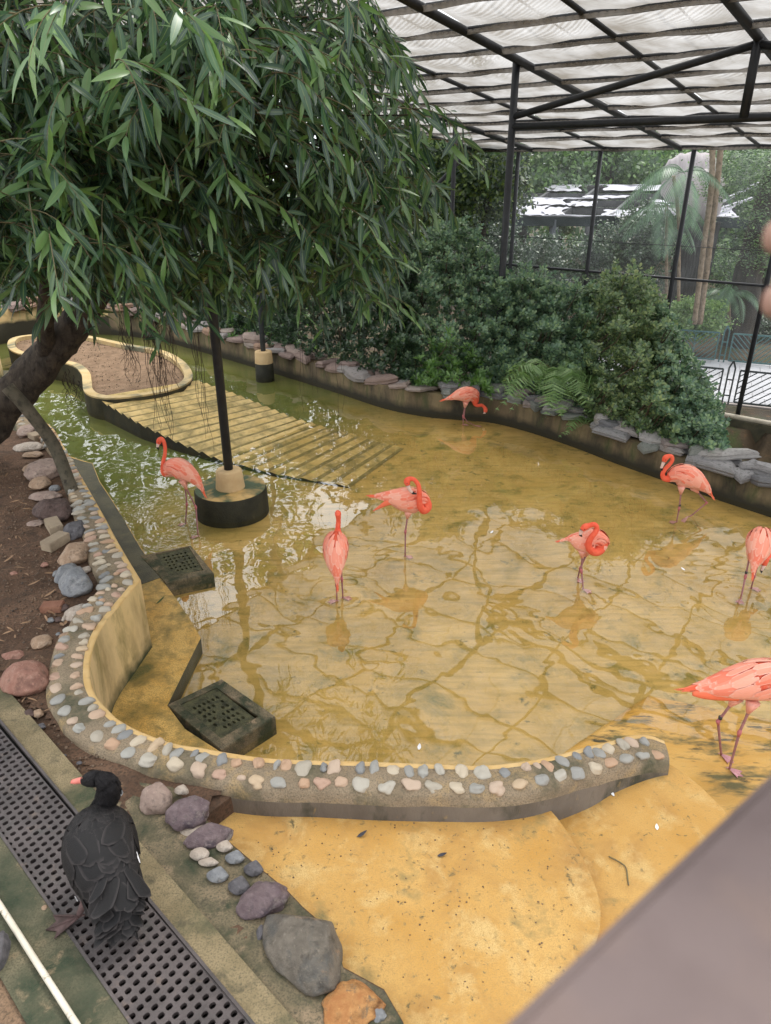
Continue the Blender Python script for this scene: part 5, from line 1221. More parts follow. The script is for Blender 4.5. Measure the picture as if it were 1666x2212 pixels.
# fern
def frond(t, base, dirh, L, arch, mat, wide=.27, npin=30):
    d = np.array([dirh[0], dirh[1], 0]); d = nrm(d); side = np.array([-d[1], d[0], 0]); pts = []
    for i in range(21):
        s = i / 20; L_ = L * random.uniform(1.0, 1.35); pts.append(base + d * L_ * (s * .9) + np.array([0, 0, L_ * (arch * s - (arch + .35) * s * s * 1.0)]) + side * .04 * math.sin(s * 3))
    pts = np.array(pts); v, f = tri_tubes([pts], .004, .001); mb = MB(); mb.add(v, f)
    for i in range(2, npin):
        s = i / npin; k = s * 20; j = min(19, int(k)); c_ = pts[j] * (1 - (k - j)) + pts[j + 1] * (k - j); tg_ = nrm(pts[j + 1] - pts[j]); up = nrm(np.cross(tg_, -side) if False else np.cross(side, tg_) * -1)
        if up[2] < 0: up = -up
        w = L * wide * math.sin(math.pi * (s ** .7)) ** .8 * 1.0 + .012
        for sd in (-1, 1):
            ax = nrm(side * sd + tg_ * .35 - up * .25); nrm_ = up; pp = []; m = 6; bw_ = L * 1.2 / npin * .62
            # toothed pinna
            V_ = [c_ - tg_ * bw_ * .3]; 
            for q in range(m):
                a = (q + .35) / m; V_.append(c_ + ax * w * a + tg_ * bw_ * (1 - a) * 1.1 + tg_ * .0); a2 = (q + .85) / m; V_.append(c_ + ax * w * a2 + tg_ * bw_ * .25)
            V_.append(c_ + ax * w - up * w * .15)
            for q in range(m - 1, -1, -1):
                a2 = (q + .85) / m; V_.append(c_ + ax * w * a2 - tg_ * bw_ * .25); a = (q + .35) / m; V_.append(c_ + ax * w * a - tg_ * bw_ * (1 - a) * 1.1)
            mb.add(V_, [tuple(range(len(V_)))])
    mb.build('frond', mat, t, smooth=False)
fc = WY(1190, 805, back_at(1190)[0][1] + .28); ft = thing('fern', 'arching green fern spilling over the slate capped wall', 'fern', tuple(fc))
for k, (px, py, L, ar_) in enumerate([(-1.6, -.6, .85, .75), (-.9, -1, .95, .6), (-.2, -1, 1.0, .75), (.5, -1, 1.05, .55), (1.1, -.9, 1.1, .6), (1.6, -.4, .95, .7), (-1.2, .3, .8, .9), (.2, -1, .7, 1.0), (.9, -.2, .9, .95), (-.5, -.4, .9, 1.0), (1.5, -1.0, 1.25, .4), (-1.4, -.2, .75, .55), (.0, -.6, 1.2, .35), (.7, -.7, 1.3, .45), (-1, -.7, 1.05, .8), (.35, -.9, .95, .85), (-.3, -1, 1.15, .5), (1.2, -.7, 1.0, .85), (-1.5, -.5, 1.0, .95), (.9, .4, .8, 1.2), (-.7, .3, .8, 1.3)]):
    frond(ft, fc + np.array([random.uniform(-.1, .1), random.uniform(-.1, .1), 0]), (px, py), L, ar_, M['fern_old'] if k in (6, 11) else M['fern'])
fc2 = WY(1265, 905, back_at(1265)[0][1] + .3); ft2 = thing('fern', 'small low fern right of the large one above the slates', 'fern', tuple(fc2))
for px, py, L, ar_ in [(-1, -.6, .5, .5), (.3, -1, .5, .5), (1, -.5, .65, .45), (1, .2, .5, .7), (-.4, -.3, .5, .8)]: frond(ft2, fc2, (px, py), L, ar_, M['fern'], .28, 20)

# ------------------------------------------------------------------ trees, shelter, palms outside
def bgtree(name, label, base, crowns, n, size, mat, trunk=None, group='trees beyond the aviary', catg='tree', clump=.55):
    t = thing(name, label, catg, base, group); pos = []
    for (cx, cy, cz, rx, ry, rz, wgt) in crowns:
        m = int(n * wgt); nc = max(8, m // 60); cen = rnd_unit(nc) * (rng.random(nc) ** .33)[:, None] * [rx, ry, rz] + [cx, cy, cz]
        i = rng.integers(0, nc, m); pos.append(cen[i] + rng.normal(size=(m, 3)) * clump * np.array([.6, .6, .4]))
    pos = np.vstack(pos); k = len(pos); X = rnd_unit(k); X[:, 2] -= .3; Zn = rnd_unit(k) * .7 + [0, -.5, .8]
    scatter('crown', LD[0], LD[1], pos, X, Zn, size * rng.uniform(.6, 1.3, k), mat, t, kind='stuff')
    if trunk:
        for P, r0, r1 in trunk:
            c_ = cat(np.array(P, float), 6); v, f = tube(c_, np.linspace(r0, r1, len(c_)), 12); v = v + .12 * r0 * np.array([[nz(q, 2.5), nz(q, 2.5, 5), 0] for q in v]); mk('trunk', v, f, M['bark_far'], t)
    return t
def A3(px, py, Y): return WY(px, py, Y)
c = A3(1045, 370, 24); bgtree('glossy_tree', 'dark glossy leaved tree left of the open roofed shelter', (c[0], c[1], ZO), [(c[0], c[1], c[2] + .4, 1.5, 1.5, 2.4, .7), (c[0] - 1.6, c[1], c[2], 1.4, 1.4, 2.2, .3)], 13000, .15, M['tree_glossy'], [([(c[0], c[1], ZO), (c[0], c[1], 1), (c[0] + .2, c[1], 4)], .2, .08)], clump=.3)
c = A3(880, 420, 24); bgtree('dark_tree', 'dark tree behind the drooping leaves in the middle', (c[0], c[1], ZO), [(c[0], c[1], c[2], 2.2, 1.5, 3.2, 1)], 8000, .16, M['tree_glossy'], clump=.4)
for i, (px, py, Y, rx, rz, mt, lb) in enumerate([(1130, 350, 40, 3.4, 4, 'tree_far', 'green tree behind the left end of the shelter'), (1215, 350, 46, 4, 5, 'tree_light', 'bright green tree behind the shelter roof'), (1310, 345, 44, 4, 4, 'tree_far', 'tree with a forked dark trunk behind the shelter'),
        (1400, 360, 48, 4.5, 5, 'tree_light', 'bright bushy tree behind the palm'), (1500, 340, 50, 5, 5, 'tree_far', 'tree behind the white canopies'), (1610, 360, 42, 3.5, 4, 'tree_far', 'tree behind the thick leaning trunk at right'), (980, 340, 42, 4, 5, 'tree_far', 'tree rising behind the glossy tree'), (1680, 420, 38, 3.5, 5, 'tree_far', 'tree at the right picture edge')]):
    c = A3(px, py, Y); bgtree('background_tree', lb, (c[0], c[1], ZO), [(c[0], c[1], c[2] - .6, rx, 2.5, rz * .62, 1)], 6500, .30, M[mt], [([(c[0], c[1], ZO), (c[0] + .3, c[1], c[2] - 1), (c[0], c[1], c[2] + 2)], .35, .12)], clump=.7)
# dark trunks that show
for x0, y0, x1, y1, Y, r_, lb in [(1212, 410, 1218, 330, 46, .16, 'slim dark trunk left behind the shelter'), (1290, 400, 1268, 325, 46, .26, 'dark forked trunk behind the shelter post'), (1335, 395, 1310, 325, 46, .26, 'dark leaning trunk above the shelter roof')]:
    a = A3(x0, y0, Y); b = A3(x1, y1, Y); d = b - a; v, f = tube(cat(np.array([a - [0, 0, 2.5], a, (a + b) / 2 + [.15, 0, 0], b + (b - a) * .4]), 5), np.linspace(r_ * 1.2, r_ * .6, 16), 10); mk('tree_trunk', v, f, M['bark_far'], label=lb, cat='tree trunk', group='dark trunks behind the shelter')
# far woods closing the view
def woods():
    n = 26000; x = rng.uniform(-40, 60, n); y = rng.uniform(52, 66, n); z = rng.uniform(-2, 7.5, n)
    x = np.concatenate([x, rng.uniform(-26, -3, 26000)]); y = np.concatenate([y, rng.uniform(23, 29, 26000)]); z = np.concatenate([z, rng.uniform(-2, 11, 26000)]); n = len(x)
    pos = np.column_stack([x, y, z]); pos += rng.normal(size=(n, 3)) * .3; scatter('far_woods', LD[0], LD[1], pos, rnd_unit(n), rnd_unit(n) * .6 + [0, -.5, .8], rng.uniform(.4, 1.0, n) * np.where(y > 45, .8, .55), M['tree_far'], kind='stuff')
woods()
# bushes under the shelter
for i, (px, py, Y, rx, rz, mt, lb) in enumerate([(1130, 560, 27, 1.5, 1.6, 'shrub_dark', 'dark bush below the left end of the shelter'), (1235, 580, 28, 1.7, 1.6, 'shrub_dark', 'dark bush in front of the shelter post'), (1340, 560, 28.5, 1.8, 1.9, 'shrub_dark', 'dark bush under the middle of the shelter'), (1400, 500, 29, 1.3, 1.3, 'shrub_dark', 'dark bush below the palm fronds'), (1050, 540, 26, 1.5, 1.6, 'shrub_dark', 'dark bush behind the tallest shrub'),
        (1500, 668, 26, 1.1, .7, 'tree_light', 'pale green bush behind the farther teal fence'), (1640, 690, 29, 1.2, .8, 'shrub_dark', 'dark bush behind the far fence at the right edge'), (1560, 600, 33, 1.5, 1.6, 'tree_far', 'green bush between palm trunks and the thick trunk')]):
    c = A3(px, py, Y); bgtree('garden_bush', lb, (c[0], c[1], ZO), [(c[0], c[1], c[2] - .3, rx, 1.0, rz, 1)], 5200, .13, M[mt], None, 'bushes beyond the path', 'bush', clump=.3)
# shelter with torn white cloth
sh = thing('open_shelter', 'long shelter with grey beams and torn white shade cloth beyond the path', 'shelter', tuple(A3(1200, 620, 30) * [1, 1, 0] + [0, 0, ZO]))
FL, FR = A3(1095, 470, 30), A3(1590, 474, 30); BL, BR = A3(1140, 404, 39), A3(1590, 404, 39)
def SP(s, t): return (FL * (1 - s) + FR * s) * (1 - t) + (BL * (1 - s) + BR * s) * t
for t in (0, .28, .5, .74, 1.0): 
    v, f = bar(SP(0, t) - [0, 0, .12], SP(1, t) - [0, 0, .12], .16, .34 if t == 0 else .26); mk('beam', v, f, M['dark_bar'] if t == 0 else M['grey_steel'], sh, smooth=False)
for s in (0.02, .22, .44, .66, .86): 
    a, b = SP(s, 0), SP(min(1, s + .12), 1); v, f = bar(a - [0, 0, .1], b - [0, 0, .1], .14, .3); mk('rafter', v, f, M['grey_steel'], sh, smooth=False)
for px, Y, r_ in ((1198, 30.1, .19), (1112, 37, .17), (1272, 38, .15), (1480, 30.1, .2), (1400, 38, .15)):
    a = A3(px, 480, Y); v, f = tube([(a[0], a[1], ZO), (a[0], a[1], a[2] + .1)], r_, 12); mk('post', v, f, M['grey_steel'] if Y > 31 else M['pole_grey'], sh)
def cloth(s0, s1, t0, t1, sag=.12, lift_=.1):
    v = []; n = 8
    for i in range(n + 1):
        for j in range(n + 1):
            a, b = i / n, j / n; p = SP(s0 + (s1 - s0) * a + .012 * math.sin(b * 7 + s0 * 9), t0 + (t1 - t0) * b); v.append(p + [0, 0, lift_ - sag * math.sin(math.pi * a) * math.sin(math.pi * b) + .02 * math.sin(a * 17 + b * 5)])
    mk('shade_cloth', np.array(v), [(i * (n + 1) + j, (i + 1) * (n + 1) + j, (i + 1) * (n + 1) + j + 1, i * (n + 1) + j + 1) for i in range(n) for j in range(n)], M['white_cloth'], sh)
for q in [(0, .16, 0, .26), (.15, .24, .02, .22), (.06, .22, .3, .5), (.24, .36, .26, .4), (.1, .26, .76, .98), (.38, .7, .78, 1.0), (.42, .54, 0, .16), (.56, .78, .0, .22), (.78, .99, 0, .3), (.62, .74, .3, .46), (.3, .5, .52, .6), (.0, .5, -.012, .012), (.5, 1, -.012, .012), (.0, .4, .49, .52), (.1, .6, .98, 1.01)]: cloth(*q)
# rolled canvas canopies and dark pillar
def shell(label, px, py, Y, rx, rz, ry):
    c_ = A3(px, py, Y); v = []; n, m = 14, 18
    for i in range(n + 1):
        th = math.pi * i / n
        for j in range(m + 1):
            ph = math.pi * j / m; v.append(c_ + [rx * math.cos(ph) , -ry * math.sin(ph) * math.sin(th), rz * math.cos(th) * (.35 + .65 * math.sin(ph)) + .05 * math.sin(j * 2.2)])
    mk('canvas_canopy', np.array(v), [(i * (m + 1) + j, i * (m + 1) + j + 1, (i + 1) * (m + 1) + j + 1, (i + 1) * (m + 1) + j) for i in range(n) for j in range(m)], M['canvas'], label=label, cat='canopy', group='white canvas canopies')
shell('upper cream canvas canopy curving behind the palm', 1492, 388, 31.5, 1.15, 1.0, .5); shell('lower cream canvas canopy curving over the shelter end', 1515, 428, 30.2, .85, 1.0, .5)
pl0 = A3(1500, 560, 29.6); v, f = bar((pl0[0], pl0[1], ZO), (pl0[0] + .1, pl0[1], A3(1500, 478, 29.6)[2]), 1.15, .5, up=(0, 1, 0)); mk('dark_pillar', v, f, M['timber'], smooth=False, label='wide dark ribbed pillar under the canvas canopies', cat='pillar')
fb0 = A3(1560, 482, 32); fb1 = A3(1660, 486, 32); v, f = bar(fb0, fb1, .2, .35); mk('far_beam', v, f, M['dark_bar'], smooth=False, label='dark horizontal beam beside the thick trunk', cat='beam')
v, f = bar(A3(1550, 440, 31), A3(1640, 395, 34), .12, .1); mk('white_gutter', v, f, M['white_cloth'], smooth=False, label='white slanting roof edge right of the canopies', cat='roof edge', group='white roof edges')
v, f = bar(A3(1555, 452, 31), A3(1625, 428, 33), .12, .1); mk('white_gutter', v, f, M['white_cloth'], smooth=False, label='lower white slanting roof edge right of the canopies', cat='roof edge', group='white roof edges')
for x0, x1, y0, y1, Y, lb in ((1040, 1110, 400, 430, 50, 'left'), (1290, 1420, 595, 640, 40, 'middle'), (1185, 1235, 600, 640, 40, 'small')):
    a = A3(x0, y1, Y); b = A3(x1, y0, Y); v, f = box((a + b) / 2, abs(b[0] - a[0]) / 2, .2, abs(b[2] - a[2]) / 2); mk('far_wall', v, f, M['white_far'], smooth=False, label={'left': 'pale building glimpsed through the glossy tree', 'middle': 'pale wall glimpsed through bushes under the shelter', 'small': 'small pale wall patch behind the shelter post'}[lb], cat='wall', group='pale walls glimpsed far behind')
# palms
def palm(label, stems, crown, fronds, L, mat='palm'):
    t = thing('palm', label, 'palm tree', (crown[0], crown[1], ZO), 'feather palms beyond the fence')
    for P, r_ in stems:
        c_ = cat(np.array(P), 14); rr = np.array([r_ * (1 + .12 * (i % 2)) for i in range(len(c_))]); v, f = tube(c_, rr, 10); mk('trunk', v, f, M['palm_bark'], t)
    for (dx, dy, up_, l_) in fronds:
        d = nrm(np.array([dx, dy, 0])); side = np.array([-d[1], d[0], 0]); pts = np.array([crown + d * l_ * s * .85 + np.array([0, 0, l_ * (up_ * s - (up_ + .75) * s * s * .75)]) for s in np.linspace(0, 1, 19)])
        v, f = tri_tubes([pts], .018, .004); fr = mk('frond', v, f, M[mat], t)
        pos = []; X = []; Z = []; S = []
        for s in np.linspace(.12, .99, 30):
            k = s * 18; j = min(17, int(k)); c_ = pts[j] * (1 - k + j) + pts[j + 1] * (k - j); tg_ = nrm(pts[j + 1] - pts[j]); upn = nrm(np.cross(side, tg_)); upn = upn if upn[2] > 0 else -upn
            for sd in (-1, 1):
                pos.append(c_); X.append(nrm(side * sd * .8 + tg_ * .55 - np.array([0, 0, .45]))); Z.append(upn + side * sd * .3); S.append((l_ * .30 * (math.sin(math.pi * (s * .85 + .12)) ** .6), l_ * .16, l_ * .3))
        scatter('leaflets', [(0, 0, 0), (.4, -.055, 0), (1, 0, -.14), (.4, .055, 0)], [(0, 1, 2, 3)], pos, np.array(X), np.array(Z), np.array(S), M[mat], fr, kind='stuff')
cr = A3(1500, 330, 24.5)
cr = A3(1478, 372, 24.5)
palm('feather palm with long drooping fronds before the shelter', [([A3(1512, 700, 24.6), A3(1540, 480, 24.6), A3(1556, 330, 24.6), A3(1560, 250, 24.6)], .085), ([A3(1500, 700, 24.4), A3(1522, 520, 24.4), A3(1537, 400, 24.4), A3(1540, 250, 24.4)], .08), ([A3(1466, 650, 24), A3(1467, 500, 24), A3(1462, 430, 24), A3(1455, 380, 24)], .05)],
     cr, [(-1, -.2, .5, 2.3), (-1, .3, .2, 2.2), (-.8, -.9, .1, 2.4), (.9, -.5, .35, 1.8), (-.15, -1, -.2, 2.3), (1, .4, .6, 1.8), (-.4, .9, .7, 2.0)], 2.5)
cr2 = A3(1440, 440, 25); palm('lower feather palm with a hanging frond under the shelter beam', [([A3(1440, 650, 25.1), A3(1440, 440, 25.1)], .05)], cr2, [(-.9, -.4, .1, 1.9), (-.3, -1, -.3, 2.2), (.3, -1, -.3, 2.0), (1, -.3, .35, 1.7), (-1, .2, .25, 1.6), (.6, -.9, .2, 1.8), (1, .1, .1, 1.6)], 2)
cr3 = A3(1575, 640, 27); palm('low dark palm clump left of the thick trunk', [([A3(1575, 700, 27), cr3], .06)], cr3, [(-1, -.3, .6, 1.6), (1, -.3, .6, 1.5), (0, -1, .6, 1.6), (-.6, -.8, .9, 1.7), (.6, -.6, .9, 1.6), (-1, .3, .9, 1.6), (.3, .5, 1.1, 1.7), (-.3, -.5, 1.2, 1.7)], 1.5)
# thick leaning trunk at right with feathery leaves
a = A3(1600, 715, 27.5); b = A3(1625, 560, 27.5); c_ = A3(1655, 440, 27.5); d_ = A3(1690, 330, 27.5); tt_ = thing('thick_tree', 'thick dark leaning trunk with feathery green leaves at the right edge', 'tree', (a[0], a[1], ZO))
cc_ = cat(np.array([a - [0.1, 0, 1.2], a, b, c_, d_]), 8); rr = np.interp(np.linspace(0, 1, len(cc_)), [0, .4, 1], [.72, .5, .34]); v, f = tube(cc_, rr, 24)
for i in range(len(v)): v[i] += .10 * np.array([nz(v[i], 1.4), nz(v[i], 1.4, 5), 0]) + .05 * np.array([nz(v[i], 4), nz(v[i], 4, 5), 0])
mk('trunk', v, f, M['bark_far'], tt_)
n = 9000; cen = np.vstack([A3(x, y, 26.5) for x, y in [(1640, 345), (1600, 375), (1570, 420), (1625, 410), (1666, 380), (1590, 340), (1545, 400), (1640, 470), (1650, 560), (1666, 520)]]); i = rng.integers(0, len(cen), n)
pos = cen[i] + rng.normal(size=(n, 3)) * [.5, .5, .22]; scatter('crown', LD[0], LD[1], pos, rnd_unit(n) * [1, 1, .4], rnd_unit(n) * .3 + [0, -.3, 1], rng.uniform(.05, .13, n), M['tree_far'], tt_, kind='stuff')

# ------------------------------------------------------------------ birds
class Loft:
    """lofted body: rows (point, half width, half height) from tail to head"""
    def __init__(s, P, rw, rh, L, k=5, n=20):
        A = cat(np.column_stack([P, rw, rh]), k); s.P = A[:, :3]; s.rw = np.maximum(A[:, 3], .002); s.rh = np.maximum(A[:, 4], .002); s.n = n; s.k = k
        T = np.gradient(s.P, axis=0); s.T = T / np.linalg.norm(T, axis=1)[:, None]; L = nrm(L); s.A = []; s.B = []
        prev = None
        for t in s.T:
            a = L - t * np.dot(L, t)
            if np.linalg.norm(a) < .35 and prev is not None: a = prev - t * np.dot(prev, t)
            a = nrm(a); b = np.cross(t, a)
            if prev is not None and np.dot(a, prev) < 0: a, b = -a, -b
            prev = a; s.A.append(a); s.B.append(b)
        s.A = np.array(s.A); s.B = np.array(s.B)
    def mesh(s):
        v = []; n = s.n
        for i in range(len(s.P)):
            for k in range(n):
                t = 2 * math.pi * k / n; v.append(s.P[i] + s.rw[i] * math.cos(t) * s.A[i] + s.rh[i] * math.sin(t) * s.B[i])
        f = [(i * n + k, i * n + (k + 1) % n, (i + 1) * n + (k + 1) % n, (i + 1) * n + k) for i in range(len(s.P) - 1) for k in range(n)]
        f += [tuple(range(n - 1, -1, -1)), tuple((len(s.P) - 1) * n + k for k in range(n))]; return np.array(v), f
    def at(s, q, th, h):
        """q index coordinate (may be < 0), th angle (0 side, +90 up)"""
        qq = min(max(q, 0), len(s.P) - 1.001); i = int(qq); a = qq - i; L_ = lambda X: X[i] * (1 - a) + X[i + 1] * a
        p = L_(s.P); A = nrm(L_(s.A)); B = nrm(L_(s.B)); rw = L_(s.rw); rh = L_(s.rh); up = 1 if B[2] >= 0 else -1
        if q < 0: p = p + (s.P[0] - s.P[1]) * (-q); 
        n_ = A * math.cos(th) + B * up * math.sin(th)
        return p + A * rw * math.cos(th) + B * up * rh * math.sin(th) + n_ * h
def feather(mb, lf, q0, th0, ln, wd, dth, lift0=.002, lift1=.010, seg=6, side=1, curl=0):
    """feather laid on the loft from (q0, th0) towards the tail, drifting by dth"""
    stp = np.linalg.norm(np.diff(lf.P, axis=0), axis=1); v = []; uvs = []; q = q0; th = th0
    rad = None
    for i in range(seg + 1):
        t = i / seg; wt = wd * min(1, .45 + 1.6 * t) * (1 if t < .72 else math.sqrt(max(0.0, 1 - ((t - .72) / .285) ** 2))); wt = max(wt, .0012)
        qi = int(min(max(q, 0), len(lf.P) - 2)); r_ = max(.03, (lf.rw[qi] + lf.rh[qi]) / 2); h = lift0 + (lift1 - lift0) * t
        for j, sd in enumerate((-1, 0, 1)):
            v.append(lf.at(q, th + sd * wt / r_, h + (.0025 if sd == 0 else 0) + curl * t * t)); uvs.append((t, sd))
        q -= ln / seg / stp[qi]; th += dth / seg
    f = []
    for i in range(seg):
        a = 3 * i; f += [(a, a + 3, a + 4, a + 1), (a + 1, a + 4, a + 5, a + 2)]
    mb.add(v, f, uvs)
def leg_tube(mb, P, rad, mi):
    v, f = tube(cat(np.array(P), 5), np.interp(np.linspace(0, 1, (len(P) - 1) * 5 + 1), np.linspace(0, 1, len(rad)), rad), 10); mb.add(v, f, mi=mi)
def webfoot(mb, p, d, size, mi, z=None, curl=0):
    d = nrm(np.array([d[0], d[1], 0])); s = np.array([-d[1], d[0], 0]); p = np.array(p, float)
    tips = [p + d * size * math.cos(a) + s * size * math.sin(a) + [0, 0, -curl * size] for a in (-.5, 0, .5)]; tips[1] = p + d * size * 1.15 + [0, 0, -curl * size]
    notch = [p + d * size * .82 * math.cos(a) + s * size * .82 * math.sin(a) + [0, 0, -curl * size * .8] for a in (-.25, .25)]
    top = [p + [0, 0, .012], tips[0], notch[0], tips[1], notch[1], tips[2]]; bot = [q - np.array([0, 0, .005]) for q in top]; bot[0] = p - [0, 0, .002]
    V_ = top + bot; F_ = [(0, 1, 2), (0, 2, 3), (0, 3, 4), (0, 4, 5)] + [(6, 8, 7), (6, 9, 8), (6, 10, 9), (6, 11, 10)] + [(i, 6 + i, 6 + (i + 1) % 6, (i + 1) % 6) for i in range(6)]
    mb.add(V_, F_, mi=mi)
    for t_ in tips + [p - d * size * .3]:
        v, f = tube([p + [0, 0, .008], (p + t_) / 2 + [0, 0, .006], t_ + [0, 0, .002]], [.007, .0055, .003], 6); mb.add(v, f, mi=mi)
def flamingo(label, off, s, Y0, rows, nbody, bill, legs, L, heading, zf=ZF, tail_n=5, band=None, plume=(), seed=0, shade=1.0):
    """rows: (x, y, dY, rw[, rh]) in close-up pixels; the bird stands at forward distance Y0"""
    random.seed(100 + seed)
    def P3(x, y, dY=0): return WY(off[0] + x * s, off[1] + y * s, Y0 + dY)
    P = np.array([P3(r_[0], r_[1], r_[2]) for r_ in rows]); rw = np.array([r_[3] for r_ in rows]); rh = np.array([r_[4] if len(r_) > 4 else r_[3] for r_ in rows])
    lf = Loft(P, rw, rh, L); foot0 = legs[0]['foot']; fp = W(off[0] + foot0[0] * s, off[1] + foot0[1] * s, zf)
    t = thing('flamingo', label, 'flamingo', (fp[0], fp[1], zf), 'flamingos in the pool')
    v, f = lf.mesh(); mb = MB(); n = lf.n; kb = nbody * lf.k
    fb_ = [q for q in f if len(q) == 4]; 
    mb.v.append(v); mb.uv.append(np.zeros((len(v), 2))); mb.n += len(v)
    for i, q in enumerate(fb_):
        ring_ = i // n; a = (i % n + .5) * 2 * math.pi / n; up = 1 if lf.B[ring_][2] >= 0 else -1
        mb.f.append(q); mb.mi.append(1 if ring_ > kb - 2 else (4 if math.sin(a) * up < -.35 else 0))
    for q in f[len(fb_):]: mb.f.append(q); mb.mi.append(1)
    # legs and feet belong to the same skin
    for lg in legs:
        j = [P3(*q) for q in lg['pts']]; ft_ = lg['foot']; fz = lg.get('z', zf)
        fpos = W(off[0] + ft_[0] * s, off[1] + ft_[1] * s, fz + .012) if not lg.get('air') else P3(*ft_)
        pts = j + [fpos]
        hip, heel = pts[0], pts[1]
        v, f = tube([hip + nrm(hip - heel) * .04, hip, hip + (heel - hip) * .25], [.05, .036, .014], 10); mb.add(v, f, mi=4)
        leg_tube(mb, [hip, hip * .5 + heel * .5, heel], [.013, .0095, .0105], 2)
        v, f = tube([heel + nrm(hip - heel) * .03, heel, heel + nrm(pts[2] - heel) * .035], [.010, .0165, .010], 10); mb.add(v, f, mi=3)
        leg_tube(mb, [heel, heel * .5 + pts[2] * .5, pts[2]], [.0105, .0085, .0085], 2)
        if len(pts) > 3: leg_tube(mb, [pts[2], pts[3]], [.009, .008], 2)
        webfoot(mb, fpos, lg.get('dir', heading), .085, 5, curl=.8 if lg.get('air') else 0)
    mb.build('body', None, t, mats=[M['fl_body'], M['fl_neck'], M['fl_leg'], M['fl_joint'], M['fl_belly'], M['fl_foot']])
    # wings: layered feathers on both sides
    for side in (0, 1):
        mbw = MB()
        def fe(q, th, ln, wd, dth, l0, l1): feather(mbw, lf, q, (math.pi - th) if side else th, ln, wd, -dth if side else dth, l0, l1)
        for row, (q, ths, ln, wd) in enumerate([(kb * .30, (78, 62, 46, 30, 14), .17, .020), (kb * .42, (84, 68, 52, 36, 20, 4), .19, .022), (kb * .54, (86, 70, 54, 38, 22, 6, -8), .18, .021), (kb * .66, (84, 66, 48, 30, 12, -6), .15, .019), (kb * .76, (80, 62, 44, 26, 8, -8), .12, .016), (kb * .85, (76, 58, 40, 22, 4), .09, .014), (kb * .92, (70, 50, 30, 10), .07, .012)]):
            for th in ths:
                fe(q + random.uniform(-.5, .5), R(th + random.uniform(-5, 5)), ln * random.uniform(.85, 1.15), wd * random.uniform(.9, 1.2), -R(random.uniform(8, 26)), .004 + .0016 * row, .010 + .0012 * row)
        mbw.build('wing', M['fl_feather'], t)
    mbt = MB()
    for k in range(tail_n + 4):
        th = R(90 + (k - (tail_n + 3) / 2) * 26); feather(mbt, lf, 4.5 + random.uniform(-1, 1), th, .15 * random.uniform(.8, 1.1), .014, 0, .002, .004)
    mbt.build('tail', M['fl_tail'], t)
    for pk, pl_ in enumerate(plume):          # drooping tail and flight plumes
        pp = np.array([P3(*q[:3]) for q in pl_]); pr = np.array([q[3] for q in pl_]); lp = Loft(pp[::-1], pr[::-1] * .45, pr[::-1], L, 5, 10); v, f = lp.mesh(); mk('tail_plume', v, f, M['fl_tail'], t)
    # flight feather edge, black
    mbk = MB(); feather(mbk, lf, 5.5, R(20), .10, .008, -R(25), -.002, .004); feather(mbk, lf, 5.5, math.pi - R(20), .10, .008, R(25), -.002, .004); mbk.build('flight_feather', M['black'], t)
    # bill
    bp = np.array([P3(r_[0], r_[1], r_[2]) for r_ in bill]); br = np.array([r_[3] for r_ in bill]); lb = Loft(bp, br * .8, br, L, 4, 12)
    v, f = lb.mesh(); nb = 12; cut = int((len(lb.P) - 1) * .6)
    mk('bill', v[:(cut + 1) * nb], [q for q in f if len(q) == 4 and max(q) < (cut + 1) * nb], M['bill'], t)
    v2 = v[cut * nb:]; mk('bill_tip', v2, [tuple(i - cut * nb for i in q) for q in f if (len(q) == 4 and min(q) >= cut * nb)] + [tuple(range(len(v2) - nb, len(v2)))], M['black'], t)
    hd = lf.P[-4]; ha = lf.A[-4]
    for sd in (-1, 1):
        c_ = hd + ha * sd * lf.rw[-4] * .93; bm = bmesh.new(); bmesh.ops.create_icosphere(bm, subdivisions=2, radius=.0055); vv = np.array([q.co[:] for q in bm.verts]) + c_; ff = [tuple(w.index for w in q.verts) for q in bm.faces]; bm.free(); mk('eye', vv, ff, M['black'], t)
    if band:
        b_ = P3(*band); v, f = tube([b_ + [0, 0, .012], b_ - [0, 0, .012]], .0145, 12); mk('leg_band', v, f, M['band'], t)
    return t
SX = (0, 1, 0)
def Yf(off, s, x, y, z=ZF): return W(off[0] + x * s, off[1] + y * s, z)[1]
# facing left, beside the round footing
o_, s_ = (303.7, 921.9), .1758
flamingo('flamingo with raised neck facing left beside the round column footing', o_, s_, Yf(o_, s_, 620, 1260),
  [(785, 835, 0, .006, .008), (735, 735, 0, .022, .03), (660, 640, 0, .055, .072), (565, 565, 0, .088, .112), (470, 520, 0, .102, .13), (395, 515, 0, .088, .112), (342, 550, 0, .06, .078), (298, 568, 0, .036, .046), (272, 520, 0, .027), (280, 430, 0, .0235), (300, 340, 0, .0215), (302, 250, 0, .021), (285, 180, 0, .023), (255, 152, 0, .028, .03), (230, 172, 0, .03, .032), (222, 205, 0, .022, .024)], 7,
  [(220, 200, 0, .021), (212, 228, 0, .017), (212, 255, 0, .015), (226, 290, 0, .004)],
  [dict(pts=[(530, 690, -.03), (680, 985, -.03)], foot=(708, 1350), dir=(-1, -.3)), dict(pts=[(545, 690, .04), (570, 955, .04)], foot=(552, 1195), dir=(-1, -.4))], SX, (-1, 0), seed=1)
o_, s_ = (650.8, 1008.7), .1823
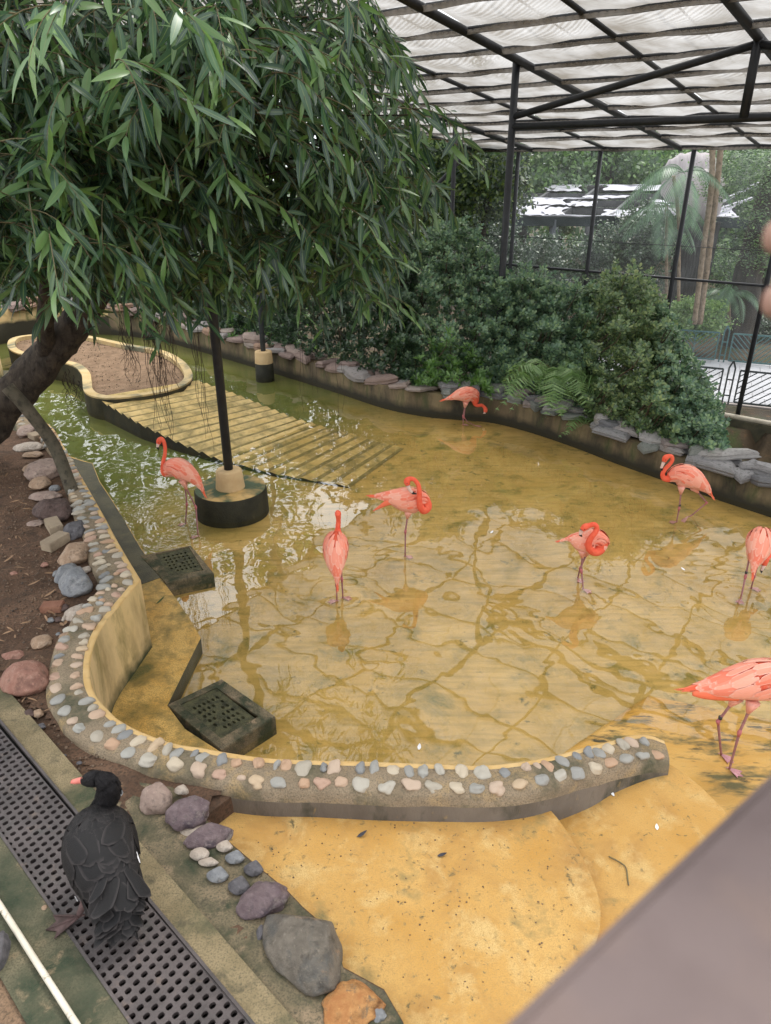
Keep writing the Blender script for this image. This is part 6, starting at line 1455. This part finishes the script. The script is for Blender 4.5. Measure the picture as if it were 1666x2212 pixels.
flamingo('flamingo seen from behind with upright neck, nearest the kerb bend', o_, s_, Yf(o_, s_, 455, 1570),
  [(428, 1380, -.22, .006), (424, 1290, -.19, .03, .03), (412, 1170, -.12, .075, .075), (408, 1040, -.03, .112, .115), (410, 930, .05, .118, .12), (418, 850, .12, .095, .10), (430, 800, .17, .058, .06), (435, 745, .2, .031), (438, 690, .2, .026), (442, 640, .2, .024), (440, 590, .18, .027), (436, 558, .16, .032), (436, 545, .2, .03), (438, 555, .24, .022)], 6,
  [(438, 556, .24, .02), (440, 585, .27, .016), (440, 615, .28, .013), (440, 640, .27, .004)],
  [dict(pts=[(428, 1180, 0), (418, 1390, 0)], foot=(424, 1590), dir=(-.9, -.15)), dict(pts=[(470, 1120, .02), (482, 1330, .02)], foot=(495, 1555), dir=(.95, -.1))], (1, 0, 0), (0, 1), seed=2)
flamingo('flamingo preening on one leg in the middle of the pool', o_, s_, Yf(o_, s_, 1232, 1065),
  [(862, 350, 0, .008, .016), (960, 352, 0, .032, .042), (1080, 365, 0, .07, .088), (1200, 385, 0, .10, .135), (1320, 400, 0, .108, .15), (1415, 425, -.01, .092, .13), (1470, 470, -.03, .062, .082), (1450, 510, -.08, .047, .05), (1412, 470, -.12, .037), (1400, 390, -.135, .031), (1402, 300, -.14, .027), (1388, 215, -.13, .025), (1345, 155, -.12, .024), (1292, 140, -.11, .027), (1256, 168, -.11, .036, .038), (1262, 215, -.115, .026)], 6,
  [(1266, 222, -.115, .024), (1290, 275, -.12, .018), (1325, 308, -.12, .016), (1370, 320, -.12, .005)],
  [dict(pts=[(1265, 560, 0), (1235, 765, 0)], foot=(1232, 1062), dir=(1, -.3))], SX, (1, 0), seed=3, plume=[[(1120, 400, -.05, .04), (1020, 425, -.05, .035), (930, 475, -.04, .02), (848, 525, -.03, .004)], [(1040, 350, .02, .04), (940, 345, .02, .03), (860, 350, .02, .02), (852, 352, .02, .01)]])
o_, s_ = (1193.1, 1106.3), .09115
flamingo('flamingo preening with its neck looped low, right of the middle', o_, s_, Yf(o_, s_, 700, 1750),
  [(330, 650, 0, .006), (430, 630, 0, .028, .035), (560, 660, 0, .065, .08), (700, 695, 0, .092, .115), (850, 700, 0, .105, .135), (1000, 690, 0, .105, .135), (1110, 760, -.03, .085, .105), (1100, 900, -.07, .058, .058), (985, 940, -.11, .044), (880, 860, -.14, .037), (865, 730, -.155, .033), (930, 590, -.165, .03), (1020, 480, -.165, .028), (1058, 370, -.155, .026), (1000, 292, -.15, .025), (890, 312, -.14, .027), (780, 350, -.14, .036, .034), (705, 415, -.14, .027)], 7,
  [(700, 425, -.14, .026), (680, 480, -.14, .021), (672, 535, -.14, .017), (705, 580, -.13, .006)],
  [dict(pts=[(715, 980, -.03), (690, 1385, -.03)], foot=(738, 1840), dir=(.9, -.8)), dict(pts=[(825, 960, .04), (665, 1330, .04)], foot=(600, 1575), dir=(.3, -1))], SX, (1, 0), seed=4)
o_, s_ = (1388.3, 965.3), .1107
flamingo('flamingo walking left near the slate wall with a folded neck and black leg band', o_, s_, Yf(o_, s_, 665, 1470),
  [(1345, 955, 0, .008, .01), (1270, 850, 0, .032, .04), (1135, 735, 0, .062, .085), (985, 635, 0, .092, .125), (825, 570, 0, .107, .145), (685, 545, 0, .092, .122), (575, 580, 0, .064, .08), (490, 622, 0, .04, .046), (418, 610, 0, .032, .034), (392, 530, 0, .027), (440, 435, 0, .026), (525, 345, 0, .024), (580, 260, 0, .023), (570, 192, 0, .023), (515, 180, 0, .026), (450, 215, 0, .034, .038), (418, 285, 0, .024, .026)], 7,
  [(412, 300, 0, .023), (382, 370, 0, .018), (370, 425, 0, .016), (400, 488, 0, .005)],
  [dict(pts=[(755, 830, -.04), (715, 1200, -.04)], foot=(662, 1470), dir=(-1, -.05)), dict(pts=[(1030, 830, .04), (1255, 1090, .04), (960, 1335, .04)], foot=(880, 1370, .04), dir=(-.6, -.2), air=True)], SX, (-1, 0), seed=5, band=(728, 1140, -.04))
o_, s_ = (943.6, 813.5), .0781
flamingo('flamingo feeding with lowered head against the back wall', o_, s_, Yf(o_, s_, 735, 1340) + .02,
  [(225, 640, 0, .008, .012), (350, 598, 0, .024, .03), (490, 555, 0, .05, .062), (630, 515, 0, .08, .1), (770, 500, 0, .098, .128), (905, 505, 0, .104, .138), (1010, 550, 0, .09, .118), (1060, 650, 0, .066, .076), (1075, 760, 0, .04, .044), (1150, 800, 0, .03), (1235, 788, 0, .027), (1310, 835, 0, .027), (1352, 910, 0, .034, .036), (1345, 975, 0, .034, .034)], 7,
  [(1340, 985, 0, .028), (1305, 1000, 0, .022), (1285, 995, 0, .015), (1275, 975, 0, .006)],
  [dict(pts=[(785, 770, .03), (728, 1090, .03)], foot=(738, 1335), dir=(1, -.2)), dict(pts=[(800, 770, -.03), (750, 1120, -.03), (850, 1250, -.03)], foot=(1085, 1370), dir=(1, -.2))], SX, (1, 0), seed=6)
o_, s_ = (1449.1, 1128.0), .2649
flamingo('flamingo seen from behind with lowered head at the right edge', o_, s_, Yf(o_, s_, 610, 590),
  [(670, 425, -.2, .006), (682, 345, -.16, .034, .03), (705, 265, -.09, .085, .08), (727, 185, 0, .125, .115), (740, 130, .09, .118, .11), (755, 110, .18, .075, .075), (790, 130, .25, .04), (818, 190, .24, .03), (815, 250, .16, .027), (790, 290, .08, .026), (772, 315, .04, .033), (760, 350, .03, .026)], 6,
  [(758, 352, .03, .025), (746, 375, .02, .02), (740, 395, .02, .016), (740, 415, .02, .006)],
  [dict(pts=[(648, 265, 0), (610, 440, -.02)], foot=(570, 632), dir=(-.5, -.8)), dict(pts=[(715, 330, .03), (682, 440, .05)], foot=(655, 540), dir=(.8, -.4))], (1, 0, 0), (0, 1), seed=7, band=(616, 410, -.02))
flamingo('largest, nearest flamingo cut by the right picture edge above the brown handrail', o_, s_, Yf(o_, s_, 445, 1965, .05),
  [(112, 1368, 0, .008, .01), (250, 1350, 0, .032, .042), (400, 1335, 0, .07, .088), (550, 1310, 0, .10, .125), (700, 1290, 0, .118, .15), (850, 1295, 0, .112, .145), (980, 1330, 0, .085, .105), (1060, 1340, 0, .052, .062), (1120, 1270, 0, .036), (1150, 1150, 0, .03), (1160, 1000, 0, .027), (1180, 860, 0, .026), (1220, 790, 0, .027), (1270, 795, 0, .036, .038), (1310, 840, 0, .028)], 7,
  [(1312, 845, 0, .026), (1335, 880, 0, .02), (1335, 925, 0, .017), (1310, 960, 0, .006)],
  [dict(pts=[(515, 1455, .05), (385, 1625, .05)], foot=(412, 1900), dir=(.6, -.75), z=slab_foot(o_[0] + 412 * s_, o_[1] + 1900 * s_)), dict(pts=[(655, 1500, -.05), (560, 1715, -.05)], foot=(478, 2015), dir=(.7, -.7), z=slab_foot(o_[0] + 478 * s_, o_[1] + 2015 * s_))], SX, (1, 0), zf=.06, seed=8, band=(405, 1595, .05), plume=[[(560, 1400, -.03, .06), (400, 1400, -.03, .055), (270, 1402, -.03, .04), (178, 1398, -.02, .018)]])
random.seed(55)
# black swan on the grate
def swan():
    o_, s_ = (108.5, 1648.7), .16675
    def Q(x, y, z): return W(o_[0] + x * s_, o_[1] + y * s_, z)
    SWS = .86
    rows = [(900, 2010, .93, .065, .012), (880, 1880, .96, .095, .03), (840, 1720, 1.0, .118, .055), (770, 1500, 1.04, .145, .095), (700, 1290, 1.07, .165, .125), (650, 1080, 1.09, .178, .14), (640, 890, 1.10, .165, .135), (640, 740, 1.10, .115, .105), (660, 630, 1.13, .07, .075), (705, 520, 1.19, .05), (760, 390, 1.27, .054), (745, 275, 1.34, .047), (650, 205, 1.375, .036), (565, 200, 1.37, .04, .04), (490, 215, 1.355, .034, .033), (435, 226, 1.345, .022, .022)]
    P = np.array([Q(*r_[:3]) for r_ in rows]); rw = np.array([r_[3] * (SWS if len(r_) > 4 and r_[2] < 1.2 else 1) for r_ in rows]); rh = np.array([r_[4] if len(r_) > 4 else r_[3] for r_ in rows])
    lf = Loft(P, rw, rh, (1, .15, 0), 6, 24); base = Q(350, 1980, zs); t = thing('black_swan', 'black swan with red bill standing on the iron channel grate', 'swan', (base[0], base[1], zs))
    v, f = lf.mesh(); mb = MB(); mb.add(v, f)
    lg = [Q(450, 1600, .98), Q(455, 1760, .90), Q(375, 1960, zs + .03)]; leg_tube(mb, lg, [.03, .02, .014], 1); webfoot(mb, lg[-1] - [0, 0, .02], (-.75, -.35), .13, 1)
    lg = [Q(900, 1600, .98), Q(880, 1750, .88), Q(860, 1900, zs + .03)]; leg_tube(mb, lg, [.03, .02, .014], 1); webfoot(mb, lg[-1] - [0, 0, .02], (-.3, .6), .12, 1)
    mb.build('body', None, t, mats=[M['sw_body'], M['sw_leg']])
    for side in (0, 1):
        m = MB()
        def fe(q, th, ln, wd, dth, l0, l1, cu=0): feather(m, lf, q, (math.pi - R(th)) if side else R(th), ln, wd, -R(dth) if side else R(dth), l0, l1, 7, curl=cu)
        for q0_ in (21, 23.5, 26, 28.5, 31):
            for th in np.arange(-10, 90, 19):
                fe(q0_ + random.uniform(-1.2, 1.2), th + random.uniform(-8, 8), random.uniform(.11, .16), random.uniform(.034, .046), random.uniform(-30, 25) * (1 if side else 1), .003 + .0012 * (q0_ - 20), .008 + .0012 * (q0_ - 20) + random.uniform(0, .006))
        for q0_ in np.arange(32, 41, 1.1):
            for th in np.arange(-14, 92, 13): fe(q0_ + random.uniform(-.6, .6), th + random.uniform(-6, 6), random.uniform(.045, .07), random.uniform(.014, .020), random.uniform(-20, 10), .012, .017)
        m.build('wing', M['sw_feather'], t)
    m = MB()
    for k in range(13): feather(m, lf, 7 + random.uniform(-1.5, 1), R(90 + (k - 6) * 17), .15 * random.uniform(.8, 1.1), .024, R((k - 6) * 2), .004, .010, 7)
    for k in range(46): feather(m, lf, random.uniform(9, 20), R(random.uniform(-15, 195)), random.uniform(.08, .16), random.uniform(.013, .026), R(random.uniform(-45, 45)), .008, random.uniform(.012, .05), 7, curl=random.uniform(-.01, .05))
    m.build('tail', M['sw_feather'], t)
    # short feathering of the neck
    m = MB()
    for q in np.arange(45, 74, 1.2):
        for k in range(12): feather(m, lf, q + random.uniform(-.5, .5), R(k * 30 + random.uniform(-12, 12)), .035, .008, 0, .0005, .005, 4)
    m.build('neck_feathers', M['sw_body'], t)
    mw = MB(); feather(mw, lf, 19, math.pi + R(4), .03, .004, 0, .03, .034, 5); feather(mw, lf, 21, R(12), .045, .010, R(-10), .016, .02, 5); mw.build('white_quill', M['white'], t)
    bp = np.array([Q(440, 222, 1.348), Q(395, 222, 1.343), Q(335, 232, 1.332), Q(275, 238, 1.325)]); lb = Loft(bp, np.array([.02, .017, .016, .011]), np.array([.018, .013, .009, .005]), (0, 1, .2), 4, 12); v, f = lb.mesh(); mk('bill', v, f, M['sw_bill'], t)
    hd = lf.P[-6]
    for sd in (-1, 1):
        c_ = hd + lf.A[-6] * sd * .032 + [0, 0, .01]; bm = bmesh.new(); bmesh.ops.create_icosphere(bm, subdivisions=2, radius=.005); vv = np.array([q.co[:] for q in bm.verts]) + c_; ff = [tuple(w.index for w in q.verts) for q in bm.faces]; bm.free(); mk('eye', vv, ff, M['s_red'], t)
swan()

# ------------------------------------------------------------------ small things
def fallen(name, label, px, py, z, L, w, rot, mat, cat_, curl=.25, grp=None):
    p = W(px, py, z + .004); a = R(rot); tv, tf, tu = leaf_long(6, w, -curl, .3); tv = np.array(tv) * L; v = np.column_stack([tv[:, 0] * math.cos(a) - tv[:, 1] * math.sin(a), tv[:, 0] * math.sin(a) + tv[:, 1] * math.cos(a), tv[:, 2] + .002]) + p
    mk(name, v, tf, mat, label=label, cat=cat_, group=grp)
GF = 'shed feathers on the ochre deck'
fallen('feather', 'dark grey feather on the upper deck nearest the kerb', 1078, 1752, ZD, .06, .2, -30, M['dark_feather'], 'feather', grp=GF)
fallen('feather', 'dark feather with curled tip on the left of the upper deck', 772, 1808, ZD, .06, .22, 20, M['dark_feather'], 'feather', .5, grp=GF)
fallen('feather', 'grey feather with pale quill in the middle of the upper deck', 945, 1850, ZD, .055, .2, 12, M['dark_feather'], 'feather', grp=GF)
for x, y, lb in ((1322, 1694, 'small pale feather on the lower deck, the highest of three'), (1327, 1720, 'small pale feather on the lower deck, the middle of three'), (1420, 1793, 'small pale feather on the lower deck, nearest the handrail')): fallen('feather', lb, x, y, ZD2, .03, .35, random.uniform(0, 180), M['white'], 'feather', .6, grp=GF)
for x, y, lb in ((1480, 1232, 'white feather floating right of the preening flamingo'), (905, 1620, 'pinkish feather floating near the kerb wall'), (760, 1040, 'white feather floating behind the back turned flamingo'), (1060, 1152, 'white scrap floating in the middle of the pool')): fallen('feather', lb, x, y, .002, .05, .3, random.uniform(0, 180), M['white'], 'feather', .4, grp='feathers floating on the pool')
v, f = tube(cat(np.array([W(*q, ZD2 + .01) for q in [(1315, 1850), (1338, 1862), (1352, 1874), (1356, 1898), (1358, 1912)]]), 4), .004, 6); mk('twig', v, f, M['twig'], label='thin bent dry twig on the lower deck', cat='twig')
fallen('fallen_leaf', 'long green leaf lying on the ochre ledge', 338, 1305, ZL, .12, .1, 62, M['greenleaf'], 'leaf', grp='fallen leaves')
fallen('fallen_leaf', 'thin green leaf lying on the dark wet strip', 305, 1208, ZL, .11, .08, -20, M['greenleaf'], 'leaf', grp='fallen leaves')
for x, y, r_, lb in ((60, 1265, 30, 'dry tan leaf on the soil left of the grey boulders'), (95, 1290, 50, 'narrow dry leaf on the soil below the grey boulders'), (82, 1182, 10, 'dry leaf on the soil near the sandy bricks'), (8, 1215, 60, 'reddish dry leaf at the left picture edge'), (130, 1345, -50, 'curled dry leaf by the kerb'), (143, 1340, -70, 'second curled dry leaf by the kerb')):
    fallen('fallen_leaf', lb, x, y, ZG + .01, .11, .13, r_, M['deadleaf'], 'leaf', grp='fallen leaves')
# dry leaf litter on the soil bank, uncountable
def litter(name, poly, n, z, L0, L1, mat):
    P = np.array(poly); x = rng.uniform(P[:, 0].min(), P[:, 0].max(), n * 4); y = rng.uniform(P[:, 1].min(), P[:, 1].max(), n * 4); k = in_poly(x, y, poly); x = x[k][:n]; y = y[k][:n]; m_ = len(x)
    a = rng.uniform(0, 6.28, m_); X = np.column_stack([np.cos(a), np.sin(a), rng.normal(size=m_) * .12]); Z_ = np.column_stack([rng.normal(size=m_) * .3, rng.normal(size=m_) * .3, np.ones(m_)])
    scatter(name, LL[0], LL[1], np.column_stack([x, y, np.full(m_, z)]), X, Z_, rng.uniform(L0, L1, m_), mat, uvt=LL[2], kind='stuff')
litter('leaf_litter', GP([(0, 1471), (150, 1640), (85, 1500), (85, 1450), (110, 1350), (140, 1290), (110, 1150), (40, 1000), (-150, 1000), (-100, 1471)], ZG), 150, ZG + .03, .04, .11, M['deadleaf'])
litter('leaf_litter', [tuple(p) for p in PI_], 60, zP - .075, .05, .11, M['deadleaf'])
gravel('deck_grit', GP([(520, 1800), (1150, 1730), (1280, 1950), (1240, 2120), (900, 2212), (760, 2060)], ZD), 260, .0015, .006, ZD + .002, M['gravel'])
# water jet at the far wall
wj = [W(147, 665, .75), W(143, 690, .55), W(141, 716, .36)]; base = W(141, 722, .2)
q0 = base + [0, .5, .55]; m, nt, out = newmat('falling_water'); b = N(nt, 'ShaderNodeBsdfPrincipled'); b.inputs['Base Color'].default_value = (.85, .88, .92, 1); b.inputs['Roughness'].default_value = .2; nt.links.new(b.outputs[0], out.inputs[0])
v, f = tube(cat(np.array([base + [.12, .35, .52], base + [.05, .15, .42], base + [0, 0, .15], base + [-.02, -.05, -.15]]), 5), .022, 8); mk('water_jet', v, f, m, label='thin white water jet falling behind the planter island', cat='water jet')
# foreground handrail, out of focus
zr_ = H - .245
a = W(1073, 2212, zr_); b = W(1666, 1659, zr_); d = nrm(b - a); nn_ = np.array([d[1], -d[0], 0]); a2 = a - d * .5; b2 = b + d * .9; wd_ = .34
c_ = (a2 + b2) / 2 + nn_ * wd_ / 2; bm = bmesh.new(); bmesh.ops.create_cube(bm, size=1); bmesh.ops.scale(bm, vec=(np.linalg.norm(b2 - a2), wd_, .05), verts=bm.verts); bmesh.ops.bevel(bm, geom=bm.edges[:], offset=.006, segments=3, affect='EDGES')
me = bpy.data.meshes.new('handrail'); bm.to_mesh(me); bm.free(); me.materials.append(M['handrail']); hr = bpy.data.objects.new('handrail', me); col.objects.link(hr); hr.location = (c_[0], c_[1], zr_ - .025); hr.rotation_euler = (0, 0, math.atan2(d[1], d[0])); tag(hr, 'wide brown painted handrail running diagonally across the lower right corner, out of focus', 'handrail')

# a visitor's hand reaching in from the right, very close and out of focus
def hand():
    Yd = .30; root = WY(1900, 590, Yd + .02); t = thing('person', 'blurred bare hand of a visitor reaching in from the right edge, close to the lens', 'person', tuple(root))
    bm = bmesh.new(); m = bpy.data.meshes.new('hand'); ly = None
    vs = []; es = []; rad = []
    def add(p, r_, par=None):
        vs.append(tuple(np.array(p) - root)); rad.append(r_); i = len(vs) - 1
        if par is not None: es.append((par, i))
        return i
    def H3(x, y, dY=0): return WY(x, y, Yd + dY)
    w = add(H3(2150, 640, .02), .027); pl_ = add(H3(2020, 620, .015), .030, w); p2_ = add(H3(1930, 600, .01), .028, pl_)
    for pts, r0 in [([(1860, 520), (1760, 505), (1700, 508), (1662, 516)], .0088), ([(1850, 590), (1750, 640), (1700, 650), (1657, 655)], .0092), ([(1860, 660), (1790, 730), (1750, 760), (1720, 780)], .0085), ([(1880, 710), (1830, 790), (1800, 830), (1780, 850)], .0075)]:
        par = p2_
        for k, (x, y) in enumerate(pts): par = add(H3(x, y, -.004 * k), r0 * (1 - .06 * k), par)
    par = pl_
    for k, (x, y) in enumerate([(1990, 500), (1930, 420), (1880, 370)]): par = add(H3(x, y, -.02), .0105 - .001 * k, par)
    m.from_pydata(vs, es, []); o = bpy.data.objects.new('hand', m); col.objects.link(o); o.parent = t; m.materials.append(M['skin'])
    md = o.modifiers.new('skin', 'SKIN'); sv = m.skin_vertices[0].data if m.skin_vertices else None
    if sv is None:
        bm2 = bmesh.new(); bm2.from_mesh(m); bm2.verts.layers.skin.verify(); bm2.to_mesh(m); bm2.free(); sv = m.skin_vertices[0].data
    for k, r_ in enumerate(rad): sv[k].radius = (r_, r_)
    sv[0].use_root = True
    md.use_smooth_shade = True; ss = o.modifiers.new('sub', 'SUBSURF'); ss.levels = 2; ss.render_levels = 2
    v, f = tube([H3(2100, 635, .02), H3(2300, 660, .03), H3(2700, 760, .06)], [.036, .040, .046], 20); mk('sleeve', v, f, M['dark_feather'], t)
hand()
